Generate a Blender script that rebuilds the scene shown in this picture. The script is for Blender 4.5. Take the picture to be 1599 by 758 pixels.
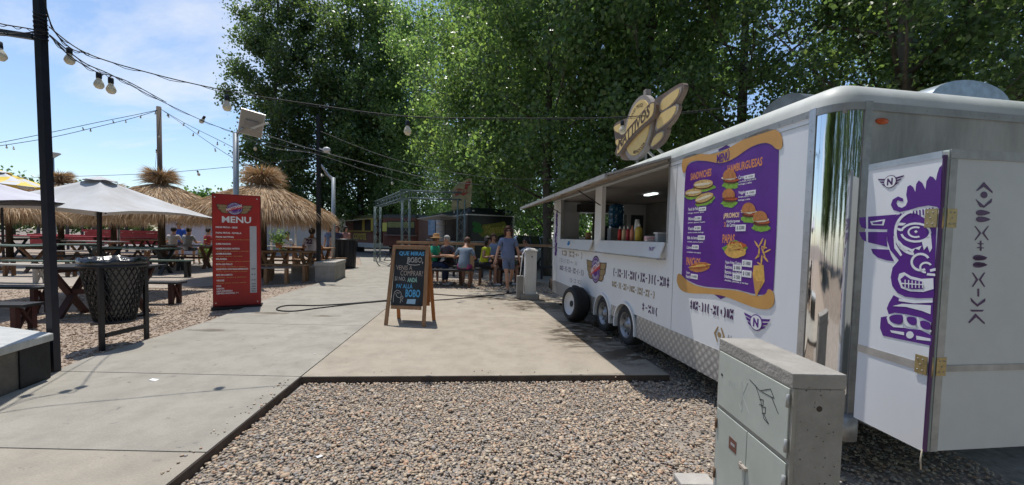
import bpy, bmesh, math, random
import numpy as np
from mathutils import Vector, Matrix, Quaternion
R = math.radians
random.seed(7)
scene = bpy.context.scene
for o in list(bpy.data.objects): bpy.data.objects.remove(o)
col = scene.collection

# ------------------------------------------------------------ camera
FPX, PPX, PPY, PIT, ROL, CAMH = 620.0, 800.0, 398.0, .045, .022, 1.5
fw = Vector((0, math.cos(PIT), -math.sin(PIT))); up0 = Vector((0, math.sin(PIT), math.cos(PIT))); rt0 = Vector((1, 0, 0))
rt = rt0 * math.cos(ROL) + up0 * math.sin(ROL); upv = up0 * math.cos(ROL) - rt0 * math.sin(ROL)
cd = bpy.data.cameras.new('camera'); cam = bpy.data.objects.new('camera', cd); col.objects.link(cam)
cam.matrix_world = Matrix(((rt.x, upv.x, -fw.x, 0), (rt.y, upv.y, -fw.y, 0), (rt.z, upv.z, -fw.z, CAMH), (0, 0, 0, 1)))
cd.sensor_width = 36; cd.lens = 36 * FPX / 1599; cd.shift_y = (PPY - 379) / 1599; cd.clip_start = .05; cd.clip_end = 2000
scene.camera = cam
# ------------------------------------------------------------ sky and sun
SUN = Vector((-.154, .262, .953)).normalized()
el = math.asin(SUN.z); az = math.atan2(SUN.x, SUN.y)
w = bpy.data.worlds.new('World'); scene.world = w; w.use_nodes = True
N = w.node_tree.nodes; L = w.node_tree.links
bg = N['Background']; bg.inputs[1].default_value = .142
sky = N.new('ShaderNodeTexSky'); sky.sky_type = 'NISHITA'; sky.sun_disc = False
sky.sun_elevation = el; sky.sun_rotation = az; sky.air_density = 1.0; sky.dust_density = .6; sky.ozone_density = 3.0
tc = N.new('ShaderNodeTexCoord'); sp = N.new('ShaderNodeSeparateXYZ'); L.new(tc.outputs['Generated'], sp.inputs[0])
ad = N.new('ShaderNodeMath'); ad.operation = 'MAXIMUM'; ad.inputs[1].default_value = 0; L.new(sp.outputs[2], ad.inputs[0])
ad2 = N.new('ShaderNodeMath'); ad2.operation = 'ADD'; ad2.inputs[1].default_value = .22; L.new(ad.outputs[0], ad2.inputs[0])
dv = N.new('ShaderNodeVectorMath'); dv.operation = 'DIVIDE'; L.new(tc.outputs['Generated'], dv.inputs[0])
cb = N.new('ShaderNodeCombineXYZ'); [L.new(ad2.outputs[0], cb.inputs[i]) for i in range(3)]; L.new(cb.outputs[0], dv.inputs[1])
mp = N.new('ShaderNodeMapping'); mp.inputs['Location'].default_value = (3.1, 1.4, 0); mp.inputs['Rotation'].default_value = (0, 0, .5); mp.inputs['Scale'].default_value = (.8, 1.5, .3)
L.new(dv.outputs[0], mp.inputs[0])
n1 = N.new('ShaderNodeTexNoise'); n1.inputs['Scale'].default_value = 1.1; n1.inputs['Detail'].default_value = 10; n1.inputs['Roughness'].default_value = .62; n1.inputs['Distortion'].default_value = .35
L.new(mp.outputs[0], n1.inputs[0])
cr = N.new('ShaderNodeValToRGB'); cr.color_ramp.elements[0].position = .52; cr.color_ramp.elements[1].position = .78
L.new(n1.outputs[0], cr.inputs[0])
mx = N.new('ShaderNodeMixRGB'); mx.inputs[2].default_value = (5.4, 5.6, 6.0, 1); L.new(cr.outputs[0], mx.inputs[0]); L.new(sky.outputs[0], mx.inputs[1])
L.new(mx.outputs[0], bg.inputs[0])
sl = bpy.data.lights.new('sun', 'SUN'); sl.energy = 3.7; sl.angle = R(.53); sl.color = (1, .955, .88)
so = bpy.data.objects.new('sun', sl); col.objects.link(so); so.rotation_mode = 'QUATERNION'; so.rotation_quaternion = SUN.to_track_quat('Z', 'Y')
scene.view_settings.view_transform = 'Standard'; scene.view_settings.look = 'None'; scene.view_settings.exposure = .28; scene.view_settings.gamma = 1
scene.render.engine = 'CYCLES'

# ------------------------------------------------------------ pixel -> place helpers
def ray(x, y): return rt * ((x - PPX) / FPX) + upv * ((PPY - y) / FPX) + fw
CP = Vector((0, 0, CAMH))
def G(x, y, z=0.0):
    d = ray(x, y); return CP + d * ((z - CAMH) / d.z)
def A(x, y, Y):
    d = ray(x, y); return CP + d * (Y / d.y)
def onplane(x, y, p0, n):
    d = ray(x, y); return CP + d * ((p0 - CP).dot(n) / d.dot(n))

# ------------------------------------------------------------ materials
MC = {}
def mat(name, c, rough=.7, metal=0, var=.12, scale=6, bump=0, bscale=40, c2=None, spec=.4, emit=None, trans=0, alpha=None, stretch=None, coord='Object', rand=0, coat=0):
    if name in MC: return MC[name]
    m = bpy.data.materials.new(name); m.use_nodes = True; n = m.node_tree.nodes; l = m.node_tree.links
    b = n['Principled BSDF']; b.inputs['Roughness'].default_value = rough; b.inputs['Metallic'].default_value = metal
    b.inputs['Specular IOR Level'].default_value = spec
    if coat: b.inputs['Coat Weight'].default_value = coat
    c = tuple(c) + (1,); t = n.new('ShaderNodeTexCoord'); src = t.outputs[coord]
    if stretch:
        mpp = n.new('ShaderNodeMapping'); mpp.inputs['Scale'].default_value = stretch; l.new(src, mpp.inputs[0]); src = mpp.outputs[0]
    nz = n.new('ShaderNodeTexNoise'); nz.inputs['Scale'].default_value = scale; nz.inputs['Detail'].default_value = 8; nz.inputs['Roughness'].default_value = .65; l.new(src, nz.inputs[0])
    rp = n.new('ShaderNodeValToRGB'); rp.color_ramp.elements[0].position = .3; rp.color_ramp.elements[1].position = .7
    d = tuple(x * (1 - var) for x in c[:3]) + (1,); e = tuple(min(1, x * (1 + var * .6)) for x in c[:3]) + (1,)
    if c2: d = tuple(c2) + (1,); e = c
    rp.color_ramp.elements[0].color = d; rp.color_ramp.elements[1].color = e; l.new(nz.outputs[0], rp.inputs[0])
    out = rp.outputs[0]
    if rand:
        oi = n.new('ShaderNodeObjectInfo'); mr = n.new('ShaderNodeMapRange'); mr.inputs[3].default_value = 1 - rand; mr.inputs[4].default_value = 1 + rand; l.new(oi.outputs['Random'], mr.inputs[0])
        vm = n.new('ShaderNodeVectorMath'); vm.operation = 'SCALE'; l.new(out, vm.inputs[0]); l.new(mr.outputs[0], vm.inputs['Scale']); out = vm.outputs[0]
    l.new(out, b.inputs['Base Color'])
    if bump:
        nb = n.new('ShaderNodeTexNoise'); nb.inputs['Scale'].default_value = bscale; nb.inputs['Detail'].default_value = 6; l.new(src, nb.inputs[0])
        bp = n.new('ShaderNodeBump'); bp.inputs['Strength'].default_value = bump; bp.inputs['Distance'].default_value = .02; l.new(nb.outputs[0], bp.inputs['Height']); l.new(bp.outputs[0], b.inputs['Normal'])
    if emit: b.inputs['Emission Color'].default_value = tuple(emit[:3]) + (1,); b.inputs['Emission Strength'].default_value = emit[3]
    if trans: b.inputs['Transmission Weight'].default_value = trans
    if alpha is not None: b.inputs['Alpha'].default_value = alpha
    MC[name] = m; return m

def ground_mat(name, base, dark, light, sc=1.0, fine=60, bump=.25, stain=None, stainamt=.5, wet=None, wetc=(.30, .265, .23)):
    """layered noise: big blotches, medium mottling, fine grain, optional stains"""
    m = bpy.data.materials.new(name); m.use_nodes = True; n = m.node_tree.nodes; l = m.node_tree.links; b = n['Principled BSDF']
    t = n.new('ShaderNodeTexCoord'); o = t.outputs['Object']
    def noise(s, det=6, rough=.6, dist=0, st=None):
        src = o
        if st: q = n.new('ShaderNodeMapping'); q.inputs['Scale'].default_value = st; l.new(o, q.inputs[0]); src = q.outputs[0]
        z = n.new('ShaderNodeTexNoise'); z.inputs['Scale'].default_value = s; z.inputs['Detail'].default_value = det; z.inputs['Roughness'].default_value = rough; z.inputs['Distortion'].default_value = dist; l.new(src, z.inputs[0]); return z.outputs[0]
    def ramp(src, a, bb, ca=(0, 0, 0, 1), cbb=(1, 1, 1, 1)):
        r = n.new('ShaderNodeValToRGB'); r.color_ramp.elements[0].position = a; r.color_ramp.elements[1].position = bb; r.color_ramp.elements[0].color = ca; r.color_ramp.elements[1].color = cbb; l.new(src, r.inputs[0]); return r.outputs[0]
    def mix(f, a, bb, mode='MIX', fac=None):
        x = n.new('ShaderNodeMixRGB'); x.blend_type = mode
        if f is not None: l.new(f, x.inputs[0])
        else: x.inputs[0].default_value = fac
        for i, v in ((1, a), (2, bb)):
            if isinstance(v, tuple): x.inputs[i].default_value = v + (1,)
            else: l.new(v, x.inputs[i])
        return x.outputs[0]
    c = mix(ramp(noise(sc * .7, 5, .6, .4), .35, .68), base, light)
    c = mix(ramp(noise(sc * 3.5, 8, .7), .42, .72), c, dark)
    g = ramp(noise(fine, 4, .7), .25, .75, (.72, .72, .72, 1), (1.18, 1.18, 1.18, 1))
    c = mix(None, c, g, 'MULTIPLY', .8)
    if stain:
        s = ramp(noise(sc * 1.3, 9, .75, .8, (1, 1, 1)), .55, .66); s2 = ramp(noise(sc * 9, 6, .7, .5), .62, .7)
        c = mix(mix(None, s, s2, 'LIGHTEN', 1.0) if stainamt > .6 else s2, c, stain)
    rough_in = None
    if wet:
        # damp patch: soft-edged by distance to a spot, broken up by noise
        sep = n.new('ShaderNodeSeparateXYZ'); l.new(o, sep.inputs[0])
        acc = None
        for (wx, wy, rx, ry) in wet:
            q = n.new('ShaderNodeMapping'); q.vector_type = 'POINT'; q.inputs['Location'].default_value = (-wx / rx, -wy / ry, 0); q.inputs['Scale'].default_value = (1 / rx, 1 / ry, 0); l.new(o, q.inputs[0])
            ln = n.new('ShaderNodeVectorMath'); ln.operation = 'LENGTH'; l.new(q.outputs[0], ln.inputs[0])
            r_ = ramp(ln.outputs['Value'], .25, 1.0, (1, 1, 1, 1), (0, 0, 0, 1))
            acc = r_ if acc is None else mix(None, acc, r_, 'LIGHTEN', 1.0)
        nn = ramp(noise(2.2, 9, .7, 1.2, (1, 2.4, 1)), .4, .6)
        f = mix(None, acc, nn, 'MULTIPLY', 1.0); f = ramp(f, .12, .5)
        c = mix(f, c, mix(None, c, wetc, 'MULTIPLY', 1.0))
        rr = n.new('ShaderNodeMapRange'); rr.inputs[3].default_value = .85; rr.inputs[4].default_value = .38; l.new(f, rr.inputs[0]); l.new(rr.outputs[0], b.inputs['Roughness'])
    else: b.inputs['Roughness'].default_value = .88
    b.inputs['Specular IOR Level'].default_value = .25
    l.new(c, b.inputs['Base Color'])
    if bump:
        bp = n.new('ShaderNodeBump'); bp.inputs['Strength'].default_value = bump; bp.inputs['Distance'].default_value = .01
        l.new(mix(None, noise(fine * .6, 8, .75), noise(sc * 12, 6, .7), 'MIX', .4), bp.inputs['Height']); l.new(bp.outputs[0], b.inputs['Normal'])
    return m

def attr_mat(name, attr, rough=.7, translucent=0, noisevar=True, geo='GEOMETRY', spec=.3, tint=(1.5, 1.7, .5)):
    m = bpy.data.materials.new(name); m.use_nodes = True; n = m.node_tree.nodes; l = m.node_tree.links; b = n['Principled BSDF']
    a = n.new('ShaderNodeAttribute'); a.attribute_name = attr; a.attribute_type = geo
    l.new(a.outputs['Color'], b.inputs['Base Color']); b.inputs['Roughness'].default_value = rough; b.inputs['Specular IOR Level'].default_value = spec
    if translucent:
        tr = n.new('ShaderNodeBsdfTranslucent'); ms = n.new('ShaderNodeMixShader'); ms.inputs[0].default_value = translucent
        hs = n.new('ShaderNodeMixRGB'); hs.blend_type = 'MULTIPLY'; hs.inputs[0].default_value = 1; hs.inputs[2].default_value = tuple(tint) + (1,)
        l.new(a.outputs['Color'], hs.inputs[1]); l.new(hs.outputs[0], tr.inputs[0]); l.new(b.outputs[0], ms.inputs[1]); l.new(tr.outputs[0], ms.inputs[2])
        l.new(ms.outputs[0], n['Material Output'].inputs[0])
    return m

M = dict
white = mat('white_panel', (.81, .82, .84), .3, c2=(.73, .745, .76), scale=1.6, stretch=(1, 1, .25), bump=.06, bscale=2.2, spec=.5)
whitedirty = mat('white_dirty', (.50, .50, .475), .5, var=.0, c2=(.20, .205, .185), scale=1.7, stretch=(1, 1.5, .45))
roofwhite = mat('roof_white', (.6, .61, .58), .5, c2=(.42, .44, .40), scale=2.2)
alu = mat('aluminium', (.50, .50, .50), .38, .8, var=.2, scale=9)
alu_dull = mat('aluminium_dull', (.38, .385, .38), .5, .55, var=.25, scale=12)
chrome = mat('chrome', (.82, .82, .82), .045, 1, var=.05, scale=3)
black = mat('black_paint', (.012, .013, .018), .4, var=.3, scale=14)
blacksoft = mat('black_rubber', (.018, .018, .02), .65, var=.3, scale=20, bump=.1)
tyre = mat('tyre', (.035, .036, .04), .8, var=.3, scale=18, bump=.15)
steelgrey = mat('steel_rim', (.34, .34, .35), .4, .6, var=.35, scale=14)
purple = mat('purple_vinyl', (.10, .018, .23), .35, var=.08, scale=3)
purple2 = mat('purple_panel', (.115, .022, .26), .35, var=.22, scale=4)
purpledk = mat('purple_ink', (.07, .02, .10), .4, var=.1)
gold = mat('gold_vinyl', (.58, .31, .09), .4, var=.08)
goldink = mat('gold_ink', (.33, .23, .11), .5, var=.1)
orange = mat('orange_ink', (.72, .27, .10), .5, var=.08)
inkwhite = mat('ink_white', (.8, .8, .8), .5, var=.04)
inkgrey = mat('ink_grey', (.35, .35, .36), .6, var=.05)
inkblack = mat('ink_black', (.03, .03, .035), .5, var=.05)
redink = mat('red_ink', (.55, .04, .05), .45, var=.1)
concrete = mat('concrete_cast', (.36, .34, .31), .85, c2=(.24, .225, .20), scale=5, bump=.35, bscale=60)
concrete2 = mat('concrete_light', (.46, .44, .40), .85, c2=(.33, .31, .29), scale=4, bump=.3, bscale=50)
greenpaint = mat('pale_green_metal', (.47, .50, .45), .5, c2=(.38, .41, .365), scale=3.5, bump=.05, bscale=4)
brownwood = mat('brown_wood', (.17, .085, .045), .7, var=.4, scale=5, stretch=(1, 8, 8), bump=.2, rand=.2)
palewood = mat('pale_wood', (.36, .21, .11), .65, var=.35, scale=4, stretch=(1, 9, 9), bump=.15, rand=.12)
darkwood = mat('dark_red_wood', (.065, .024, .022), .65, var=.4, scale=6, stretch=(1, 8, 8), rand=.2)
greenwood = mat('green_wood', (.10, .15, .12), .6, var=.35, scale=6, stretch=(1, 8, 8), rand=.15)
blackwood = mat('black_wood', (.028, .030, .034), .6, var=.4, scale=6, stretch=(1, 8, 8), rand=.2)
greywood = mat('grey_wood', (.24, .22, .21), .7, var=.35, scale=6, stretch=(1, 8, 8), rand=.2)
postwood = mat('post_wood', (.14, .11, .09), .8, var=.4, scale=6, stretch=(8, 8, 1), bump=.3)
redwood = mat('red_wood', (.36, .025, .03), .6, var=.3, scale=6, rand=.2)
glassdark = mat('dark_glass', (.02, .025, .03), .06, 0, var=.1, spec=.8)
hingebrass = mat('brass_zinc', (.42, .33, .16), .4, .7, var=.25, scale=30)

# ------------------------------------------------------------ mesh builder
class MB:
    def __init__(s): s.v = []; s.f = []; s.m = []; s.sm = []
    def add(s, vs, fs, mi=0, sm=False):
        k = len(s.v); s.v += [tuple(v) for v in vs]; s.f += [tuple(k + i for i in f) for f in fs]; s.m += [mi] * len(fs); s.sm += [sm] * len(fs); return s
    def box(s, x0, x1, y0, y1, z0, z1, mi=0, M_=None):
        vs = [Vector((x, y, z)) for z in (z0, z1) for y in (y0, y1) for x in (x0, x1)]
        if M_: vs = [M_ @ v for v in vs]
        return s.add(vs, [(0, 2, 3, 1), (4, 5, 7, 6), (0, 1, 5, 4), (2, 6, 7, 3), (0, 4, 6, 2), (1, 3, 7, 5)], mi)
    def bar(s, a, b, wd, hg, mi=0, upd=(0, 0, 1)):
        a = Vector(a); b = Vector(b); d = (b - a); ln = d.length; d.normalize(); u = Vector(upd)
        if abs(d.dot(u)) > .98: u = Vector((0, 1, 0)) if abs(d.y) < .9 else Vector((1, 0, 0))
        sd = d.cross(u).normalized(); u = sd.cross(d)
        vs = [p + sd * (i * wd / 2) + u * (j * hg / 2) for p in (a, b) for (i, j) in ((-1, -1), (1, -1), (1, 1), (-1, 1))]
        return s.add(vs, [(0, 1, 2, 3), (7, 6, 5, 4), (0, 4, 5, 1), (1, 5, 6, 2), (2, 6, 7, 3), (3, 7, 4, 0)], mi)
    def cyl(s, a, b, r0, r1=None, n=12, mi=0, cap=True, sm=True):
        return s.tube([a, b], [r0, r0 if r1 is None else r1], n, mi, cap, sm)
    def tube(s, pts, rs, n=8, mi=0, cap=True, sm=True):
        pts = [Vector(p) for p in pts]
        if not isinstance(rs, (list, tuple)): rs = [rs] * len(pts)
        k0 = len(s.v); ref = None
        for i, p in enumerate(pts):
            d = (pts[min(i + 1, len(pts) - 1)] - pts[max(i - 1, 0)]).normalized()
            if ref is None: ref = Vector((0, 0, 1)) if abs(d.z) < .9 else Vector((1, 0, 0))
            a = (ref - d * ref.dot(d)).normalized(); b = d.cross(a); ref = a
            for j in range(n):
                t = 2 * math.pi * j / n; s.v.append(tuple(p + (a * math.cos(t) + b * math.sin(t)) * rs[i]))
        for i in range(len(pts) - 1):
            for j in range(n):
                q = (k0 + i * n + j, k0 + i * n + (j + 1) % n, k0 + (i + 1) * n + (j + 1) % n, k0 + (i + 1) * n + j)
                s.f.append(q); s.m.append(mi); s.sm.append(sm)
        if cap:
            s.f.append(tuple(k0 + j for j in reversed(range(n)))); s.f.append(tuple(k0 + (len(pts) - 1) * n + j for j in range(n))); s.m += [mi, mi]; s.sm += [False, False]
        return s
    def lathe(s, prof, n=24, mi=0, M_=None, sm=True):
        k0 = len(s.v)
        for (r, z) in prof:
            for j in range(n):
                t = 2 * math.pi * j / n; p = Vector((r * math.cos(t), r * math.sin(t), z)); s.v.append(tuple(M_ @ p if M_ else p))
        for i in range(len(prof) - 1):
            for j in range(n):
                s.f.append((k0 + i * n + j, k0 + i * n + (j + 1) % n, k0 + (i + 1) * n + (j + 1) % n, k0 + (i + 1) * n + j)); s.m.append(mi); s.sm.append(sm)
        return s
    def prism(s, pts, off, mi=0):
        """3-D outline pts, extruded by vector off"""
        pts = [Vector(p) for p in pts]; off = Vector(off); n = len(pts)
        nrm = Vector((0, 0, 0))
        for i in range(n): nrm += pts[i].cross(pts[(i + 1) % n])
        if nrm.dot(off) < 0: pts.reverse()
        k = len(s.v); s.v += [tuple(p) for p in pts] + [tuple(p + off) for p in pts]
        s.f.append(tuple(k + i for i in reversed(range(n)))); s.f.append(tuple(k + n + i for i in range(n)))
        for i in range(n): s.f.append((k + i, k + (i + 1) % n, k + n + (i + 1) % n, k + n + i))
        s.m += [mi] * (n + 2); s.sm += [False] * (n + 2); return s
    def ball(s, c, r, n=12, mi=0, sc=(1, 1, 1)):
        c = Vector(c); k0 = len(s.v); rings = max(4, n // 2)
        for i in range(rings + 1):
            ph = math.pi * i / rings
            for j in range(n):
                t = 2 * math.pi * j / n; s.v.append((c.x + r * sc[0] * math.sin(ph) * math.cos(t), c.y + r * sc[1] * math.sin(ph) * math.sin(t), c.z + r * sc[2] * math.cos(ph)))
        for i in range(rings):
            for j in range(n):
                s.f.append((k0 + i * n + j, k0 + (i + 1) * n + j, k0 + (i + 1) * n + (j + 1) % n, k0 + i * n + (j + 1) % n)); s.m.append(mi); s.sm.append(True)
        return s
    def mesh(s, name, mats):
        me = bpy.data.meshes.new(name); me.from_pydata(s.v, [], s.f)
        if not isinstance(mats, (list, tuple)): mats = [mats]
        for m in mats: me.materials.append(m)
        me.polygons.foreach_set('material_index', s.m); me.polygons.foreach_set('use_smooth', s.sm); me.update(); return me
    def build(s, name, mats, parent=None, label=None, bevel=0, **k):
        me = s.mesh(name, mats)
        if bevel:
            bm = bmesh.new(); bm.from_mesh(me); bmesh.ops.remove_doubles(bm, verts=bm.verts, dist=1e-5)
            bmesh.ops.bevel(bm, geom=[e for e in bm.edges if len(e.link_faces) == 2 and e.calc_face_angle(0) > .5], offset=bevel, segments=2, affect='EDGES', profile=.6)
            bm.to_mesh(me); bm.free()
        return link(name, me, parent, label)
def link(name, me, parent=None, label=None):
    o = bpy.data.objects.new(name, me); col.objects.link(o)
    if parent: o.parent = parent
    if label: o['label'] = label
    return o
def tag(o, label, cat=None, group=None, kind=None):
    if label: o['label'] = label
    if cat: o['category'] = cat
    if group: o['group'] = group
    if kind: o['kind'] = kind
    return o
def thing(name, label, cat, loc=(0, 0, 0), rz=0, group=None, kind=None):
    o = bpy.data.objects.new(name, None); col.objects.link(o); o.empty_display_size = .2; o.location = loc; o.rotation_euler = (0, 0, rz)
    return tag(o, label, cat, group, kind)
def kids(o): return [c for c in bpy.data.objects if c.parent == o]
def dup(o, loc, rz, label, group=None, scale=None):
    def rec(a, par):
        c = a.copy(); col.objects.link(c)
        if par: c.parent = par
        for k in KID.get(a.name, None) or kids(a): rec(k, c)
        return c
    c = rec(o, None); c.location = loc; c.rotation_euler = (0, 0, rz); c['label'] = label
    if group: c['group'] = group
    if scale: c.scale = scale
    return c
KID = {}
def struct(name, mb, m): o = mb.build(name, m); o['kind'] = 'structure'; return o
# text as mesh, fitted to a rectangle
TXC = {}
def textmesh(s, bold=.02):
    if (s, bold) in TXC: return TXC[(s, bold)]
    c = bpy.data.curves.new('t', 'FONT'); c.body = s; c.size = 1; c.offset = bold; c.resolution_u = 2
    o = bpy.data.objects.new('t', c); col.objects.link(o); dg = bpy.context.evaluated_depsgraph_get()
    me = bpy.data.meshes.new_from_object(o.evaluated_get(dg)); bpy.data.objects.remove(o)
    n = len(me.vertices); a = np.zeros(n * 3); me.vertices.foreach_get('co', a); a = a.reshape(-1, 3)
    fs = [tuple(p.vertices) for p in me.polygons]; TXC[(s, bold)] = (a, fs); return a, fs
def text(s, parent, o, xd, zd, wdt, hgt, m, name='lettering', bold=.02, shear=0, arc=None, mb=None, label=None):
    a, fs = textmesh(s, bold)
    if len(a) == 0: return
    mn = a.min(0); mxx = a.max(0); p = (a - mn) / np.maximum(mxx - mn, 1e-6)
    o = Vector(o); xd = Vector(xd).normalized(); zd = Vector(zd).normalized()
    if arc:
        r, a0, a1 = arc  # text round a circle of radius r centred on o
        vs = []
        for q in p:
            t = a0 + (a1 - a0) * q[0]; rr = r + (hgt * q[1] if a1 < a0 else -hgt * q[1])
            vs.append(o + xd * (rr * math.cos(t)) + zd * (rr * math.sin(t)))
    else: vs = [o + xd * (wdt * q[0] + shear * hgt * q[1]) + zd * (hgt * q[1]) for q in p]
    t_ = mb or MB(); t_.add(vs, fs)
    if mb is None: return t_.build(name, m, parent, label)

# ============================================================ GROUND
def poly(name, pts, z, m, th=0.0, kind='structure'):
    b = MB()
    if th: b.prism([(p[0], p[1], z - th) for p in pts], (0, 0, th))
    else: b.add([(p[0], p[1], z) for p in pts], [tuple(range(len(pts)))])
    o = b.build(name, m); o['kind'] = kind
    if not th and o.data.polygons[0].normal.z < 0: o.data.flip_normals()
    return o
m_dirt = ground_mat('dirt_ground', (.23, .185, .15), (.13, .10, .08), (.32, .265, .22), 1.2, 45, .6)
m_mulch = ground_mat('mulch_ground', (.33, .26, .20), (.21, .16, .13), (.42, .35, .28), 2.2, 38, .8)
m_walk = ground_mat('sidewalk_concrete', (.315, .293, .250), (.25, .233, .20), (.36, .337, .29), .8, 90, .12, (.18, .165, .15), .5, wet=[(-3.35, 7.1, .42, .13), (-4.35, 7.25, .55, .16), (-2.6, 9.2, .3, .5), (-4.4, 5.9, .8, .12), (-5.0, 11.2, .7, .3)], wetc=(.62, .58, .54))
m_slab = ground_mat('slab_concrete', (.345, .300, .238), (.28, .245, .195), (.39, .345, .28), .9, 90, .14, (.25, .20, .16), .5,
                    wet=[(1.25, 6.3, 1.1, 1.5), (.9, 8.6, 1.5, .9), (.2, 9.6, 2.0, .45), (1.5, 5.2, .45, .7), (-.2, 10.7, 1.5, .25)])
m_grav = ground_mat('gravel_bed', (.30, .26, .22), (.17, .15, .13), (.38, .33, .28), 3, 30, 1.0)
m_pf = ground_mat('picnic_floor_concrete', (.36, .31, .26), (.27, .23, .19), (.43, .38, .32), 1.0, 60, .2)
m_asph = ground_mat('plaza_ground', (.20, .18, .165), (.14, .125, .115), (.27, .25, .23), .6, 60, .3)
poly('ground', [(-400, -30), (400, -30), (400, 700), (-400, 700)], -.14, m_dirt)
poly('gravel_ground', [(-3.5, -4), (14, -4), (14, 4.5), (-2.3, 4.5)], -.085, m_grav)
poly('shaded_gravel_ground', [(-2.6, 11.0), (14, 4.45), (22, 9), (22, 30), (-9, 30), (-5.2, 18)], -.075, m_grav)
poly('gravel_strip_ground', [(1.7, 4.3), (14, 4.3), (14, 12), (1.1, 12)], -.08, m_grav)
poly('picnic_ground', [(-40, -3), (-4.2, -3), (-4.3, 2), (-4.55, 3.46), (-4.88, 4.44), (-5.02, 6.55), (-5.41, 8.52), (-5.98, 13.67), (-7.2, 19), (-9.6, 25), (-40, 30)], -.035, m_mulch)
poly('plaza', [(-9.8, 24), (-7.0, 18.2), (-3.0, 11.2), (-3.9, 15), (-4.2, 19), (4, 33), (60, 60), (-60, 70), (-40, 25)], -.06, m_asph)
poly('picnic_floor', [(-34, 9.6), (-9, 10.2), (-5.72, 12.3), (-5.98, 13.67), (-7.2, 19), (-34, 22)], -.022, m_pf)
m_near = ground_mat('near_walk_concrete', (.335, .298, .245), (.27, .245, .205), (.375, .338, .28), .8, 90, .12, (.18, .165, .15), .5)
# sidewalk panels, split by expansion joints
lx = [(-3, -3.6), (2.0, -4.22), (3.46, -4.51), (4.44, -4.86), (6.55, -5.0), (8.52, -5.39), (13.67, -5.96), (19, -7.2), (25, -9.6)]
rx = [(-3, -1.45), (2.27, -2.0), (4.07, -2.17), (11.1, -2.8), (17, -5.0), (25, -7.0)]
def interp(t, y):
    for (a, b) in zip(t, t[1:]):
        if a[0] <= y <= b[0]: return a[1] + (b[1] - a[1]) * (y - a[0]) / (b[0] - a[0])
ys = [-3, 2.62, 4.07, 6.4, 8.75, 11.1, 13.6, 16.2, 19, 22, 25]
walk = bpy.data.objects.new('sidewalk', None); col.objects.link(walk); walk['kind'] = 'structure'
for a, b in zip(ys, ys[1:]):
    ya, yb = a + .005, b - .005; mids = [y for y in sorted({q[0] for q in lx}) if ya < y < yb]; midr = [y for y in sorted({q[0] for q in rx}) if ya < y < yb]
    pts = [(interp(rx, ya) - .006, ya)] + [(interp(rx, y) - .006, y) for y in midr] + [(interp(rx, yb) - .006, yb)] + [(interp(lx, yb), yb)] + [(interp(lx, y), y) for y in reversed(mids)] + [(interp(lx, ya), ya)]
    bb = MB(); bb.prism([(p[0], p[1], -.13) for p in pts], (0, 0, .13)); bb.build('sidewalk_panel', m_walk if a > 0 else m_near, walk, bevel=.004)
slabs = bpy.data.objects.new('concrete_pad', None); col.objects.link(slabs); slabs['kind'] = 'structure'
bb = MB(); bb.prism([(-2.165, 4.07, -.125), (1.79, 4.38, -.125), (1.35, 7.3, -.125), (-2.455, 7.3, -.125)], (0, 0, .124)); bb.build('pad_panel', m_slab, slabs, bevel=.004)
bb = MB(); bb.prism([(-2.456, 7.304, -.125), (1.352, 7.304, -.125), (.72, 11.1, -.125), (-2.795, 11.1, -.125)], (0, 0, .124)); bb.build('pad_panel', m_slab, slabs, bevel=.004)

edge_m = mat('edge_shade_paint', (.115, .085, .068), .95, c2=(.06, .045, .038), scale=6, bump=.6, bscale=30)  # dark strips on pad and walk edges: shade of the sun-averted faces, painted in
eb = MB(); eb.prism([(-2.165, 4.066, -.12), (1.79, 4.376, -.12), (1.79, 4.3725, -.12), (-2.165, 4.0625, -.12)], (0, 0, .113)); eb.build('edge_shade_strip', edge_m, slabs)
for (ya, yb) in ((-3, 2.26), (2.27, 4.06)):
    xa, xb = interp(rx, ya), interp(rx, yb); eb = MB(); eb.prism([(xa - .002, ya, -.12), (xb - .002, yb, -.12), (xb + .003, yb, -.12), (xa + .003, ya, -.12)], (0, 0, .113)); eb.build('edge_shade_strip', edge_m, walk)
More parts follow.
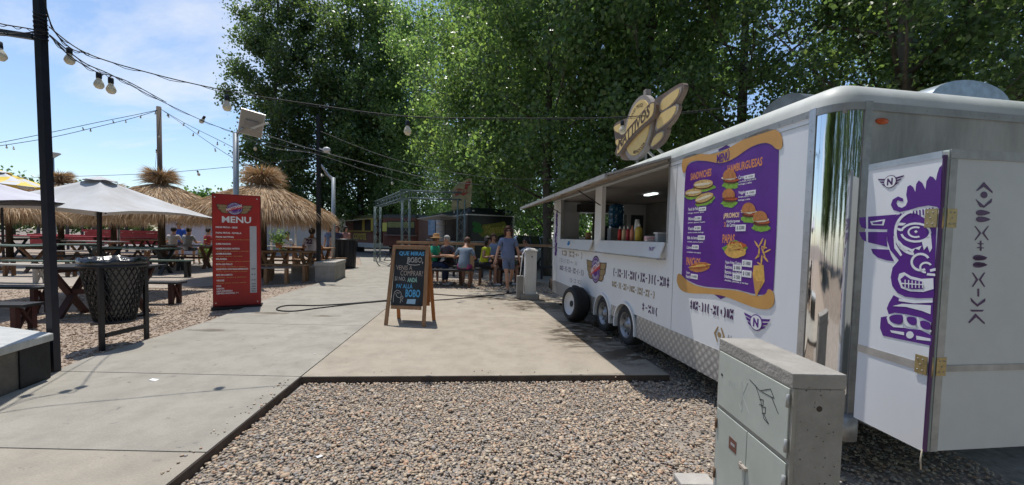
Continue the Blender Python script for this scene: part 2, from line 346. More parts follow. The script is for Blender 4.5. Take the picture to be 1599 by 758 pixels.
# pebbles
def pebbles(name, regions, n, size, z, palette, seed, tall=.5, sub=1):
    rs = np.random.RandomState(seed); bm = bmesh.new(); bmesh.ops.create_icosphere(bm, subdivisions=sub, radius=1)
    V = np.array([v.co[:] for v in bm.verts]); Fc = np.array([[v.index for v in f.verts] for f in bm.faces]); bm.free()
    P = []
    for (x0, x1, y0, y1, frac, inside) in regions:
        k = int(n * frac); q = np.c_[rs.uniform(x0, x1, k * 3), rs.uniform(y0, y1, k * 3)]
        if inside: q = q[[inside(a, b) for a, b in q]]
        P.append(q[:k])
    P = np.concatenate(P); k = len(P)
    sz = size * rs.lognormal(0, .32, k); ang = rs.uniform(0, 6.28, k); tilt = rs.normal(0, .28, k); asp = rs.uniform(.62, 1, k); hh = rs.uniform(.35, .6, k) * tall / .5
    jit = 1 + rs.normal(0, .09, (k, len(V), 1))
    W = V[None] * jit * np.stack([sz, sz * asp, sz * hh], 1)[:, None, :]
    c, s_ = np.cos(tilt)[:, None], np.sin(tilt)[:, None]; X = W[..., 0] * c + W[..., 2] * s_; Z = -W[..., 0] * s_ + W[..., 2] * c
    c, s_ = np.cos(ang)[:, None], np.sin(ang)[:, None]; Y = W[..., 1]
    o = np.stack([X * c - Y * s_ + P[:, 0:1], X * s_ + Y * c + P[:, 1:2], Z + z + rs.uniform(-.4, .5, (k, 1)) * size * .5], -1)
    me = bpy.data.meshes.new(name); nv, nf = len(V), len(Fc)
    me.vertices.add(k * nv); me.vertices.foreach_set('co', o.reshape(-1)); idx = (Fc[None] + np.arange(k)[:, None, None] * nv).reshape(-1).astype(np.int32)
    me.loops.add(len(idx)); me.loops.foreach_set('vertex_index', idx); me.polygons.add(k * nf); me.polygons.foreach_set('loop_start', np.arange(0, len(idx), 3, dtype=np.int32))
    me.polygons.foreach_set('use_smooth', np.ones(k * nf, bool)); me.update()
    pal = np.array(palette)[rs.randint(0, len(palette), k)] * .85 + np.array(palette).mean(0) * .15; pal = pal * np.array([1.02, .97, .89]) * rs.uniform(.82, 1.2, (k, 1)); colr = np.concatenate([pal, np.ones((k, 1))], 1)
    at = me.color_attributes.new('col', 'FLOAT_COLOR', 'POINT'); at.data.foreach_set('color', np.repeat(colr, nv, 0).reshape(-1))
    return me
m_peb = attr_mat('pebble_stone', 'col', .75)
pal = [(.44, .355, .28), (.36, .31, .26), (.48, .37, .28), (.29, .27, .26), (.50, .42, .33), (.43, .28, .20), (.22, .21, .215), (.54, .48, .40), (.39, .33, .27), (.32, .32, .33)]
def ing(x, y): return x > interp([(-4, -1.4)] + rx, y) + .015 and y < 4.06 + (x + 2.17) * .078 - .01 if y < 11 else False
def ing2(x, y): return x > 1.79 - (y - 4.38) * .157 + .01 if y > 4.38 else True
me = pebbles('gravel', [(-2.1, 1.3, 2.05, 4.4, .62, ing), (1.3, 3.4, 1.7, 4.38, .22, ing), (1.0, 3.6, 4.38, 7.5, .16, ing2)], 36000, .0105, -.064, pal, 3)
me.materials.append(m_peb); tag(link('gravel', me), 'loose round river gravel in front of the concrete pad', kind='stuff')
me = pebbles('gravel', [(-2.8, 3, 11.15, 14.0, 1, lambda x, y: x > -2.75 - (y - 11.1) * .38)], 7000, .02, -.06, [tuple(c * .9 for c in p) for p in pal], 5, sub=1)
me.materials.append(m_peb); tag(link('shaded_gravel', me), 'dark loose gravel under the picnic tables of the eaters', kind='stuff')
def spill(x, y): return y < 4.07 + (x + 2.17) * .078 + .16 or y > 10.75 or x > 1.79 - (y - 4.38) * .157 - .2
me = pebbles('gravel', [(-2.1, 1.6, 4.2, 11.0, .7, spill), (-2.9, -2.1, 2.3, 4.0, .3, lambda x, y: interp(rx, y) - .14 < x < interp(rx, y) - .01)], 420, .008, .004, pal, 13)
me.materials.append(m_peb); tag(link('spilled_gravel', me), 'scattered small stones spilled onto the edges of the concrete pad and walk', kind='stuff')
mp_ = [(.36, .27, .21), (.28, .20, .16), (.42, .34, .27), (.24, .18, .14), (.48, .40, .33)]
def inm(x, y): return x < interp(lx, y) - .02
me = pebbles('wood_chips', [(-8, -4.4, 2.6, 8, .6, inm), (-12, -5.2, 8, 12.2, .35, inm)], 16000, .012, -.028, mp_, 8, tall=.35, sub=1)
me.materials.append(m_peb); tag(link('wood_chips', me), 'brown bark chips covering the picnic area beside the walk', kind='stuff')

# ============================================================ FOOD TRAILER
TL = Vector((1.629, 5.58, 0)); TRZ = math.atan2(.98785, -.1555)
TM = Matrix.Translation(TL) @ Matrix.Rotation(TRZ, 4, 'Z'); TMi = TM.inverted()
un = (TM.to_3x3() @ Vector((1, 0, 0))); nn_ = (TM.to_3x3() @ Vector((0, 1, 0)))
def S(x, y, off=0.0):
    p = TMi @ onplane(x, y, TM @ Vector((0, off, 0)), nn_); return p
trailer = thing('food_trailer', 'white food trailer with open serving hatch, purple menu panel and chrome corner', 'food trailer', TL, TRZ)
UR, UF, WID, ZB, ZT, RC = -3.02, 4.08, 2.35, .2, 2.41, .18
# side wall with hatch opening and wheel arches
def arch(uc, zc, r, n=10): return [(uc + r * math.cos(math.pi * i / n), zc + r * math.sin(math.pi * i / n)) for i in range(n + 1)]
HU0, HU1, HZ0, HZ1 = -1.02, 3.45, 1.47, 2.36
wl = [(UR + RC, .49), ] + list(reversed(arch(.01, .27, .33, 12))) + [] + list(reversed(arch(.85, .27, .33, 12))) + [(UF - .12, .49), (UF - .12, HZ0), (UR + RC, HZ0)]
wl = [(UR + RC, .49), (-.24, .49)] + [p for p in reversed(arch(.01, .27, .33, 12)) if p[1] > .49] + [(.27, .49), (.30, .33), (.56, .33), (.60, .49)] + [p for p in reversed(arch(.85, .27, .33, 12)) if p[1] > .49] + [(1.11, .49), (UF - .12, .49), (UF - .12, HZ0), (UR + RC, HZ0)]
def side(pts, y=0.0, t=.05): return MB().prism([(a, y - t, b) for a, b in pts], (0, t, 0))
sw = side(wl); sw.prism([(UR + RC, -.05, HZ0), (HU0, -.05, HZ0), (HU0, -.05, ZT), (UR + RC, -.05, ZT)], (0, .05, 0))
sw.prism([(HU1, -.05, HZ0), (UF - .12, -.05, HZ0), (UF - .12, -.05, ZT), (HU1, -.05, ZT)], (0, .05, 0))
sw.prism([(HU0, -.05, HZ1), (HU1, -.05, HZ1), (HU1, -.05, ZT), (HU0, -.05, ZT)], (0, .05, 0))
sw.build('side_wall', white, trailer)
# hatch post
pp = MB(); pp.box(1.02, 1.32, -.06, .006, HZ0, HZ1 + .02); pp.build('hatch_post', white, trailer)
# remaining walls
bw = MB(); bw.box(UR + RC, UF - .12, -WID, -WID + .05, .49, 1.5); bw.box(UR + RC, -.6, -WID, -WID + .05, 1.5, ZT); bw.box(3.0, UF - .12, -WID, -WID + .05, 1.5, ZT); bw.box(-.6, 3.0, -WID, -WID + .05, 2.15, ZT)
for q in (.25, 1.35, 2.2): bw.box(q, q + .09, -WID, -WID + .05, 1.5, 2.15)
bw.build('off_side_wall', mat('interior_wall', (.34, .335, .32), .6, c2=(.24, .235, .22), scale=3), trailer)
fl = MB(); fl.box(UR + .03, UF, -WID + .06, -.06, .42, .5); fl.build('floor', alu_dull, trailer)
cl = MB(); cl.box(UR + .03, UF, -WID + .06, -.06, 2.36, 2.4); cl.build('ceiling', mat('ceiling_board', (.30, .28, .26), .8), trailer)
fr = MB(); fr.box(UF - .12, UF, -WID, 0, .25, 1.5); fr.box(UF - .12, UF, -WID, 0, 2.13, ZT); fr.box(UF - .12, UF, -.6, 0, 1.5, 2.13); fr.box(UF - .12, UF, -WID, -1.4, 1.5, 2.13); fr.build('front_wall', white, trailer, bevel=.02)
rw = MB(); rw.box(UR, UR + .04, -WID, -RC, .45, ZT); rw.build('rear_wall', whitedirty, trailer)
# frame rail & axle under the floor
ax = MB(); ax.box(UR + .3, UF, -.5, -.42, .28, .42); ax.box(UR + .3, UF, -WID + .42, -WID + .5, .28, .42); ax.cyl((.01, -.1, .28), (.01, -WID + .1, .28), .04); ax.cyl((.85, -.1, .28), (.85, -WID + .1, .28), .04)
ax.build('chassis', black, trailer)
# chrome rear corner
def corner(r, z0, z1, off=0.0, n=14, a0=0, a1=90):
    b = MB(); vs = []; k = 0
    for i in range(n + 1):
        t = R(a0 + (a1 - a0) * i / n); vs += [(UR + RC - (r) * math.sin(t), -RC + r * math.cos(t), z0), (UR + RC - r * math.sin(t), -RC + r * math.cos(t), z1)]
    return b.add(vs, [(2 * i, 2 * i + 1, 2 * i + 3, 2 * i + 2) for i in range(n)], 0, True)
corner(RC - .001, .49, ZT).build('chrome_corner', chrome, trailer)
corner(RC - .0015, ZB - .02, .488).build('corner_kick_plate', alu_dull, trailer)
# roof shell: rounded rings
def roofshell():
    b = MB(); rings = []
    def ring(inset, z):
        r = max(RC - inset, .02); x0, x1, y0, y1 = UR + inset, UF - inset, -WID + inset, -inset; pts = []
        for (cx, cy, a) in ((x1 - r, y1 - r, 0), (x0 + r, y1 - r, 90), (x0 + r, y0 + r, 180), (x1 - r, y0 + r, 270)):
            for i in range(9): t = R(a + i * 90 / 8); pts.append((cx + r * math.cos(t), cy + r * math.sin(t), z))
        return pts
    prof = [(-.004, 2.415)] + [(.165 * (1 - math.cos(R(a))), 2.43 + .15 * math.sin(R(a))) for a in (0, 15, 30, 45, 60, 75, 90)] + [(.6, 2.595)]
    R_ = [ring(i, z) for i, z in prof]; n = len(R_[0]); vs = [p for r in R_ for p in r]
    fs = [(i * n + j, i * n + (j + 1) % n, (i + 1) * n + (j + 1) % n, (i + 1) * n + j) for i in range(len(R_) - 1) for j in range(n)]
    b.add(vs, fs, 0, True); b.add(R_[-1], [tuple(range(n))], 0); return b
roofshell().build('roof', roofwhite, trailer)
# trims
def ringtrim(z0, z1, out, mb):
    pts = []
    for i in range(13): t = R(90 * i / 12); pts.append((UR + RC - (RC + out) * math.sin(t), -RC + (RC + out) * math.cos(t)))
    pts = [(UF, out)] + pts + [(UR - out, -WID)]
    vs = [(x, y, z) for x, y in pts for z in (z0, z1)] + [(x, y, z) for x, y in pts for z in (z0, z1)]
    mb.add(vs[:len(pts) * 2], [(2 * i, 2 * i + 1, 2 * i + 3, 2 * i + 2) for i in range(len(pts) - 1)])
    return mb
t1 = MB(); ringtrim(2.375, 2.425, .006, t1); t1.build('roof_trim', mat('trim_grey', (.33, .34, .335), .5, .3, var=.2), trailer)
t2 = MB(); t2.box(UR + RC - .005, UR + RC + .045, 0, .007, .49, 2.43); t2.build('corner_trim', alu, trailer)
t2 = MB(); t2.box(UR - .009, UR, -RC - .05, -RC + .004, .2, 2.432); t2.build('corner_trim', alu_dull, trailer)
# thin seam line above side panels
t3 = MB(); t3.box(UR + RC + .05, UF, .0, .004, 2.335, 2.341); t3.build('seam', alu_dull, trailer)
rv = MB()
for k in range(58):
    u_ = UR + RC + .07 + k * .118; rv.cyl((u_, .0, 2.4), (u_, .009, 2.4), .0055, n=6)
for k in range(16): rv.cyl((UR, -.3 - k * .12, 2.4), (UR - .0085, -.3 - k * .12, 2.4), .0055, n=6)
for k in range(13): rv.cyl((UR + RC + .02, 0, .6 + k * .14), (UR + RC + .02, .0095, .6 + k * .14), .005, n=6)
rv.build('rivet', alu_dull, trailer)['kind'] = 'stuff'
t3 = MB()
for u_ in (-1.16, 3.72): t3.box(u_, u_ + .004, .0, .0025, .5, 2.33)
t3.build('panel_joint', alu_dull, trailer)
# diamond-plate skirt
def plate_mat():
    m = bpy.data.materials.new('diamond_plate'); m.use_nodes = True; n = m.node_tree.nodes; l = m.node_tree.links; b = n['Principled BSDF']
    t = n.new('ShaderNodeTexCoord'); q = n.new('ShaderNodeMapping'); q.inputs['Scale'].default_value = (15, 1, 15); q.inputs['Rotation'].default_value = (0, R(45), 0); l.new(t.outputs['Object'], q.inputs[0])
    v = n.new('ShaderNodeTexVoronoi'); v.inputs['Randomness'].default_value = 0; v.inputs['Scale'].default_value = 1; l.new(q.outputs[0], v.inputs[0])
    r = n.new('ShaderNodeValToRGB'); r.color_ramp.elements[0].position = .2; r.color_ramp.elements[1].position = .45; r.color_ramp.elements[0].color = (.55, .54, .52, 1); r.color_ramp.elements[1].color = (.36, .355, .35, 1); l.new(v.outputs[0], r.inputs[0]); l.new(r.outputs[0], b.inputs['Base Color'])
    bp = n.new('ShaderNodeBump'); bp.invert = True; bp.inputs['Distance'].default_value = .01; bp.inputs['Strength'].default_value = .5; l.new(v.outputs[0], bp.inputs['Height']); l.new(bp.outputs[0], b.inputs['Normal'])
    b.inputs['Metallic'].default_value = .5; b.inputs['Roughness'].default_value = .45; return m
dpl = plate_mat()
for a, b in ((UR + RC - .03, -.33), (.34, .52), (1.2, UF - .02)):
    s_ = MB(); z0 = ZB if b - a > .5 else .33; s_.box(a, b, -.02, .003, z0, .492); s_.build('skirt_plate', dpl, trailer)
s_ = MB(); s_.box(UR, UF, -WID, -WID + .03, ZB, .49); s_.build('skirt_plate', dpl, trailer)
# fenders
for uc in (.01, .85):
    f = MB(); ao = arch(uc, .27, .345, 16); ai = arch(uc, .27, .315, 16)
    vs = []
    for (o_, i_) in zip(ao, ai): vs += [(o_[0], .0, o_[1]), (o_[0], .03, o_[1]), (i_[0], .03, i_[1]), (i_[0], -.2, i_[1])]
    fs = []
    for k in range(16): fs += [(4 * k + j, 4 * k + j + 1, 4 * k + j + 5, 4 * k + j + 4) for j in range(3)]
    f.add(vs, fs, 0, False); f.box(uc - .345, uc - .315, -.15, .03, .2, .272); f.box(uc + .315, uc + .345, -.15, .03, .2, .272); f.build('fender', white, trailer)
wlb = MB(); wlb.box(-.36, 1.22, -.3, -.27, .25, .62); wlb.build('wheel_well', black, trailer)
def wheel(parent, c, rad, wdt, axis=(0, 1, 0), rimm=steelgrey, name='wheel', tyrem=tyre):
    q = Vector((0, 0, 1)).rotation_difference(Vector(axis)).to_matrix().to_4x4(); Mx = Matrix.Translation(c) @ q; w2 = wdt / 2
    t = MB(); t.lathe([(rad * .64, -w2), (rad * .9, -w2), (rad * .985, -w2 * .8), (rad, -w2 * .4), (rad, w2 * .4), (rad * .985, w2 * .8), (rad * .9, w2), (rad * .64, w2), (rad * .62, w2 * .7)], 28, 0, Mx)
    o = t.build(name, tyrem, parent)
    r = MB(); r.lathe([(rad * .65, w2 * .98), (rad * .61, w2 * .98), (rad * .58, w2 * .5), (rad * .5, w2 * .3), (rad * .42, w2 * .55), (rad * .2, w2 * .6), (rad * .17, w2 * .95), (0.001, w2 * .95)], 24, 0, Mx)
    for k in range(8):
        a = R(45 * k + 10); p = Mx @ Vector((rad * .45 * math.cos(a), rad * .45 * math.sin(a), w2 * .58)); p2 = Mx @ Vector((rad * .45 * math.cos(a), rad * .45 * math.sin(a), w2 * .62)); r.cyl(p, p2, rad * .07, n=8, mi=1)
    r.build('rim', [rimm, black], o); return o
wheel(trailer, (.01, -.1, .285), .285, .2); wheel(trailer, (.85, -.1, .285), .285, .2)
wheel(trailer, (.01, -WID + .15, .285), .285, .2, (0, -1, 0)); wheel(trailer, (.85, -WID + .15, .285), .285, .2, (0, -1, 0))
# serving shelves folded below the hatch
for a, b in ((-1.0, 1.0), (1.34, 3.36)):
    s_ = MB(); s_.prism([(a, .012, 1.47), (a, .08, 1.285), (a, .098, 1.29), (a, .032, 1.475)], (b - a, 0, 0)); s_.build('serving_shelf', white, trailer, bevel=.003)
    s_ = MB(); s_.box(a, b, -.14, .03, 1.462, 1.478); s_.build('counter_sill', alu, trailer)
s_ = MB(); s_.bar((-1.03, .1, 1.28), (4.1, .1, 1.275), .012, .012)
for q in (-.98, -.55, 1.0, 2.2, 3.3): s_.bar((q, 0, 1.28), (q, .1, 1.278), .02, .02)
s_.build('shelf_rail', alu_dull, trailer)
# awning
aw = MB()
for a, b in ((-1.02, 1.1), (1.12, 4.35)):
    aw.prism([(a, .0, 2.44), (a, .78, 2.20), (a, .78, 2.225), (a, .0, 2.465)], (b - a, 0, 0))
    aw.bar((a, .775, 2.2), (b, .775, 2.2), .03, .05)
aw.build('awning', mat('awning_metal', (.46, .45, .43), .5, .3, c2=(.32, .31, .29), scale=3), trailer)
ab = MB()
for yy, zz in ((.16, 2.375), (.42, 2.295), (.68, 2.215)): ab.bar((-1.0, yy, zz), (4.3, yy, zz), .09, .02)
for q in (-.98, -.2, .9, 1.9, 2.9, 4.2): ab.bar((q, .03, 2.41), (q, .76, 2.18), .06, .03)
ab.build('awning_frame', mat('awning_lath', (.34, .27, .20), .7, var=.2, scale=3), trailer)
gp = MB()
for q in (1.02, 3.42): gp.bar((q, .03, 2.05), (q, .42, 2.28), .014, .014)
gp.build('gas_strut', black, trailer)
# hatch frame
hf = MB(); hf.box(HU0 - .005, HU0 + .025, -.05, .008, HZ0, 2.4); hf.box(HU1 - .02, HU1 + .02, -.05, .008, HZ0, 2.4); hf.build('hatch_frame', alu, trailer)
# interior: shelves, cabinet, inner window frames, lamp
it = MB(); it.box(-1.2, 3.6, -1.0, -.14, .5, 1.42); it.build('work_counter', mat('counter_steel', (.3, .3, .3), .4, .5, var=.2), trailer)
it = MB(); it.box(-2.2, 3.9, -WID + .06, -WID + .5, .5, 1.38); it.build('back_counter', alu_dull, trailer)
for ya, yb in ((-2.28, -1.86), (-1.84, -1.45)):
    g = MB(); x_ = UF - .135; g.box(x_, x_ + .012, ya, yb, 1.42, 1.47); g.box(x_, x_ + .012, ya, yb, 2.1, 2.15); g.box(x_, x_ + .012, ya, ya + .045, 1.47, 2.1); g.box(x_, x_ + .012, yb - .045, yb, 1.47, 2.1)
    f_ = g.build('inner_window', inkwhite, trailer); g = MB(); g.box(x_ + .004, x_ + .008, ya + .045, yb - .045, 1.47, 2.1); g.build('pane', mat('pane_green', (.06, .08, .08), .2), f_)
it = MB(); it.box(UF - .5, UF - .2, -1.42, -.5, 2.12, 2.3); it.build('shelf_box', mat('cab_dark', (.05, .045, .04), .6), trailer)
it = MB(); it.box(UF - .45, UF - .3, -.95, -.86, 1.42, 2.1); it.build('stand_pipe', postwood, trailer)
it = MB(); it.box(-2.6, -1.3, -WID + .06, -1.5, .5, 2.1); it.build('refrigerator', mat('fridge', (.25, .26, .27), .4, .3), trailer)
for (a, b) in ((-.55, .25), (.34, 1.35), (1.44, 2.2)):
    g = MB(); g.box(a, b, -WID + .05, -WID + .07, 1.5, 1.54); g.box(a, b, -WID + .05, -WID + .07, 2.1, 2.15); g.box(a, a + .04, -WID + .05, -WID + .07, 1.54, 2.1); g.box(b - .04, b, -WID + .05, -WID + .07, 1.54, 2.1)
    f_ = g.build('inner_window', inkwhite, trailer); gg = MB(); gg.box(a + .04, b - .04, -WID + .02, -WID + .03, 1.54, 2.1); gg.build('pane', glassdark, f_)
it = MB(); it.box(.1, .5, -1.25, -1.15, 2.33, 2.355); it.box(1.5, 1.85, -1.25, -1.15, 2.33, 2.355); it.build('ceiling_lamp', mat('lamp_tube', (.8, .9, .9), .5, emit=(.9, 1, 1, 1.5)), trailer)
# rear marker lamp
mk = MB(); mk.ball((UR - .004, -.31, 2.31), .05, 14, sc=(.35, 1, .42)); mk.build('marker_lamp', mat('amber', (.55, .09, .01), .2, var=.2), trailer)
# rear light post lower edge
rb = MB(); rb.cyl((UR + .02, -RC + .02, .2), (UR + .02, -RC + .02, .36), .09, n=14); rb.box(UR - .08, UR, -WID + .1, -RC - .1, .3, .42); rb.build('bumper', alu_dull, trailer)

# ---- decals on the side (flat vinyl, 2-6 mm proud)
def zz_(ox, oy, sc): return lambda pts: [(ox + x / sc, oy + y / sc) for x, y in pts]
def sidepoly(px, off, m, name, parent, mb=None, t=.0015):
    pts = [S(x, y) for x, y in px]; b = mb or MB(); b.prism([(p.x, off, p.z) for p in pts], (0, t, 0))
    if mb is None: return b.build(name, m, parent)
def smooth(pts, it=2):
    for _ in range(it):
        q = []
        for i in range(len(pts)):
            a, b = pts[i], pts[(i + 1) % len(pts)]; q += [(a[0] * .75 + b[0] * .25, a[1] * .75 + b[1] * .25), (a[0] * .25 + b[0] * .75, a[1] * .25 + b[1] * .75)]
        pts = q
    return pts
zA = zz_(1040, 190, 2.445)
purp = smooth(zA([(75, 195), (85, 165), (110, 150), (160, 150), (210, 162), (260, 145), (320, 100), (370, 82), (405, 82), (433, 100), (433, 100), (425, 400), (412, 645), (412, 645), (380, 665), (320, 655), (270, 640), (200, 635), (140, 630), (100, 615), (62, 590), (62, 590), (68, 400)]), 2)
sidepoly(purp, .002, purple2, 'menu_panel', trailer); menu = kids(trailer)[-1]
menu = [o for o in bpy.data.objects if o.name.startswith('menu_panel')][0]; menu['label'] = 'purple painted menu with sandwiches, burgers and chips'
tri = MB(); sidepoly(zA([(200, 108), (232, 90), (262, 104), (230, 150)]), .001, None, '', None, tri, .0006); sidepoly(zA([(172, 650), (210, 679), (248, 662), (210, 640)]), .001, None, '', None, tri, .0006); tri.build('panel_point', purple2, menu)
sidepoly(smooth(zA([(65, 195), (62, 150), (80, 130), (120, 122), (170, 127), (220, 115), (280, 80), (340, 45), (400, 26), (438, 38), (449, 70), (446, 105), (425, 108), (405, 85), (370, 80), (320, 100), (260, 145), (210, 162), (160, 150), (110, 148), (85, 160), (76, 198)])), .0045, gold, 'banner_stripe', menu)
sidepoly(smooth(zA([(46, 583), (43, 615), (60, 648), (100, 657), (170, 657), (230, 667), (290, 692), (350, 714), (395, 718), (415, 700), (418, 665), (408, 645), (392, 638), (386, 660), (350, 670), (300, 652), (250, 642), (190, 640), (130, 632), (90, 615), (68, 592), (55, 580)])), .0045, gold, 'banner_stripe', menu)
def stext(s, bl, tr, m, off=.004, bold=.03, mb=None, parent=None, zf=zA, name='lettering', hh=None):
    (bl,), (tr,) = zf([bl]), zf([tr]); a = S(*bl); b = S(*tr)
    wd = a.x - b.x; 
    # keep the text upright: width along the wall, height from the two corners seen at the same u
    return text(s, parent or menu, (a.x, off, a.z), (-1, 0, 0), (0, 0, 1), wd, hh or max(b.z - a.z, .005), m, name, bold, mb=mb)
stext('MENÚ', (197, 160), (247, 104), purple, .0075, .03)
stext('SANDWICHES', (96, 226), (177, 178), orange, .0045, .03)
stext('HAMBURGUESAS', (237, 198), (372, 134), orange, .0045, .03)
stext('¡PROMO!', (222, 375), (283, 345), mat('cream_ink', (.8, .55, .35), .5), .0045, .04)
stext('PAPAS', (218, 464), (266, 430), orange, .0045, .03)
stext('PANCHOS', (80, 548), (134, 522), orange, .0045, .03)
stext('2', (224, 402), (232, 384), orange, .0045, .03)
fine = MB(); tags = MB(); prices = MB()
for s, bl, tr in (('Pernil de Pollo', (88, 342), (127, 332)), ('lechuga, tomate, queso', (86, 355), (148, 348)), ('Milanesa', (88, 378), (112, 368)), ('jamon, queso, huevo', (86, 391), (152, 383)), ('Vacio', (86, 415), (110, 404)),
                  ('queso, tomate, lechuga', (86, 428), (146, 421)), ('Bife de lomo', (84, 450), (124, 440)), ('tomate, queso, huevo', (84, 463), (144, 456)), ('Lomo', (82, 486), (102, 477)), ('completo con papas', (82, 502), (136, 493)),
                  ('Carne', (279, 222), (302, 213)), ('queso cheddar, tomate, cebolla', (279, 236), (346, 228)), ('lechuga y salsa', (279, 246), (330, 238)), ('Veggie', (279, 281), (304, 271)), ('lentejas, queso, tomate', (279, 294), (342, 286)), ('lechuga y salsa', (279, 306), (324, 299)),
                  ('Hamburguesas', (234, 390), (285, 379)), ('de Carne', (234, 403), (268, 393)), ('Papas Fritas Clasicas', (229, 545), (292, 533)), ('Bastones', (228, 561), (256, 551)), ('Bastones con cheddar', (227, 580), (292, 568)), ('Nativas', (226, 597), (256, 586)),
                  ('cheddar, panceta y verdeo', (226, 610), (318, 600)), ('Super', (80, 583), (94, 575)), ('Pancho', (79, 597), (97, 589))):
    stext(s, bl, tr, None, .0045, .02, fine, hh=.034 if (s[0].isupper() or s[0] == 'd') else .02)
fine.build('menu_lines', inkwhite, menu)['kind'] = 'stuff'
for s, a, b in (('$ 1000', (128, 343), (156, 325)), ('$ 1000', (112, 379), (138, 361)), ('$ 1200', (110, 416), (136, 399)), ('$ 1500', (124, 452), (151, 435)), ('$ 1500', (102, 487), (128, 472)), ('$ 1250', (302, 222), (342, 199)), ('$ 1300', (306, 283), (346, 260)),
                ('$ 2200', (268, 419), (308, 393)), ('$ 1000', (293, 553), (332, 531)), ('$ 800', (258, 569), (292, 549)), ('$ 1200', (292, 592), (330, 571)), ('$ 1500', (257, 605), (291, 584)), ('$ 600', (97, 599), (124, 585))):
    (q0, q1) = zA([a, b]); p, q = S(*q0), S(*q1); tags.box(q.x, p.x, .0035, .0055, p.z, q.z)
    text(s, None, (p.x - .015, .0065, p.z + .01), (-1, 0, 0), (0, 0, 1), p.x - q.x - .03, q.z - p.z - .02, None, bold=.02, mb=prices)
tags.build('price_tag', inkwhite, menu); prices.build('price_lettering', mat('price_ink', (.12, .12, .16), .5), menu)['kind'] = 'stuff'
bun = mat('bun_brown', (.50, .20, .06), .5, var=.35, scale=30); bread = mat('bread_tan', (.62, .42, .16), .5, var=.4, scale=30); lett = mat('lettuce_green', (.22, .42, .05), .5, var=.5, scale=40); meat = mat('meat_brown', (.14, .05, .02), .5, var=.3); cheese = mat('cheese_cream', (.75, .66, .48), .5); fries = mat('fries_yellow', (.72, .43, .10), .5, var=.25, scale=30); tomato = mat('tomato_red', (.48, .10, .03), .5, var=.3, scale=30)
FM = [bun, bread, lett, meat, cheese, fries, tomato, gold]
def blob(cx, cy, rx_, ry_, mi, off, mb, wav=0, rot=0, n=20, half=0, seed=0):
    rr = random.Random(seed + int(cx * 7 + cy)); pts = []
    for i in range(n):
        t = 2 * math.pi * i / n; k = 1 + wav * rr.uniform(-1, 1); x, y = rx_ * k * math.cos(t), ry_ * k * math.sin(t)
        if half and y > ry_ * .25: y = ry_ * .25
        pts.append((cx + x * math.cos(rot) - y * math.sin(rot), cy + x * math.sin(rot) + y * math.cos(rot)))
    p3 = [S(x, y) for x, y in zA(pts)]; mb.prism([(p.x, off, p.z) for p in p3], (0, .0008, 0), mi)
def burger(cx, cy, w_, che=True, name='burger_picture', label='burger picture'):
    b = MB(); blob(cx + 1, cy + .55 * w_, .56 * w_, .27 * w_, 2, .0045, b, .14); blob(cx + 2, cy + .28 * w_, .52 * w_, .18 * w_, 3, .0055, b, .05); blob(cx + 8, cy + .2 * w_, .5 * w_, .12 * w_, 6, .0065, b, .12)
    if che: blob(cx, cy + .05 * w_, .5 * w_, .16 * w_, 4, .0075, b, .16)
    blob(cx, cy - .02 * w_, .46 * w_, .5 * w_, 0, .0085, b, .02, -.08, half=1); b.build(name, FM, menu)
burger(247, 212, 56); burger(244, 284, 54, False); burger(320, 340, 58); burger(365, 372, 60)
def sandwich(cx, cy, w_, rot):
    b = MB(); blob(cx + 2, cy + .2 * w_, .56 * w_, .2 * w_, 2, .0045 + cy * 2e-6, b, .16, rot); blob(cx, cy + .12 * w_, .52 * w_, .15 * w_, 3, .0055, b, .08, rot); blob(cx, cy - .02 * w_, .52 * w_, .22 * w_, 1, .0065, b, .03, rot); blob(cx - 2, cy - .01 * w_, .46 * w_, .07 * w_, 4, .0075, b, .1, rot); b.build('sandwich_picture', FM, menu)
sandwich(146, 240, 72, -.12); sandwich(108, 272, 62, -.1); sandwich(150, 292, 70, -.35)
b = MB(); blob(268, 482, 44, 26, 2, .0045, b, .2); blob(268, 497, 40, 24, 5, .0055, b, .06); blob(272, 474, 34, 14, 6, .0065, b, .25); blob(262, 480, 24, 10, 5, .0075, b, .3)
for k in range(9): a = -1.2 + k * .3; blob(245 + k * 6, 470 + (k % 3) * 4, 15, 3, 5, .0085, b, .02, a, 8)
b.build('chips_bowl_picture', FM, menu)
b = MB(); blob(131, 556, 40, 19, 0, .0045, b, .03, -.12); blob(131, 552, 37, 9, 6, .0055, b, .05, -.12); blob(131, 551, 35, 4, 5, .0065, b, .4, -.12); b.build('hot_dog_picture', FM, menu)
b = MB()
for k, (x, y, a, ln) in enumerate(((350, 470, 1.0, 18), (366, 462, -1.1, 20), (380, 470, -1.4, 22), (358, 500, -1.5, 20), (375, 500, 1.2, 22), (390, 495, -.5, 16), (352, 515, -.9, 14), (368, 530, -1.5, 22), (384, 525, .9, 16), (362, 545, .6, 14), (378, 480, .3, 12))): blob(x, y, ln, 3.2, 5, .0045, b, .02, a, 8)
p = [S(x, y) for x, y in zA([(338, 550), (376, 548), (380, 610), (350, 664), (346, 664), (335, 580)])]; b.prism([(q.x, .0045, q.z) for q in p], (0, .001, 0), 5)
p = [S(x, y) for x, y in zA([(333, 575), (350, 610), (372, 608), (350, 668), (346, 668)])]; b.prism([(q.x, .006, q.z) for q in p], (0, .001, 0), 7)
b.build('chips_cone_picture', FM, menu)

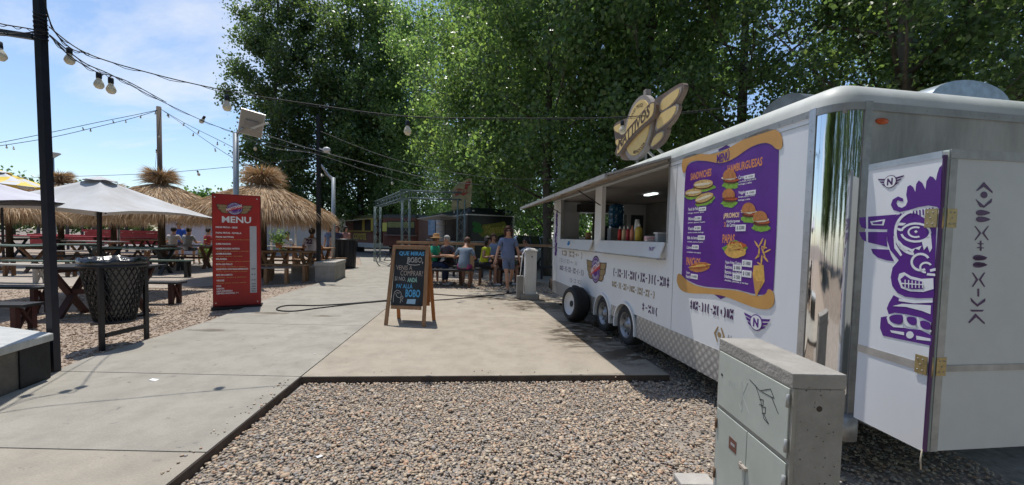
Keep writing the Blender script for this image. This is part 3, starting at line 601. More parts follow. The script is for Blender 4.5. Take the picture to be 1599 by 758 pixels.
# glyph rows
zB = zz_(940, 400, 7.583); zC = zz_(860, 380, 7.58); zD = zz_(860, 380, 3.445)
def glyphrow(kinds, x0, y0, x1, y1, hpx0, hpx1, zf, m, name='glyph_row'):
    """kinds: string of little symbols laid from (x0,y0) to (x1,y1) in zoom pixels"""
    b = MB(); n = len(kinds); (q0,), (q1,) = zf([(x0, y0)]), zf([(x1, y1)]); a, c = S(*q0), S(*q1)
    (h0,), = (zf([(x0, y0 - hpx0)]),); H = S(*h0).z - a.z; U = (a.x - c.x) / n
    H *= 1.12
    def st(u0, z0, u1, z1, t=.012): b.bar((u0, .003, z0), (u1, .003, z1), t, .002, upd=(0, 1, 0)) if abs(u0 - u1) + abs(z0 - z1) > 1e-4 else None
    t = H * .165
    for i, k in enumerate(kinds):
        uc = a.x - U * (i + .5); zc = a.z + (c.z - a.z) * (i + .5) / n + H / 2; r = min(U * .38, H * .5)
        def arcg(sg):
            pts = [(uc - sg * (r * .9 * math.cos(x) - r * .45), zc + H * .5 * math.sin(x)) for x in (-1.35, -.8, 0, .8, 1.35)]
            for p, q in zip(pts, pts[1:]): st(p[0], p[1], q[0], q[1], t)
        if k == '(': arcg(-1)
        elif k == ')': arcg(1)
        elif k == 'X':
            for sg in (-1, 1):
                for s2 in (-1, 1): st(uc + s2 * r, zc + sg * H * .48, uc + s2 * r * .12, zc + sg * H * .12, t)
        elif k == '-': st(uc - r * .7, zc, uc + r * .7, zc, t * .8)
        elif k == '"': st(uc + r * .55, zc + H * .42, uc + r * .55, zc - H * .42, t * .8); st(uc - r * .55, zc + H * .42, uc - r * .55, zc - H * .42, t * .8)
        elif k == '|': st(uc, zc + H * .45, uc, zc - H * .45, t)
        elif k == 'o': b.prism([(uc + r * .55 * math.cos(x), .002, zc + H * .26 * math.sin(x)) for x in [j * .785 for j in range(8)]], (0, .0015, 0))
        elif k == '+': st(uc, zc + H * .5, uc, zc - H * .5, t * .8); st(uc - r * .8, zc + H * .22, uc + r * .8, zc + H * .22, t); st(uc - r * .8, zc - H * .22, uc + r * .8, zc - H * .22, t)
        elif k == ':': st(uc - r * .6, zc + H * .3, uc + r * .6, zc + H * .3, t); st(uc - r * .6, zc - H * .3, uc + r * .6, zc - H * .3, t)
    b.build(name, m, trailer)
glyphrow('(-)X-)(-X"(o)X-)|(-X"+', 135, 235, 805, 380, 82, 100, zB, purpledk)
glyphrow('+"X-)(-X(o)"X-)X(-X(-)', 120, 360, 632, 510, 62, 70, zB, goldink)
glyphrow('+-X"(', 474, 640, 672, 722, 82, 100, zB, purpledk)
glyphrow('+"X-)|(-X(o)"X', 750, 352, 985, 412, 42, 50, zD, purpledk)
glyphrow('+:X" )X:X-o-V)', 135, 145, 380, 190, 60, 60, zC, goldink)
glyphrow('::X-(:-X)-o-.||', 105, 215, 320, 270, 40, 60, zC, inkgrey)
glyphrow('+"X-)(-X(-)X-(-))', 110, 315, 395, 390, 50, 62, zC, purpledk)
glyphrow('(X-:X ":(', 228, 460, 372, 495, 45, 50, zC, inkgrey)
# winged N emblem
def winged(c, w_, h_, parent, fn, m, m2, nm='emblem'):
    """fn(x,y,layer) -> point; x right, y up in units of the ring radius"""
    b = MB()
    for sg in (-1, 1):
        for k in range(3):
            y = .62 - k * .55; L_ = 2.3 - k * .35
            b.prism([fn(sg * .8, y, 1), fn(sg * L_, y + .22, 1), fn(sg * (L_ - .15), y - .12, 1), fn(sg * .85, y - .36, 1)], fn(0, 0, 2) - fn(0, 0, 1))
    b.prism([fn(1.12 * math.cos(t), 1.12 * math.sin(t), 1.5) for t in [i * math.pi / 14 for i in range(28)]], fn(0, 0, 2) - fn(0, 0, 1))
    o = b.build(nm, m, parent)
    return o
sub3 = lambda: None
def emblem_side(cx, cy, r, zr):
    c = S(cx, cy); fn = lambda x, y, l: Vector((c.x - x * r, .001 + .002 * l, c.z + y * r))
    b = MB(); d = Vector((0, .0015, 0))
    for sg in (-1, 1):
        for k in range(3):
            y = .68 - k * .55; L_ = 2.4 - k * .38
            b.prism([fn(sg * .8, y, 1), fn(sg * L_, y + .28, 1), fn(sg * (L_ - .2), y - .08, 1), fn(sg * .85, y - .34, 1)], d)
    b.prism([fn(1.15 * math.cos(t), 1.15 * math.sin(t), 1.6) for t in [i * math.pi / 14 for i in range(28)]], d); o = b.build('winged_emblem', purple, trailer)
    b = MB(); b.prism([fn(1.0 * math.cos(t), 1.0 * math.sin(t), 2.5) for t in [i * math.pi / 14 for i in range(28)]], d); b.build('emblem_disc', white, o)
    text('N', o, fn(-.5, -.62, 3.6), (-1, 0, 0), (0, 0, 1), 1.0 * r, 1.24 * r, purple, 'lettering', .05)
emblem_side(1182, 504, .058, 0)
def emblem_small(cx, cy, r):
    c = S(cx, cy, .07); fn = lambda x, y: Vector((c.x - x * r, .075 + (1.40 - c.z) * .35 - y * r * .35, c.z + y * r))
    b = MB(); d = Vector((0, .002, 0))
    for sg in (-1, 1):
        for k in range(3): y = .68 - k * .55; L_ = 2.2 - k * .35; b.prism([fn(sg * .8, y), fn(sg * L_, y + .2), fn(sg * (L_ - .2), y - .1), fn(sg * .85, y - .34)], d)
    b.build('winged_emblem', purple, trailer); text('N', trailer, fn(-.5, -.6), (-1, 0, 0), (0, 0, 1), r, 1.2 * r, purple, 'lettering', .05)
emblem_small(1018, 389, .03)
# round winged NATTIVOS badge
def badge(parent, fn, d, sc=1.0, names=('badge_wing', 'badge_disc'), lay=.002):
    """fn(x,y) -> local point; disc radius 1"""
    b = MB(); b2 = MB()
    for sg in (-1, 1):
        for k, (y0, y1, L_) in enumerate(((.62, .12, 2.25), (.1, -.38, 2.1), (-.4, -.85, 1.75))):
            b.prism([fn(sg * .55, y0 + .02), fn(sg * (L_ + .08), y0 + .1), fn(sg * (L_ + .02), y1 + .18), fn(sg * (L_ - .35), y1 - .06), fn(sg * .55, y1 - .06)], d)
            b2.prism([p + d * 1.3 for p in (fn(sg * .6, y0 - .04), fn(sg * (L_ - .04), y0 + .03), fn(sg * (L_ - .06), y1 + .22), fn(sg * (L_ - .4), y1 + .02), fn(sg * .6, y1 + .02))], d)
    w_ = b.build('badge_wing', mat('badge_outline', (.05, .03, .04), .5), parent); b2.build('wing_feather', goldink, w_)
    circ = lambda r, k: [fn(r * math.cos(t), 1.12 * r * math.sin(t)) + d * k for t in [i * math.pi / 16 for i in range(32)]]
    b = MB(); b.prism(circ(1.05, 2.6), d); ds = b.build('badge_disc', purpledk, parent)
    for (r, k, m_) in ((.93, 3.9, mat('badge_lilac', (.50, .42, .62), .5)), (.87, 5.2, purple), (.62, 6.5, mat('badge_lilac', (.5, .42, .62), .5)), (.56, 7.8, purple)):
        b = MB(); b.prism(circ(r, k), d); b.build('badge_ring', m_, ds)
    b = MB(); b.prism([fn(-1.15, -.62) + d * 9, fn(-1.0, -.02) + d * 9, fn(1.1, .62) + d * 9, fn(1.0, .12) + d * 9], d); b.build('badge_ribbon', redink, ds)
    xd = (fn(1, .6) - fn(-1, -.28)); wd = xd.length; zd = (fn(0, 1) - fn(0, 0)).normalized()
    text('NATTIVOS', ds, fn(-1.05, -.5) + d * 10.3, xd, zd, wd, (fn(0, .5) - fn(0, 0)).length, inkwhite, 'lettering', .03)
    o_ = fn(0, 0) + d * 8; xr = (fn(1, 0) - fn(0, 0)); r_ = xr.length
    text('FOOD TRUCK', ds, o_, xr, zd, 0, r_ * .16, inkwhite, 'lettering', .01, arc=(r_ * .66, R(155), R(25)))
    text('MENDOZA', ds, o_, xr, zd, 0, r_ * .16, inkwhite, 'lettering', .01, arc=(r_ * .84, R(215), R(325)))
c_ = S(931, 421)
badge(trailer, lambda x, y: Vector((c_.x - x * .2, .003, c_.z + y * .2)), Vector((0, .0009, 0)))
# gold eye mark + small name low on the panel
c = S(1124, 523); b = MB()
for sg in (-1, 1):
    b.prism([(c.x + sg * .075, .002, c.z), (c.x + sg * .03, .002, c.z + .07), (c.x + sg * .012, .002, c.z + .07), (c.x + sg * .05, .002, c.z), (c.x + sg * .012, .002, c.z - .07), (c.x + sg * .03, .002, c.z - .07)], (0, .0015, 0))
b.prism([(c.x + .025 * math.cos(t), .002, c.z + .025 * math.sin(t)) for t in [i * math.pi / 8 for i in range(16)]], (0, .0015, 0)); b.build('eye_mark', goldink, trailer)
text('AL', trailer, (c.x - .1, .003, c.z - .03), (-1, 0, 0), (0, 0, 1), .08, .06, inkgrey)
# purple motif strip near the front
mo = MB(); rr = random.Random(4)
for k in range(14):
    z = 2.1 - k * .075; uu = 3.83 + rr.uniform(-.04, .04); r = .05 + rr.random() * .03
    mo.prism([(uu + r * rr.uniform(.6, 1.2) * math.cos(t) * 1.3, .002, z + r * rr.uniform(.7, 1.1) * math.sin(t)) for t in [i * .7 for i in range(9)]], (0, .0015, 0))
mo.build('side_motif', purple, trailer)
glyphrow('o:X|o', 62 - 18, 40, 62 + 18, 45, 30, 30, zC, purpledk)
# blue sticker on the far shelf
c = S(889, 380, .06); b = MB(); [b.prism([(c.x + dx + .035 * math.cos(t), .075, c.z + dz + .03 * math.sin(t)) for t in [i * .785 for i in range(8)]], (0, .0015, 0)) for dx, dz in ((0, .02), (.03, -.02), (-.03, -.02))]; b.build('blue_sticker', mat('blue_ink', (.03, .25, .62), .4), trailer)
# exhaust / drip streaks: rear doors
def door(name, a, b, z0, z1, th, m, frame=True):
    a = Vector(a + (0,)); b = Vector(b + (0,)); d = (b - a).normalized(); nrm = Vector((d.y, -d.x, 0))
    if (CP - a).dot(nrm) < 0: nrm = -nrm
    la, lb = TMi @ Vector((a.x, a.y, z0)), TMi @ Vector((b.x, b.y, z0)); n3 = TMi.to_3x3() @ nrm; dd = (lb - la).normalized(); ln = (lb - la).length
    bb = MB(); bb.prism([la, lb, lb - n3 * th, la - n3 * th], (0, 0, z1 - z0)); o = bb.build(name, m, trailer)
    return o, la, lb, n3, dd, ln
d1, la1, lb1, n1_, dd1, ln1 = door('rear_door', (2.24, 2.53), (2.262, 2.12), .38, 2.0, .03, white)
b = MB(); t_ = .003
for z0_, z1_, in ((2.0 - .035, 2.004), (.815, .86)): b.prism([la1 + n1_ * .0005 + Vector((0, 0, z0_ - .38)), lb1 + n1_ * .0005 + Vector((0, 0, z0_ - .38)), lb1 + n1_ * t_ + Vector((0, 0, z0_ - .38)), la1 + n1_ * t_ + Vector((0, 0, z0_ - .38))], (0, 0, z1_ - z0_))
b.build('door_edge_strip', alu, d1)
d2, la2, lb2, n2_, dd2, ln2 = door('rear_door', (2.3, 2.12), (3.12, 2.225), .38, 2.01, .045, mat('door_inner', (.52, .55, .56), .4, var=.05)); d2['label'] = 'wide folded-back door leaf with column of glyphs'
b = MB()
def d2box(u0, u1, z0, z1, o0, o1, mb=b):
    p = [la2 + dd2 * u + n2_ * o + Vector((0, 0, -.38)) for u in (u0, u1) for o in (o0, o1)]; mb.prism([p[0] + Vector((0, 0, z0)), p[2] + Vector((0, 0, z0)), p[3] + Vector((0, 0, z0)), p[1] + Vector((0, 0, z0))], (0, 0, z1 - z0))
d2box(0, ln2, 1.965, 2.014, .0005, .006); d2box(0, .045, .38, 1.96, .0005, .006); d2box(.05, ln2, .82, .855, .0005, .004)
b.build('door_edge_strip', alu_dull, d2); b = MB(); d2box(-.004, -.0005, .38, 2.01, -.044, .0, b); b.build('door_edge', mat('pale_edge', (.55, .62, .56), .5), d2)
hg = MB()
for z in (1.60, .80): 
    for o, la, dd, n_, sgn in ((0, lb1, -dd1, n1_, 1), (0, la2, dd2, n2_, 1)):
        q = la.copy(); q.z = z; a_ = q + n_ * .004; c2_ = a_ + dd * .06
        hg.prism([a_, c2_, c2_ + n_ * .004, a_ + n_ * .004], (0, 0, .1))
    q = (lb1 + la2) / 2; hg.cyl((q.x, q.y, z - .005), (q.x, q.y, z + .105), .009, n=8)
hg.build('hinge', hingebrass, trailer)
hs = MB()
for z in (1.60, .80):
    for la, dd, n_ in ((lb1, -dd1, n1_), (la2, dd2, n2_)):
        for (i_, j_) in ((.02, .02), (.045, .02), (.02, .08), (.045, .08), (.032, .05)):
            q = la.copy(); q.z = z + j_; q = q + dd * i_ + n_ * .0085; hs.ball(q, .0042, 6)
hs.build('screw', alu_dull, trailer)['kind'] = 'stuff'
gk = MB(); q = lb1 + dd1 * .012; gk.prism([q - dd1 * .011, q - dd1 * .004, q - dd1 * .004 - n1_ * .02, q - dd1 * .011 - n1_ * .02], (0, 0, 1.6)); gk.build('door_gasket', purpledk, trailer)
# door art traced on the leaf plane
W1 = TM @ la1; n1w = TM.to_3x3() @ n1_
def D1(px, lay, m, name, par, mb=None, t=.0008):
    pts = [TMi @ onplane(x, y, W1, n1w) + n1_ * lay for x, y in px]; b = mb or MB(); b.prism(pts, n1_ * t)
    if mb is None: return b.build(name, m, par)
zE = zz_(1340, 220, 3.791); zF = zz_(1340, 330, 3.291)
ar = MB(); AR = lambda pts: D1(pts, .001, None, '', None, ar)
AR(zE([(499, 145), (484, 160), (472, 195), (464, 236), (445, 215), (428, 210), (408, 240), (402, 290), (382, 250), (362, 235), (347, 258), (342, 305), (328, 275), (312, 262), (295, 272), (288, 320), (296, 360), (285, 385), (262, 398), (240, 390), (228, 370), (236, 352), (252, 358), (270, 360), (268, 342), (240, 330), (208, 348), (197, 380), (212, 410), (250, 422), (300, 412), (360, 393), (420, 384), (470, 392), (490, 408)]))
for k in range(11):
    x = 250 + k * 19; y0 = 432 - k * 3.6; AR(zE([(x, y0), (x + 8, y0 - 2), (x + 9, y0 + 33), (x + 2, y0 + 35)]))
AR(zE([(10, 455), (48, 452), (50, 522), (22, 512), (12, 488)])); AR(zE([(62, 450), (235, 436), (205, 470), (180, 526), (62, 522)]))
AR(zE([(8, 542), (48, 540), (50, 598), (25, 582)])); AR(zE([(62, 540), (178, 540), (171, 580), (176, 628), (62, 602)]))
AR(zE([(80, 640), (186, 645), (198, 680), (216, 714), (170, 708), (120, 692), (90, 668)]))
AR(zF([(228, 15), (205, 18), (172, 52), (152, 100), (152, 150), (168, 200), (212, 252), (180, 290), (170, 340), (178, 385), (205, 420), (245, 440), (310, 448), (392, 446), (405, 60), (380, 15), (385, 60), (300, 12)]))
AR(zF([(185, 432), (210, 445), (280, 462), (390, 462), (385, 575), (330, 548), (250, 530), (190, 522), (160, 530), (150, 500), (162, 470)]))
AR(zF([(120, 545), (150, 540), (165, 560), (200, 590), (262, 605), (320, 610), (384, 640), (378, 692), (300, 675), (200, 655), (130, 640), (115, 600)]))
ar.build('mask_artwork', purple, d1); art = d1
cu = MB(); CU = lambda pts, l=.0022: D1(pts, l, None, '', None, cu)
def ring2(cx, cy, rx1, ry1, th, a0=0, a1=360, zf=zF, n=18, rot=0):
    o = []; i_ = []
    for k in range(n + 1):
        t = R(a0 + (a1 - a0) * k / n); c_t, s_t = math.cos(t), math.sin(t)
        o.append((cx + rx1 * c_t, cy + ry1 * s_t)); i_.append((cx + (rx1 - th) * c_t, cy + (ry1 - th) * s_t))
    for k in range(n): CU(zf([o[k], o[k + 1], i_[k + 1], i_[k]]))
ring2(300, 110, 112, 118, 14, 95, 262); ring2(300, 110, 80, 52, 11, 190, 530); ring2(300, 108, 42, 30, 9, 60, 300); CU(zF([(292, 104), (302, 98), (310, 106), (300, 114)]))
CU(zF([(198, 58), (250, 62), (236, 74), (205, 74)])); CU(zF([(200, 84), (228, 92), (222, 104), (208, 98)]))
CU(zF([(186, 128), (196, 128), (198, 170), (230, 225), (222, 232), (190, 190)])); CU(zF([(212, 150), (236, 176), (280, 196), (330, 178), (318, 200), (296, 192), (284, 214), (262, 200), (240, 208), (215, 190)]))
CU(zF([(330, 150), (378, 120), (384, 190), (372, 212), (360, 178), (342, 200), (336, 176)]))
ring2(325, 262, 52, 48, 12, 60, 330); ring2(352, 290, 34, 30, 10, 90, 330); CU(zF([(372, 300), (402, 292), (402, 306), (376, 312)])); CU(zF([(360, 318), (400, 322), (400, 334), (356, 330)]))
CU(zF([(208, 350), (215, 322), (240, 314), (275, 335), (330, 348), (390, 345), (392, 400), (340, 415), (270, 412), (225, 395)]))
CU(zF([(180, 488), (230, 476), (378, 484), (376, 530), (330, 512), (250, 492)])); CU(zF([(215, 448), (300, 462), (388, 462), (386, 470), (290, 474), (212, 462)]))
CU(zF([(150, 548), (165, 530), (180, 534), (165, 552), (190, 580), (235, 588), (238, 600), (185, 596), (158, 575)])); CU(zF([(232, 532), (246, 534), (256, 570), (300, 588), (300, 600), (255, 592), (238, 575)])); CU(zF([(305, 545), (318, 548), (325, 595), (380, 612), (380, 622), (320, 608), (306, 580)]))
CU([(zF([(270 + 20 * math.cos(t), 636 + 19 * math.sin(t))])[0]) for t in [i * .6 for i in range(10)]]); CU(zF([(168, 612), (240, 622), (240, 638), (175, 624)])); CU(zF([(302, 640), (376, 655), (376, 668), (304, 660)]))
CU(zE([(75, 478), (165, 465), (155, 502), (85, 500)]))
cu.build('artwork_gap', white, art)
tt = MB(); TT = lambda pts: D1(pts, .0034, None, '', None, tt)
TT(zF([(222, 350), (245, 330), (275, 350), (335, 362), (338, 400), (280, 402), (235, 388)]))
TT(zE([(90, 485), (150, 475), (146, 494), (95, 494)])); TT(smooth(zF([(165, 535), (234, 530), (236, 560), (225, 584), (190, 578), (165, 562)]))); TT(smooth(zF([(250, 540), (302, 545), (308, 570), (296, 590), (262, 578)]))); TT(smooth(zF([(322, 558), (378, 572), (378, 612), (340, 606), (325, 590)]))); tt.build('artwork_fill', purple, art)
tt = MB()
for k in range(6): x = 245 + k * 18; D1(zF([(x, 352 + k * 2), (x + 5, 352 + k * 2), (x + 5, 396), (x, 394)]), .0046, None, '', None, tt)
D1(zF([(228, 368), (345, 376), (345, 381), (228, 374)]), .0049, None, '', None, tt); tt.build('artwork_teeth', white, art)
# emblem on the door
def em_door(cx, cy, r):
    c = TMi @ onplane(cx, cy, W1, n1w); x_ = dd1; b = MB(); fn = lambda x, y, l: c + x_ * (x * r) + Vector((0, 0, y * r)) + n1_ * (.001 * l)
    d = n1_ * .0008
    for sg in (-1, 1):
        for k in range(3): y = .6 - k * .5; L_ = 2.3 - k * .4; b.prism([fn(sg * .8, y, 1), fn(sg * L_, y + .2, 1), fn(sg * (L_ - .2), y - .08, 1), fn(sg * .85, y - .3, 1)], d)
    b.prism([fn(1.12 * math.cos(t), 1.12 * math.sin(t), 2) for t in [i * math.pi / 12 for i in range(24)]], d); o = b.build('winged_emblem', purpledk, d1)
    b = MB(); b.prism([fn(math.cos(t), math.sin(t), 3) for t in [i * math.pi / 12 for i in range(24)]], d); b.build('emblem_disc', white, d1)
    text('N', d1, fn(-.5, -.6, 4.2), x_, (0, 0, 1), r, 1.2 * r, purpledk, 'lettering', .05)
em_door(1391, 284, .034)
# glyph column on the wide leaf
W2 = TM @ la2; n2w = TM.to_3x3() @ n2_; gl = MB()
def D2(px):
    pts = [TMi @ onplane(x, y, W2, n2w) + n2_ * .001 for x, y in px]; gl.prism(pts, n2_ * .001)
D2(zE([(698, 298), (745, 245), (795, 300), (796, 312), (745, 272), (704, 298)])); D2(zE([(696, 345), (745, 385), (793, 342), (790, 365), (745, 398), (722, 392)])); D2([zE([(746 + 20 * math.cos(t), 321 + 20 * math.sin(t))])[0] for t in [i * .45 for i in range(14)]])
def leafg(cx, cy, L_=42, h=16):
    D2([zE([(cx + (L_ * math.cos(t) if math.cos(t) > 0 else L_ * math.cos(t)), cy + h * math.sin(t) * (1 - .45 * math.cos(t)))])[0] for t in [i * .45 for i in range(14)]])
for cy in (427, 466, 693, 735): leafg(740 if cy < 600 else 722, cy)
def xg(cy, h=42):
    for sg in (-1, 1): D2(zE([(732 + sg * 38, cy - h), (732 + sg * 42, cy - h), (732 + sg * 14, cy), (732 + sg * 42, cy + h), (732 + sg * 36, cy + h), (732 + sg * 2, cy)]))
xg(547)
D2(zE([(722, 592), (730, 592), (730, 652), (722, 652)])); D2(zE([(708, 606), (742, 608), (742, 614), (708, 612)])); D2(zE([(706, 630), (744, 632), (744, 638), (706, 636)]))
zG = zz_(1240, 400, 2.117)
def G2(pts): D2(zG(pts))
for cy in (8, 28): D2([zG([(614 + 22 * math.cos(t), cy + 7 * math.sin(t))])[0] for t in [i * .6 for i in range(10)]])
for sg in (-1, 1): G2([(610 + sg * 18, 55), (610 + sg * 22, 55), (610 + sg * 8, 78), (610 + sg * 22, 102), (610 + sg * 18, 102), (610 + sg * 1, 78)])
G2([(607, 108), (612, 108), (612, 134), (607, 134)])
G2([(584, 138), (606, 160), (632, 140), (632, 150), (606, 168), (586, 150)]); G2([(582, 178), (628, 178), (622, 184), (588, 184)]); G2([(576, 220), (600, 190), (630, 220), (630, 226), (602, 202), (580, 222)])
gl.build('glyph_column', purpledk, d2)
# rope end hanging from the door
b = MB(); q = lb1.copy(); b.tube([(q.x, q.y, .39), (q.x + .004, q.y, .33), (q.x - .003, q.y + .004, .28)], .004, 6); b.build('rope_end', mat('rope', (.5, .45, .35), .9), trailer)

# roof sign on the trailer
SY = -.12; zH = zz_(920, 110, 4.46)
def SP(x, y, off): q = zH([(x, y)])[0]; p = TMi @ onplane(q[0], q[1], TM @ Vector((0, SY, 0)), nn_); return Vector((p.x, SY + off, p.z))
sign = thing('roof_sign', 'winged oval sign board in brown and cream standing on the white trailer roof', 'sign', TL, TRZ)
rimb = mat('sign_brown', (.20, .15, .12), .7, c2=(.14, .10, .08), scale=5); rimg = mat('sign_grey', (.33, .29, .26), .7, var=.2); cream = mat('sign_cream', (.74, .54, .22), .6, var=.12, scale=5)
def spz(pts, o0, o1, m, name, par=sign, sm=1):
    b = MB(); p = smooth(pts, sm) if sm else pts; b.prism([SP(x, y, o0) for x, y in p], (0, o1 - o0, 0)); return b.build(name, m, par)
wing_r = spz([(430, 205), (500, 165), (580, 110), (625, 86), (645, 90), (648, 120), (630, 170), (600, 225), (606, 255), (590, 310), (560, 360), (528, 390), (530, 425), (505, 485), (470, 525), (415, 560), (400, 500)], -.085, -.03, rimb, 'wing')
wing_l = spz([(260, 330), (215, 345), (170, 370), (158, 395), (168, 440), (172, 500), (190, 540), (205, 590), (215, 620), (245, 628), (290, 610), (300, 450)], -.085, -.03, rimb, 'wing')
for pts in ([(500, 215), (560, 165), (615, 130), (612, 165), (585, 210), (545, 250), (500, 275)], [(490, 310), (540, 280), (592, 250), (588, 290), (555, 340), (510, 375), (468, 405)], [(455, 455), (505, 430), (498, 465), (470, 500), (425, 530)]):
    c_o = [(x + (x - 520) * .03, y) for x, y in pts]; cx_, cy_ = sum(p[0] for p in pts) / len(pts), sum(p[1] for p in pts) / len(pts); sc_ = lambda k: [(cx_ + (x - cx_) * k, cy_ + (y - cy_) * k) for x, y in pts]; spz(sc_(1.36), -.03, -.02, rimg, 'wing_rim', wing_r, 1); spz(sc_(1.14), -.02, -.012, cream, 'wing_panel', wing_r, 1)
for pts in ([(232, 362), (195, 378), (165, 395), (172, 420), (195, 435), (225, 430)], [(215, 478), (180, 485), (180, 515), (200, 530), (215, 520)]): spz(pts, -.03, -.015, cream, 'wing_panel', wing_l, 1)
ov = [(345 + 88 * math.cos(t) * 1.08 + 62 * -math.sin(t) * .55, 400 + 228 * math.sin(t) - 12 * math.cos(t)) for t in [i * math.pi / 18 for i in range(36)]]
oval = spz(ov, -.07, .0, rimg, 'oval_board', sm=0)
ov2 = [(345 + (x - 345) * .84, 400 + (y - 400) * .85) for x, y in ov]; spz(ov2, .0, .012, cream, 'oval_face', oval, 0)
rib = spz([(210, 600), (205, 560), (250, 470), (430, 250), (470, 222), (496, 222), (492, 300), (470, 345), (370, 425), (285, 520), (235, 590)], .012, .055, rimb, 'ribbon', sm=1)
spz([(216, 585), (256, 480), (430, 260), (472, 230), (486, 238), (480, 296), (460, 332), (362, 412), (277, 506), (238, 572)], .055, .062, cream, 'ribbon_face', rib, 1)
a0 = SP(232, 560, .064); a1 = SP(455, 318, .064); top_ = SP(455, 245, .064)
text('NATTIVOS', rib, a0, a1 - a0, (0, 0, 1), (a1 - a0).length, .165, mat('sign_letter', (.10, .06, .04), .6), 'lettering', .03)
o_ = SP(345, 400, .014); 
rr_ = (SP(345, 400, 0) - SP(345, 215, 0)).length
text('FOOD TRUCK', oval, o_, (-1, 0, 0), (0, 0, 1), 0, .05, mat('sign_letter', (.1, .06, .04), .6), 'lettering', .02, arc=(rr_ * .72, R(140), R(62)))
text('MENDOZA', oval, o_, (-1, 0, 0), (0, 0, 1), 0, .05, mat('sign_letter', (.1, .06, .04), .6), 'lettering', .02, arc=(rr_ * .95, R(252), R(310)))
b = MB(); p = SP(378, 160, 0); b.box(p.x - .04, p.x + .04, SY - .1, SY - .02, p.z - .05, p.z + .05); b.build('knob', rimg, sign, bevel=.01)
b = MB()
for uu in (.1, .35): b.bar((uu, SY - .14, 2.58), (uu, SY - .14, 3.0), .03, .03); b.bar((uu, SY - .14, 2.95), (uu, SY - .6, 2.59), .03, .03)
b.build('sign_bracket', alu_dull, sign)
# roof vents (things standing on the roof)
def vent(label, loc, rz, w_, d_, h_, mm, nm='roof_vent'):
    t = thing(nm, label, 'roof vent', loc, rz, None)
    b = MB(); b.box(-w_ / 2, w_ / 2, -d_ / 2, d_ / 2, 0, h_ * .3); b.build('vent_base', mm, t)
    b = MB(); vs = []; n = 14
    for i in range(n + 1):
        a = math.pi * i / n; x, z = -w_ * .5 * math.cos(a), h_ * .3 + h_ * .7 * math.sin(a); vs += [(x, -d_ / 2, z), (x, d_ / 2, z)]
    b.add(vs, [(2 * i, 2 * i + 2, 2 * i + 3, 2 * i + 1) for i in range(n)], 0, True); b.add(vs, [tuple(2 * i for i in range(n + 1)), tuple(2 * i + 1 for i in reversed(range(n + 1)))], 0)
    b.build('vent_hood', mm, t); return t
q = TM @ Vector((-2.3, -1.68, 2.596)); vent('curved galvanised metal vent hood on the near end of the trailer roof', q, TRZ + R(90), .8, .6, .25, mat('galvanised', (.42, .47, .52), .35, .75, var=.3, scale=14))
q = TM @ Vector((-2.06, -.66, 2.596)); vent('low dark roof vent just behind the edge of the trailer roof', q, TRZ, .5, .42, .22, mat('vent_dark', (.10, .12, .13), .5, var=.4, scale=8))

# things on the counter
def tl(u, y, z): return TM @ Vector((u, y, z))
def bottle(u, y, h, r, m, cap, label, cat='bottle', name='squeeze_bottle'):
    t = thing(name, label, cat, tl(u, y, 1.479)); b = MB(); b.lathe([(0.001, 0), (r, 0), (r, h * .62), (r * .8, h * .72), (r * .35, h * .78), (r * .35, h * .8)], 14); b.build('bottle_body', m, t)
    b = MB(); b.lathe([(r * .4, h * .8), (r * .4, h * .86), (r * .12, h), (0.001, h)], 10); b.build('cap', cap, t)
GC = 'sauce bottles on the hatch sill'
bc = [('red', (.5, .03, .03), 'red sauce bottle, leftmost in the row on the hatch sill'), ('cream', (.62, .48, .3), 'cream sauce bottle beside the leftmost red one on the sill'), ('darkred', (.4, .04, .06), 'dark red and white labelled bottle on the hatch sill'), ('pink', (.62, .25, .17), 'salmon pink sauce bottle in the middle of the sill row'), ('mustard', (.5, .38, .06), 'tall mustard yellow jar at the right end of the bottle row')]
for k, (nm, c, lb) in enumerate(bc):
    uu = S(968.5 + k * 6.4 + (4 if k == 4 else 0), 360, -.07).x
    bottle(uu, -.07, .22 if k < 4 else .25, .03 if k < 4 else .05, mat('sauce_' + nm, c, .35), mat('sauce_' + nm, c, .35) if k == 3 else inkwhite, lb)
t = thing('paper_cup_stack', 'stack of white paper cups standing behind the mustard jar', 'cups', tl(S(995, 360, -.2).x, -.2, 1.43)); b = MB(); b.lathe([(.001, 0), (.03, 0), (.042, .1)], 14)
for k in range(5): b.lathe([(.042, .1 + k * .03), (.044, .1 + k * .03), (.040, .13 + k * .03)], 14)
b.lathe([(.04, .25), (.028, .36), (.001, .36)], 14); b.build('cup', inkwhite, t)
t = thing('sandwich_package', 'white paper sandwich package with red stripes on the hatch sill', 'package', tl(S(1018, 368, -.06).x, -.06, 1.479)); b = MB(); b.box(-.08, .08, -.05, .05, 0, .07); b.build('box_body', inkwhite, t, bevel=.012); b = MB(); [b.box(-.081, .02, -.051, .0515, z, z + .008) for z in (.015, .035, .052)]; b.build('stripe', redink, t)
t = thing('plastic_container', 'clear grey plastic tub with lid at the right end of the sill', 'tub', tl(S(1034, 360, -.12).x, -.12, 1.479)); b = MB(); b.prism([(-.07, -.05, 0), (.07, -.05, 0), (.07, .05, 0), (-.07, .05, 0)], (0, 0, .1)); b.build('tub', mat('tub', (.45, .47, .5), .3), t, bevel=.01); b = MB(); b.box(-.08, .08, -.06, .06, .1, .115); b.build('lid', inkwhite, t)
t = thing('water_jug', 'large blue plastic water jug on a dispenser behind the sill', 'water jug', tl(S(963, 330, -.45).x, -.45, 1.43)); b = MB(); b.box(-.12, .12, -.12, .12, 0, .26); b.build('dispenser', alu_dull, t)
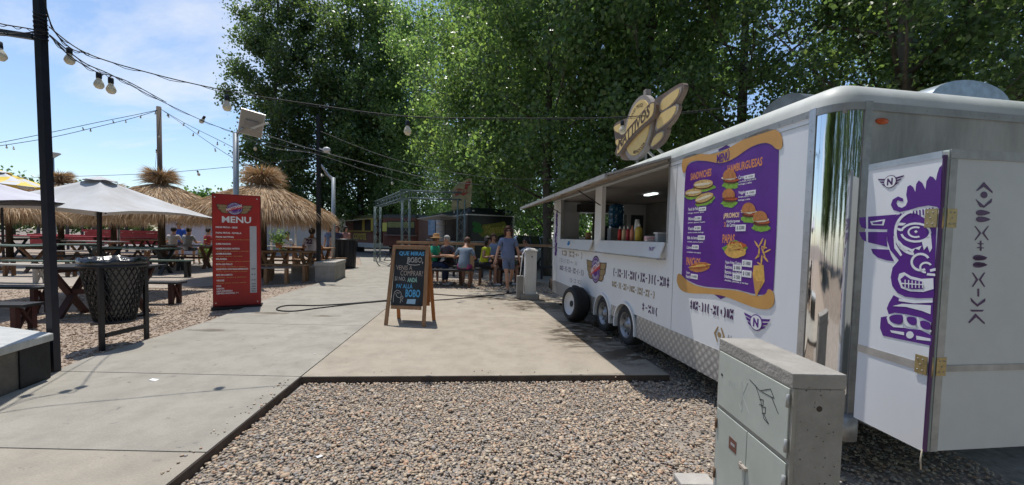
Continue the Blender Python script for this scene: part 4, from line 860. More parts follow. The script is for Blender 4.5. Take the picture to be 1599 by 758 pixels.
b = MB(); b.lathe([(.001, .27), (.06, .27), (.13, .32), (.135, .4), (.128, .42), (.135, .44), (.135, .56), (.128, .58), (.135, .6), (.12, .68), (.001, .7)], 20); b.build('jug', mat('jug_blue', (.02, .11, .22), .15, trans=.3, var=.1), t); b = MB(); b.box(-.07, .07, .13, .139, .44, .53); b.build('label_patch', inkgrey, t)
t = thing('stacked_tins', 'dark utensils and brown jar standing behind the far hatch', 'utensils', tl(2.35, -.25, 1.44)); b = MB(); b.cyl((0, 0, 0), (0, 0, .18), .06); b.build('jar', palewood, t); b = MB(); b.cyl((.35, 0, 0), (.35, 0, .32), .05); b.cyl((.5, -.05, 0), (.5, -.05, .26), .07); b.build('canister', black, t)

# ============================================================ UTILITY CABINET
cab = thing('utility_cabinet', 'weathered concrete meter pillar with three grey-green metal doors beside the trailer', 'utility cabinet', (1.29, 2.08, -.09))
b = MB(); b.box(.012, .235, -.31, .325, 0, .93); b.build('pillar', concrete, cab, bevel=.006)
b = MB(); b.box(-.008, .2365, -.3115, .330, .9305, 1.0); b.build('cap_slab', concrete, cab, bevel=.006)
pr = random.Random(9); b = MB()
for k in range(70): x_, z_ = pr.uniform(.02, .225), pr.uniform(.1, .97); rr0 = pr.uniform(.0012, .0032); b.cyl((x_, -.3122, z_), (x_, -.3105 + .001, z_), rr0, n=6)
b.build('pore', mat('hole', (.06, .045, .035), .9), cab)['kind'] = 'stuff'
b = MB(); b.box(-.2, .02, .335, .46, 0, .07); b.build('footing', concrete2, cab, bevel=.01)
fx = .0
b = MB(); b.box(fx - .004, fx + .012, -.315, .33, .05, .931); b.build('door_frame', mat('frame_tan', (.36, .34, .29), .8, c2=(.24, .22, .19), scale=6), cab)
def cdoor(y0, y1, z0, z1, name='cabinet_door'):
    b = MB(); b.box(fx - .012, fx - .0045, y0, y1, z0, z1); return b.build(name, greenpaint, cab, bevel=.002)
dA = cdoor(-.298, .312, .60, .925); dB = cdoor(-.298, -.003, .08, .575); dC = cdoor(.003, .312, .08, .575)
hb = MB()
for z in (.63, .84): hb.cyl((fx - .018, -.299, z), (fx - .018, -.299, z + .06), .007, n=8)
hb.build('hinge', alu_dull, dA)
hb = MB(); hb.cyl((fx - .018, .30, .14), (fx - .018, .30, .2), .007, n=8); hb.cyl((fx - .018, .305, .45), (fx - .018, .305, .51), .007, n=8); hb.build('hinge', mat('rusty', (.14, .08, .05), .8), dC)
hb = MB(); hb.cyl((fx - .018, -.299, .14), (fx - .018, -.299, .2), .007, n=8); hb.cyl((fx - .018, -.299, .46), (fx - .018, -.299, .52), .009, n=8); hb.build('hinge', alu_dull, dB)
kh = MB(); kh.cyl((fx - .014, .272, .79), (fx - .0115, .272, .79), .009, n=12); kh.build('keyhole', inkblack, dA)
lt = MB(); lt.box(fx - .03, fx - .012, -.02, .035, .37, .385); lt.cyl((fx - .022, .03, .355), (fx - .022, .03, .395), .006, n=8); lt.build('latch', mat('latch', (.45, .40, .35), .5, .4), dC)
st_ = MB(); st_.box(fx - .0135, fx - .0122, .09, .165, .40, .47); sk = st_.build('sticker', mat('rust_red', (.16, .07, .05), .6), dC)
st_ = MB(); st_.box(fx - .0142, fx - .0136, .105, .145, .43, .445); st_.build('sticker_text', inkgrey, sk)
# scratched graffiti
gr = MB()
def scr(pts, t=.0035):
    for a, b_ in zip(pts, pts[1:]): gr.bar((fx - .0128, a[0], a[1]), (fx - .0128, b_[0], b_[1]), t, .0008, upd=(1, 0, 0))
scr([(.0, .86), (-.09, .835), (-.17, .875), (-.2, .84), (-.1, .835)]); scr([(-.05, .85), (-.10, .79), (-.13, .71), (-.17, .70), (-.13, .73)]); scr([(-.18, .84), (-.235, .78)]); scr([(-.09, .79), (-.12, .80), (-.12, .77), (-.09, .765)]); scr([(-.11, .76), (-.14, .77), (-.14, .74), (-.115, .73)])
gr.build('graffiti', inkblack, dA)
gr = MB(); scr([(.07, .83), (.055, .67)], .004); scr([(.015, .84), (.06, .75), (-.01, .68)], .004); scr([(.09, .7), (.06, .66), (.06, .72)], .003); [scr([(.2 - k * .02, .79), (.195 - k * .02, .76)], .004) for k in range(4)]; gr.build('scratch_mark', mat('scratch', (.50, .53, .5), .6), dA)
hl = MB(); hl.cyl((.12, -.3105, .84), (.12, -.309, .84), .014, n=9); hl.build('knot_hole', mat('hole', (.06, .045, .035), .9), cab)

# ============================================================ PEOPLE
skinm = mat('skin_light', (.50, .27, .18), .55, var=.1); skind = mat('skin_tan', (.33, .17, .11), .55, var=.1)
def skinmesh(nodes, edges, m, root=0, sub=1):
    me = bpy.data.meshes.new('s'); me.from_pydata([n[0] for n in nodes], edges, []); o = bpy.data.objects.new('s', me); col.objects.link(o)
    sk_ = o.modifiers.new('k', 'SKIN'); sk_.use_smooth_shade = True
    for i, n in enumerate(nodes):
        v = me.skin_vertices[0].data[i]; r = n[1]; v.radius = r if isinstance(r, tuple) else (r, r); v.use_root = (i == root)
    if sub: o.modifiers.new('u', 'SUBSURF').levels = sub
    dg = bpy.context.evaluated_depsgraph_get(); r = bpy.data.meshes.new_from_object(o.evaluated_get(dg)); bpy.data.objects.remove(o); bpy.data.meshes.remove(me)
    r.materials.clear(); r.materials.append(m); r.polygons.foreach_set('use_smooth', [True] * len(r.polygons)); return r
def ik(a, b, l1, l2, hint):
    a, b = Vector(a), Vector(b); d = b - a; D = min(d.length, (l1 + l2) * .995); d.normalize(); x = (l1 * l1 - l2 * l2 + D * D) / (2 * D); h = math.sqrt(max(l1 * l1 - x * x, 0)); hv = Vector(hint); hv = (hv - d * hv.dot(d)).normalized(); return a + d * x + hv * h, a + d * D
def person(label, loc, rz, pose='sit', lean=.1, hands=None, top=(.3, .3, .35), bottom=(.05, .06, .1), skin=skinm, hair=(.03, .02, .015), long_hair=False, hat=None, shades=False, sc=1.08, seat=.5, belly=1.0, longpants=False, sleeves=True, head_turn=0, head_down=0, cat='person', group=None, feet=None, shoes=(.5, .5, .5), number=None):
    t = thing('person', label, cat, loc, rz, group); t.scale = (sc, sc, sc)
    topm = mat('cloth_%.2f_%.2f_%.2f' % top, top, .85, var=.15, scale=12, bump=.3, bscale=18); botm = mat('cloth_%.2f_%.2f_%.2f' % bottom, bottom, .85, var=.2, scale=12); hm = mat('hair_%.2f_%.2f_%.2f' % hair, hair, .7, var=.4, scale=40, bump=.5); shm = mat('shoe_%.2f_%.2f_%.2f' % shoes, shoes, .6)
    V3 = Vector; hz = .93 if pose != 'sit' else seat + .09
    P = V3((0, 0, hz)); ld = V3((0, -math.sin(lean), math.cos(lean)))
    w1 = P + ld * .16; c1 = P + ld * .34; c2 = P + ld * .46; nk = P + ld * .54; hd0 = nk + V3((0, -.02 - .05 * head_down, .07)); 
    hd1 = hd0 + V3((0, -.015 - .05 * head_down, .085)); hd2 = hd1 + V3((0, -.0, .075))
    sh = [c2 + V3((s * .175, 0, -.005)) for s in (-1, 1)]
    hp = [P + V3((s * .09, 0, -.03)) for s in (-1, 1)]
    if pose == 'sit': kn = [V3((s * .12, -.42, seat + .04)) for s in (-1, 1)]; an = [V3((s * .12, -.40, .1)) for s in (-1, 1)]
    elif pose == 'walk': kn = [V3((-.10, -.17, .50)), V3((.09, .02, .48))]; an = [V3((-.08, -.16, .09)), V3((.09, .36, .22))]
    else: kn = [V3((s * .1, -.02, .49)) for s in (-1, 1)]; an = [V3((s * .1, .02, .09)) for s in (-1, 1)]
    if feet: kn, an = [V3(a) for a in feet[0]], [V3(a) for a in feet[1]]
    if hands is None: hands = [(-.22, -.33, seat + .32), (.22, -.33, seat + .32)] if pose == 'sit' else [(-.26, -.08, .85), (.26, .0, .85)]
    el_ = []; wr = []
    for s, h_ in zip((0, 1), hands):
        e_, w_ = ik(sh[s], h_, .28, .25, ((-1, 1)[s] * .6, .5, -.8)); el_.append(e_); wr.append(w_)
    N_ = [(P, (.135 * belly, .115 * belly)), (w1, (.12 * belly, .10 * belly)), (c1, (.135, .11)), (c2, (.11, .09)), (nk, .055), (hd0, .066), (hd1, .088), (hd2, .07)]; E_ = [(0, 1), (1, 2), (2, 3), (3, 4), (4, 5), (5, 6), (6, 7)]
    nose = len(N_); N_.append((hd1 + V3((0, -.098, -.02)), .013)); E_.append((6, nose))
    for s in (0, 1):
        k = len(N_); d = (wr[s] - el_[s]).normalized(); sd = d.cross(V3((0, 0, 1))); sd = sd.normalized() if sd.length > .1 else V3((1, 0, 0))
        N_ += [(sh[s], .06), (sh[s].lerp(el_[s], .45), .048), (el_[s], .04), (el_[s].lerp(wr[s], .4), .038), (wr[s], .026), (wr[s] + d * .06, .034)]; E_ += [(3, k), (k, k + 1), (k + 1, k + 2), (k + 2, k + 3), (k + 3, k + 4), (k + 4, k + 5)]
        b0 = wr[s] + d * .09
        for f, (off, ln) in enumerate(((-.03, .065), (-.01, .078), (.012, .072), (.03, .055))):
            j = len(N_); N_ += [(b0 + sd * off, .011), (b0 + sd * off * 1.2 + d * ln * .55 + V3((0, 0, -.004)), .009), (b0 + sd * off * 1.2 + d * ln + V3((0, 0, -.016)), .007)]; E_ += [(k + 5, j), (j, j + 1), (j + 1, j + 2)]
        j = len(N_); N_ += [(wr[s] + d * .05 + sd * (-.045), .011), (wr[s] + d * .09 + sd * (-.06), .009)]; E_ += [(k + 5, j), (j, j + 1)]
        k = len(N_); toe = an[s] + V3((0, -.17, -.055))
        N_ += [(hp[s], .10), (hp[s].lerp(kn[s], .5), .078), (kn[s], .055), (kn[s].lerp(an[s], .35), .056), (an[s], .036), (an[s] + V3((0, -.05, -.045)), .036), (toe, .03)]; E_ += [(0, k), (k, k + 1), (k + 1, k + 2), (k + 2, k + 3), (k + 3, k + 4), (k + 4, k + 5), (k + 5, k + 6)]
    link('body', skinmesh(N_, E_, skin), t)
    # shirt
    g = .018; N2 = [(P + V3((0, 0, -.11)), (.165 * belly, .15 * belly)), (P + V3((0, 0, .02)), (.165 * belly, .15 * belly)), (w1, (.155 * belly, .14 * belly)), (c1, (.165, .14)), (c2, (.125, .105)), (c2.lerp(nk, .55), .07)]; E2 = [(0, 1), (1, 2), (2, 3), (3, 4), (4, 5)]
    for s in (0, 1):
        k = len(N2); N2 += [(sh[s], .078), (sh[s].lerp(el_[s], .35), .072)]; E2 += [(4, k), (k, k + 1)]
        if sleeves: N2 += [(sh[s].lerp(el_[s], .72), .062)]; E2 += [(k + 1, k + 2)]
    so_ = link('shirt', skinmesh(N2, E2, topm), t)
    N3 = [(P + V3((0, 0, .10)), (.15 * belly, .135 * belly)), (P + V3((0, 0, -.06)), (.15 * belly, .135 * belly))]; E3 = [(0, 1)]
    for s in (0, 1):
        k = len(N3); N3 += [(hp[s], .118), (hp[s].lerp(kn[s], .5), .098), (hp[s].lerp(kn[s], .8), .088)]; E3 += [(1, k), (k, k + 1), (k + 1, k + 2)]
        if longpants: N3 += [(kn[s], .07), (kn[s].lerp(an[s], .5), .062), (an[s] + V3((0, 0, .03)), .055)]; E3 += [(k + 2, k + 3), (k + 3, k + 4), (k + 4, k + 5)]
    link('trousers' if longpants else 'shorts', skinmesh(N3, E3, botm), t)
    for s in (0, 1):
        b = MB(); c = an[s] + V3((0, -.08, -.055)); b.ball(c, .06, 12, sc=(.75, 2.1, .62)); b.build('shoe', shm, t)
    b = MB(); b.ball(hd1 + V3((0, .018, .035)), .108, 16, sc=(.93, 1.0, 1.0)); hv = b.v
    # cut the face out of the hair ball
    for i, v in enumerate(hv):
        if v[1] < hd1.y - .035 and v[2] < hd1.z + .07: hv[i] = (v[0], hd1.y - .03, v[2])
    if long_hair:
        b.ball(hd1 + V3((0, .05, -.05)), .12, 14, sc=(1.0, .62, 1.15)); b.ball(hd1 + V3((.088, .02, -.02)), .058, 10, sc=(.7, .9, 1.5)); b.ball(hd1 + V3((-.088, .02, -.02)), .058, 10, sc=(.7, .9, 1.5)); hj = random.Random(5); b.v = [(x + hj.gauss(0, .007), y + hj.gauss(0, .007), z + hj.gauss(0, .007)) for x, y, z in b.v]
    b.build('hair', hm, t)
    b = MB(); [b.ball(hd1 + V3((s * .034, -.078, .002)), .012, 8) for s in (-1, 1)]; b.build('eye', inkblack, t)['kind'] = 'stuff'
    b = MB(); b.ball(hd1 + V3((0, -.074, -.062)), .022, 8, sc=(1.1, .5, .25)); b.build('mouth', mat('lips', (.35, .09, .08), .5), t)
    for s in (-1, 1): b = MB(); b.ball(hd1 + V3((s * .086, .0, -.01)), .026, 8, sc=(.4, .7, 1.1)); b.build('ear', skin, t)
    if shades:
        b = MB()
        for s in (-1, 1): b.ball(hd1 + V3((s * .036, -.086, .005)), .03, 12, sc=(1.05, .3, .8)); b.bar(hd1 + V3((s * .06, -.08, .008)), hd1 + V3((s * .092, .01, .0)), .006, .008)
        b.bar(hd1 + V3((-.02, -.094, .01)), hd1 + V3((.02, -.094, .01)), .006, .008); b.build('sunglasses', black, t)
    if hat:
        b = MB(); Mh = Matrix.Translation(hd1 + V3((0, .005, .05))); b.lathe([(.001, .13), (.07, .125), (.09, .09), (.1, .02), (.17, .0), (.175, -.012), (.1, .0)], 20, 0, Mh); b.build('hat', mat('straw', (.30, .15, .05), .8, var=.3, scale=60), t)
    if number:
        q = c1 + V3((0, .142, .0)); text(number, t, q + V3((.1, 0, -.02)), (-1, 0, 0), (0, 0, 1), .2, .16, purpledk, 'shirt_number', .05); text('NATTIVOS'[:4], t, q + V3((.05, .002, -.09)), (-1, 0, 0), (0, 0, 1), .1, .035, purpledk, 'shirt_name', .03)
    return t
def XY(px, D, y=370): p = A(px, y, D); return (p.x, D)

# worker inside the trailer
q = TM @ Vector((.1, -1.25, .5)); person('person in dark cap and dark shirt working inside the white trailer', q, TRZ + R(180), 'stand', .08, hands=[(-.15, -.35, 1.0), (.2, -.33, 1.0)], top=(.03, .02, .02), bottom=(.03, .03, .04), skin=skind, sc=.92)

# walking woman
q = G(790, 456); person('woman in sunglasses and blue-grey shirt and shorts walking towards the camera', (q.x + .04, q.y, 0), R(6), 'walk', .04, hands=[(-.34, -.16, .86), (.32, .02, .84)], top=(.15, .19, .31), bottom=(.14, .18, .29), hair=(.085, .03, .016), long_hair=True, shades=True, belly=1.3, sc=1.0 * 1.75 / 1.72, shoes=(.03, .03, .03), feet=([(-.03, -.15, .5), (.13, .05, .49)], [(.0, -.12, .09), (.13, .42, .26)]))

# ============================================================ FURNITURE
def picnic_table(label, loc, rz, wood, legw, L_=1.8, W_=.75, H_=.85, group='picnic tables', name='picnic_table'):
    t = thing(name, label, 'picnic table', loc, rz, group); n = 5; pw = W_ / n
    b = MB(); b.box(-L_ / 2, L_ / 2, -pw / 2 + .006, pw / 2 - .006, -.02, .02); me = b.mesh('plank', wood)
    for k in range(n): o = link('plank', me, t); o.location = (random.uniform(-.01, .01), -W_ / 2 + pw * (k + .5), H_ - .02)
    b = MB(); b.bar((0, -W_ * .42, H_ - .05), (0, W_ * .36, .0), .05, .11, upd=(1, 0, 0)); ma = b.mesh('leg', legw); b = MB(); b.bar((.052, W_ * .42, H_ - .05), (.052, -W_ * .36, .0), .05, .11, upd=(1, 0, 0)); mb_ = b.mesh('leg', legw)
    b = MB(); b.box(-.04, .04, -W_ * .46, W_ * .46, H_ - .12, H_ - .045); mc = b.mesh('cross_bar', legw)
    for s in (-1, 1):
        for me in (ma, mb_, mc): o = link('leg' if me is not mc else 'cross_bar', me, t); o.location = (s * (L_ / 2 - .28), 0, 0)
    b = MB(); b.bar((-L_ / 2 + .28, .0, H_ * .48), (L_ / 2 - .28, .0, H_ * .48), .05, .08); b.build('stretcher', legw, t); return t
def bench(label, loc, rz, wood, legw, L_=1.5, H_=.48, W_=.3, group='picnic benches', name='bench'):
    t = thing(name, label, 'bench', loc, rz, group)
    b = MB(); b.box(-L_ / 2, L_ / 2, -W_ / 4 + .004, W_ / 4 - .004, -.02, .02); me = b.mesh('seat_plank', wood)
    for k in (-1, 1): o = link('seat_plank', me, t); o.location = (0, k * W_ / 4, H_ - .02)
    b = MB()
    for y in (-W_ / 2 + .04, W_ / 2 - .04): b.box(-.035, .035, y - .035, y + .035, 0, H_ - .041)
    mp1 = b.mesh('leg', legw); b = MB(); b.bar((0, -W_ / 2 + .075, .06), (0, W_ / 2 - .075, H_ - .07), .03, .05, upd=(1, 0, 0)); b.bar((.031, W_ / 2 - .075, .06), (.031, -W_ / 2 + .075, H_ - .07), .03, .05, upd=(1, 0, 0)); mp2 = b.mesh('leg_brace', legw)
    for s in (-1, 1):
        for me, nm in ((mp1, 'leg'), (mp2, 'leg_brace')): o = link(nm, me, t); o.location = (s * (L_ / 2 - .14), 0, 0)
    return t
T = [ # px, D, rz, wood, legs, L, label
 (158, 6.9, 8, blackwood, darkwood, 1.55, .88, 'dark red picnic table with black top standing behind the mesh bin'),
 (214, 13.4, 4, greenwood, blackwood, 2.3, .9, 'green picnic table with black crossed legs beside the umbrella pole'),
 (18, 13.2, -5, greenwood, brownwood, 2.2, .9, 'green topped picnic table with brown legs at the left edge'),
 (292, 15.6, 10, greywood, brownwood, 1.9, .93, 'grey weathered picnic table left of the red menu board'),
 (150, 18.5, 0, greywood, brownwood, 2.4, .92, 'long grey picnic table right of the near black post, far row'),
 (238, 21.5, 0, palewood, brownwood, 2.2, .95, 'pale picnic table just before the red rail'),
 (60, 19.5, 4, greywood, blackwood, 2.4, .95, 'weathered picnic table behind the green one at the left edge'),
 (110, 15.5, 80, greenwood, blackwood, 1.9, .88, 'dull green picnic table standing end-on beside the near black post'),
 (448, 12.9, 4, palewood, palewood, 1.75, .92, 'honey coloured picnic table under the near thatched parasol'),
 (486, 15.6, 0, palewood, brownwood, 1.6, .95, 'honey coloured picnic table in front of the man wearing number 22'),
 (420, 17.0, 0, greywood, brownwood, 1.9, .92, 'shaded picnic table behind the near thatched parasol post'),
]
for px, D, rz, wd, lg, L_, H_, lb in T: picnic_table(lb, XY(px, D) + (-.035,), R(rz), wd, lg, L_, .8, H_)
B_ = [
 (228, 8.1, 6, blackwood, darkwood, 1.35, .46, 'bench with black seat and dark red legs right of the mesh bin'),
 (8, 6.95, 4, blackwood, darkwood, 1.4, .48, 'dark bench at the left behind the concrete seat, near the black post'),
 (-22, 5.75, 6, blackwood, darkwood, 1.2, .40, 'lowest dark bench with red end, nearest the concrete seat'),
 (262, 12.6, 14, greenwood, blackwood, 1.35, .56, 'green bench with black crossed legs in front of the green table'),
 (62, 12.1, 5, greenwood, brownwood, 2.0, .5, 'long green bench in front of the left green table'),
 (20, 10.6, 0, concrete2, concrete2, 1.7, .52, 'beige cast seat with square legs at the left edge'),
 (296, 16.6, 6, palewood, brownwood, 1.6, .5, 'narrow bench behind the grey weathered table'),
 (252, 14.6, 3, blackwood, blackwood, 1.6, .5, 'black bench just behind the green table'),
 (205, 19.5, 2, greywood, brownwood, 1.8, .5, 'grey bench in the far row under the umbrella'),
 (120, 17.4, 2, greywood, brownwood, 1.8, .5, 'grey bench in front of the far row table'),
 (449, 12.1, 5, palewood, palewood, 1.35, .55, 'honey bench in front of the table under the near thatched parasol'),
 (456, 13.9, 2, palewood, palewood, 1.7, .55, 'honey bench behind the table under the near thatched parasol'),
 (488, 14.9, 0, palewood, palewood, 1.4, .52, 'honey bench on which the man wearing number 22 sits'),
 (518, 16.6, 12, palewood, brownwood, 1.2, .5, 'short bench beside the ribbed black bin'),
 (432, 11.6, 20, greywood, palewood, .8, .5, 'short stump-legged seat behind the red menu board'),
]
for px, D, rz, wd, lg, L_, H_, lb in B_: bench(lb, XY(px, D) + (-.035,), R(rz), wd, lg, L_, H_)
# diners' furniture (right)
DG = 'tables of the eaters beside the trailer'
picnic_table('orange-brown picnic table between the man in the straw hat and the grey haired man', XY(697, 12.6) + (-.06,), R(4), palewood, brownwood, 1.5, .8, .92, DG)
picnic_table('dark picnic table between the woman in yellow and the man in white', XY(797, 12.9) + (-.06,), R(0), brownwood, darkwood, 1.2, .8, .88, DG)
for px, D, L_, lb in ((703, 11.95, 1.5, 'dark bench under the man in the grey shirt and pink shorts'), (692, 13.3, 1.6, 'dark bench on the far side of the orange-brown table'), (766, 12.7, .9, 'brown bench under the woman in yellow')):
    bench(lb, XY(px, D) + (-.06,), R(3), blackwood, brownwood, L_, .54, .32, 'benches of the eaters')
bench('brown bench under the man in the white shirt', XY(832, 13.0) + (-.06,), R(90), blackwood, brownwood, .9, .54, .32, 'benches of the eaters')

# diners
PG = 'people sitting at the shaded tables'
def seat(label, px, D, rz, **k): x, y = XY(px, D); return person(label, (x, y, -.06), R(rz), 'sit', group=PG, **k)
seat('man in green shirt and straw hat sitting sideways at the shaded table', 676, 12.45, 78, top=(.02, .30, .18), bottom=(.02, .03, .07), longpants=True, hat=True, skin=skind, lean=.15, seat=.54)
seat('grey haired man in dark shirt leaning on the shaded table', 703, 13.15, -32, top=(.05, .05, .07), bottom=(.03, .03, .05), hair=(.38, .37, .36), skin=skinm, lean=.22, seat=.54)
seat('person seen from behind in blue-grey shirt and pink shorts', 725, 11.95, 170, top=(.17, .215, .27), bottom=(.42, .07, .20), hair=(.10, .05, .03), skin=skind, lean=.32, seat=.52, head_down=1.5, belly=1.15)
seat('woman in yellow vest and dark shorts sitting sideways on the bench', 756, 12.7, 75, top=(.52, .56, .03), bottom=(.02, .02, .03), hair=(.02, .015, .01), skin=skind, lean=.2, long_hair=True, sleeves=False, seat=.54)
seat('person in pale blue shirt half hidden behind the walking woman', 771, 13.5, 10, top=(.24, .30, .44), bottom=(.05, .05, .08), hair=(.10, .05, .03), long_hair=True, lean=.05, seat=.62)
seat('man in white shirt and sunglasses sitting behind the white bollard', 829, 12.9, -80, top=(.48, .50, .58), bottom=(.03, .05, .12), hair=(.015, .012, .01), skin=skind, shades=True, lean=.2, seat=.54, hands=[(-.14, -.40, 1.12), (.14, -.42, 1.1)])
# people left
def pl(label, px, D, rz, pose='sit', **k): x, y = XY(px, D); return person(label, (x, y, -.035), R(rz), pose, **k)
pl('man in white football shirt with number 22 seen from behind', 486, 14.5, 182, top=(.62, .58, .66), bottom=(.05, .05, .08), hair=(.015, .012, .012), skin=skind, number='22', seat=.56, sc=1.15)
pl('woman with long light brown hair in dark top beside the ribbed bin', 526, 18.5, 30, 'stand', top=(.05, .05, .09), bottom=(.04, .05, .09), hair=(.16, .07, .03), long_hair=True)
pl('person with curly brown hair behind the pale lamp post', 516, 19.3, -20, 'stand', top=(.10, .14, .22), bottom=(.05, .05, .08), hair=(.14, .06, .03), long_hair=True)
pl('woman with dark hair in pink top standing by the ribbed bin', 539, 20.5, 60, 'stand', top=(.42, .22, .20), bottom=(.30, .16, .14), hair=(.02, .012, .01), long_hair=True)
pl('person in bright blue shirt standing in front of the white panel', 281, 19.5, 20, 'stand', top=(.02, .08, .42), bottom=(.05, .05, .08), hair=(.03, .02, .02), skin=skind)
pl('dark haired person in pale top, left of the blue shirt', 270, 17.5, 190, top=(.45, .42, .40), hair=(.015, .012, .012), seat=.6)
pl('dark haired person in grey top, right of the blue shirt', 293, 17.3, 175, top=(.32, .34, .38), hair=(.015, .012, .012), seat=.6)
pl('person in red top beside the plants behind the menu board', 323, 18.5, 150, top=(.35, .05, .05), hair=(.015, .012, .012), seat=.6)
pl('person in white shirt leaning at the shaded table under the thatch', 445, 17.8, 60, top=(.5, .52, .55), hair=(.015, .012, .012), skin=skind, seat=.55, lean=.3)
def diner_things():
    x, y = XY(684, 12.6); t = thing('plastic_cup', 'clear drinking cup on the table of the man in the straw hat', 'cup', (x, y, .86)); b = MB(); b.lathe([(.001, 0), (.03, 0), (.04, .12)], 12); b.build('cup', mat('cup_clear', (.5, .55, .55), .2), t)
    x, y = XY(797, 12.8); t = thing('paper_plate', 'white paper plate with food on the dark table', 'plate', (x, y, .82)); b = MB(); b.lathe([(.001, .0), (.1, .0), (.13, .02)], 16); b.build('plate', inkwhite, t); b = MB(); b.ball((0, 0, .03), .06, 10, sc=(1, 1, .5)); b.build('food', bun, t)
diner_things()
# ============================================================ A-FRAME BLACKBOARD
fl_, fr_ = G(601, 508), G(664, 511); bl_, br_ = G(622, 497), G(675, 500)
Ax = (fr_ - fl_).normalized(); AW = (fr_ - fl_).length; yaw = math.atan2(Ax.y, Ax.x); org = (fl_ + fr_) / 2
bd = thing('blackboard', 'A-frame blackboard with orange wood frame and chalk writing standing on the pad', 'blackboard', org, yaw)
AHH = 1.31; dep = .55; mid = Vector((0, dep / 2 - .03, AHH)); fwood = mat('frame_wood', (.34, .19, .10), .6, var=.3, scale=4, stretch=(6, 6, 1)); owood = mat('orange_wood', (.42, .15, .04), .6, var=.25, scale=4, stretch=(6, 6, 1))
topl = .055
def aside(sgn, wood_, nm):
    p = bd if nm == 'front' else bd; y0 = 0 if sgn < 0 else dep; y1 = dep / 2 - .02 if sgn < 0 else dep / 2 + .02
    d = (Vector((0, y1, AHH)) - Vector((0, y0, 0))).normalized()
    def q(x, s): return Vector((x, y0, 0)) + d * s
    for s in (-1, 1): b = MB(); b.bar(q(s * (AW / 2 - topl * .4), 0), q(s * (AW / 2 - topl), 1.0 * AHH * 1.02), .055, .035, upd=(0, 1, 0)); b.build('leg', wood_, bd)
    L_ = AHH * 1.02
    for s in (.30, L_ - .03): b = MB(); b.bar(q(-AW / 2 + .085, s), q(AW / 2 - .085, s), .034, .06, upd=d); b.build('rail', wood_, bd)
    n_ = Vector((0, -d.z, d.y)) * (-sgn) ; n_ = n_ if sgn < 0 else -n_
    b = MB(); o_ = n_ * (-.004); b.prism([q(-AW / 2 + .07, .33) + o_, q(AW / 2 - .07, .33) + o_, q(AW / 2 - .085, L_ - .05) + o_, q(-AW / 2 + .085, L_ - .05) + o_], -n_ * .008); return q, n_, b.build('board', mat('slate', (.03, .035, .042), .7, var=.35, scale=6) if sgn < 0 else owood, bd)
qb, nb_, board = aside(-1, fwood, 'front'); aside(1, owood, 'back')
BL = AHH * 1.02 - .38; bw_ = AW - .17
chb = mat('chalk_blue', (.12, .42, .72), .9, var=.3, scale=60); chw = mat('chalk_white', (.55, .52, .48), .9, var=.3, scale=60); chg = mat('chalk_green', (.35, .58, .50), .9); chp = mat('chalk_pink', (.50, .40, .34), .9)
dvec = (qb(0, 1) - qb(0, 0)).normalized()
def chalk(s, x0, x1, y0, y1, m, bold=.01, dz=.002):
    """board coords 0..1 left-right, 0..1 top-bottom"""
    o = qb(-bw_ / 2 + x0 * bw_, .33 + (1 - y1) * BL) + nb_ * (.0 + dz); text(s, board, o, (1, 0, 0), dvec, (x1 - x0) * bw_, (y1 - y0) * BL, m, 'chalk_writing', bold)
chalk('QUE MIRAS', .12, .97, .05, .135, chb, .03); chalk('BOBO,', .42, .95, .15, .27, chw, .035); chalk('BOBO', .46, .90, .165, .255, mat('slate', (.03, .035, .042)), -.012, .0035)
chalk('VENIS A', .06, .6, .30, .38, chp, .0); chalk('COMPRAR?', .22, .97, .39, .48, chp, .0); chalk('SI NO,', .04, .42, .50, .58, chw, .0); chalk('ANDÁ', .47, .80, .495, .59, chg, .03)
chalk("PA' ALLÁ", .12, .66, .61, .70, chb, .02); chalk('BOBO', .44, .93, .715, .85, chb, .03)
b = MB()
def bq(x, y, dz=.002): return qb(-bw_ / 2 + x * bw_, .33 + (1 - y) * BL) + nb_ * dz
def bl(pts, t=.008, mb=b): [mb.bar(bq(*p), bq(*q), t, .001, upd=nb_) for p, q in zip(pts, pts[1:])]
bl([(.06, .95), (.05, .84), (.08, .77), (.15, .735), (.24, .75), (.30, .79), (.31, .84), (.26, .87), (.2, .86), (.15, .84), (.12, .79)]); bl([(.31, .84), (.29, .96)]); bl([(.15, .77), (.2, .79), (.25, .78)]); bl([(.34, .83), (.38, .86), (.33, .90), (.36, .93)])
b.build('chalk_drawing', chw, board)['kind'] = 'stuff'
b = MB(); bl([(.4, .83), (.45, .87), (.6, .88), (.8, .87), (.93, .81)], .012); b.build('chalk_swash', chp, board)
b = MB(); bl([(.4, .255), (.5, .285), (.7, .29), (.85, .275)], .012, b); b.build('chalk_swash', chw, board)
b = MB(); b.prism([bq(.52, .885), bq(.80, .88), bq(.79, .965), bq(.50, .965)], nb_ * .001); b.build('taped_note', mat('note_blue', (.35, .55, .72), .8), board)

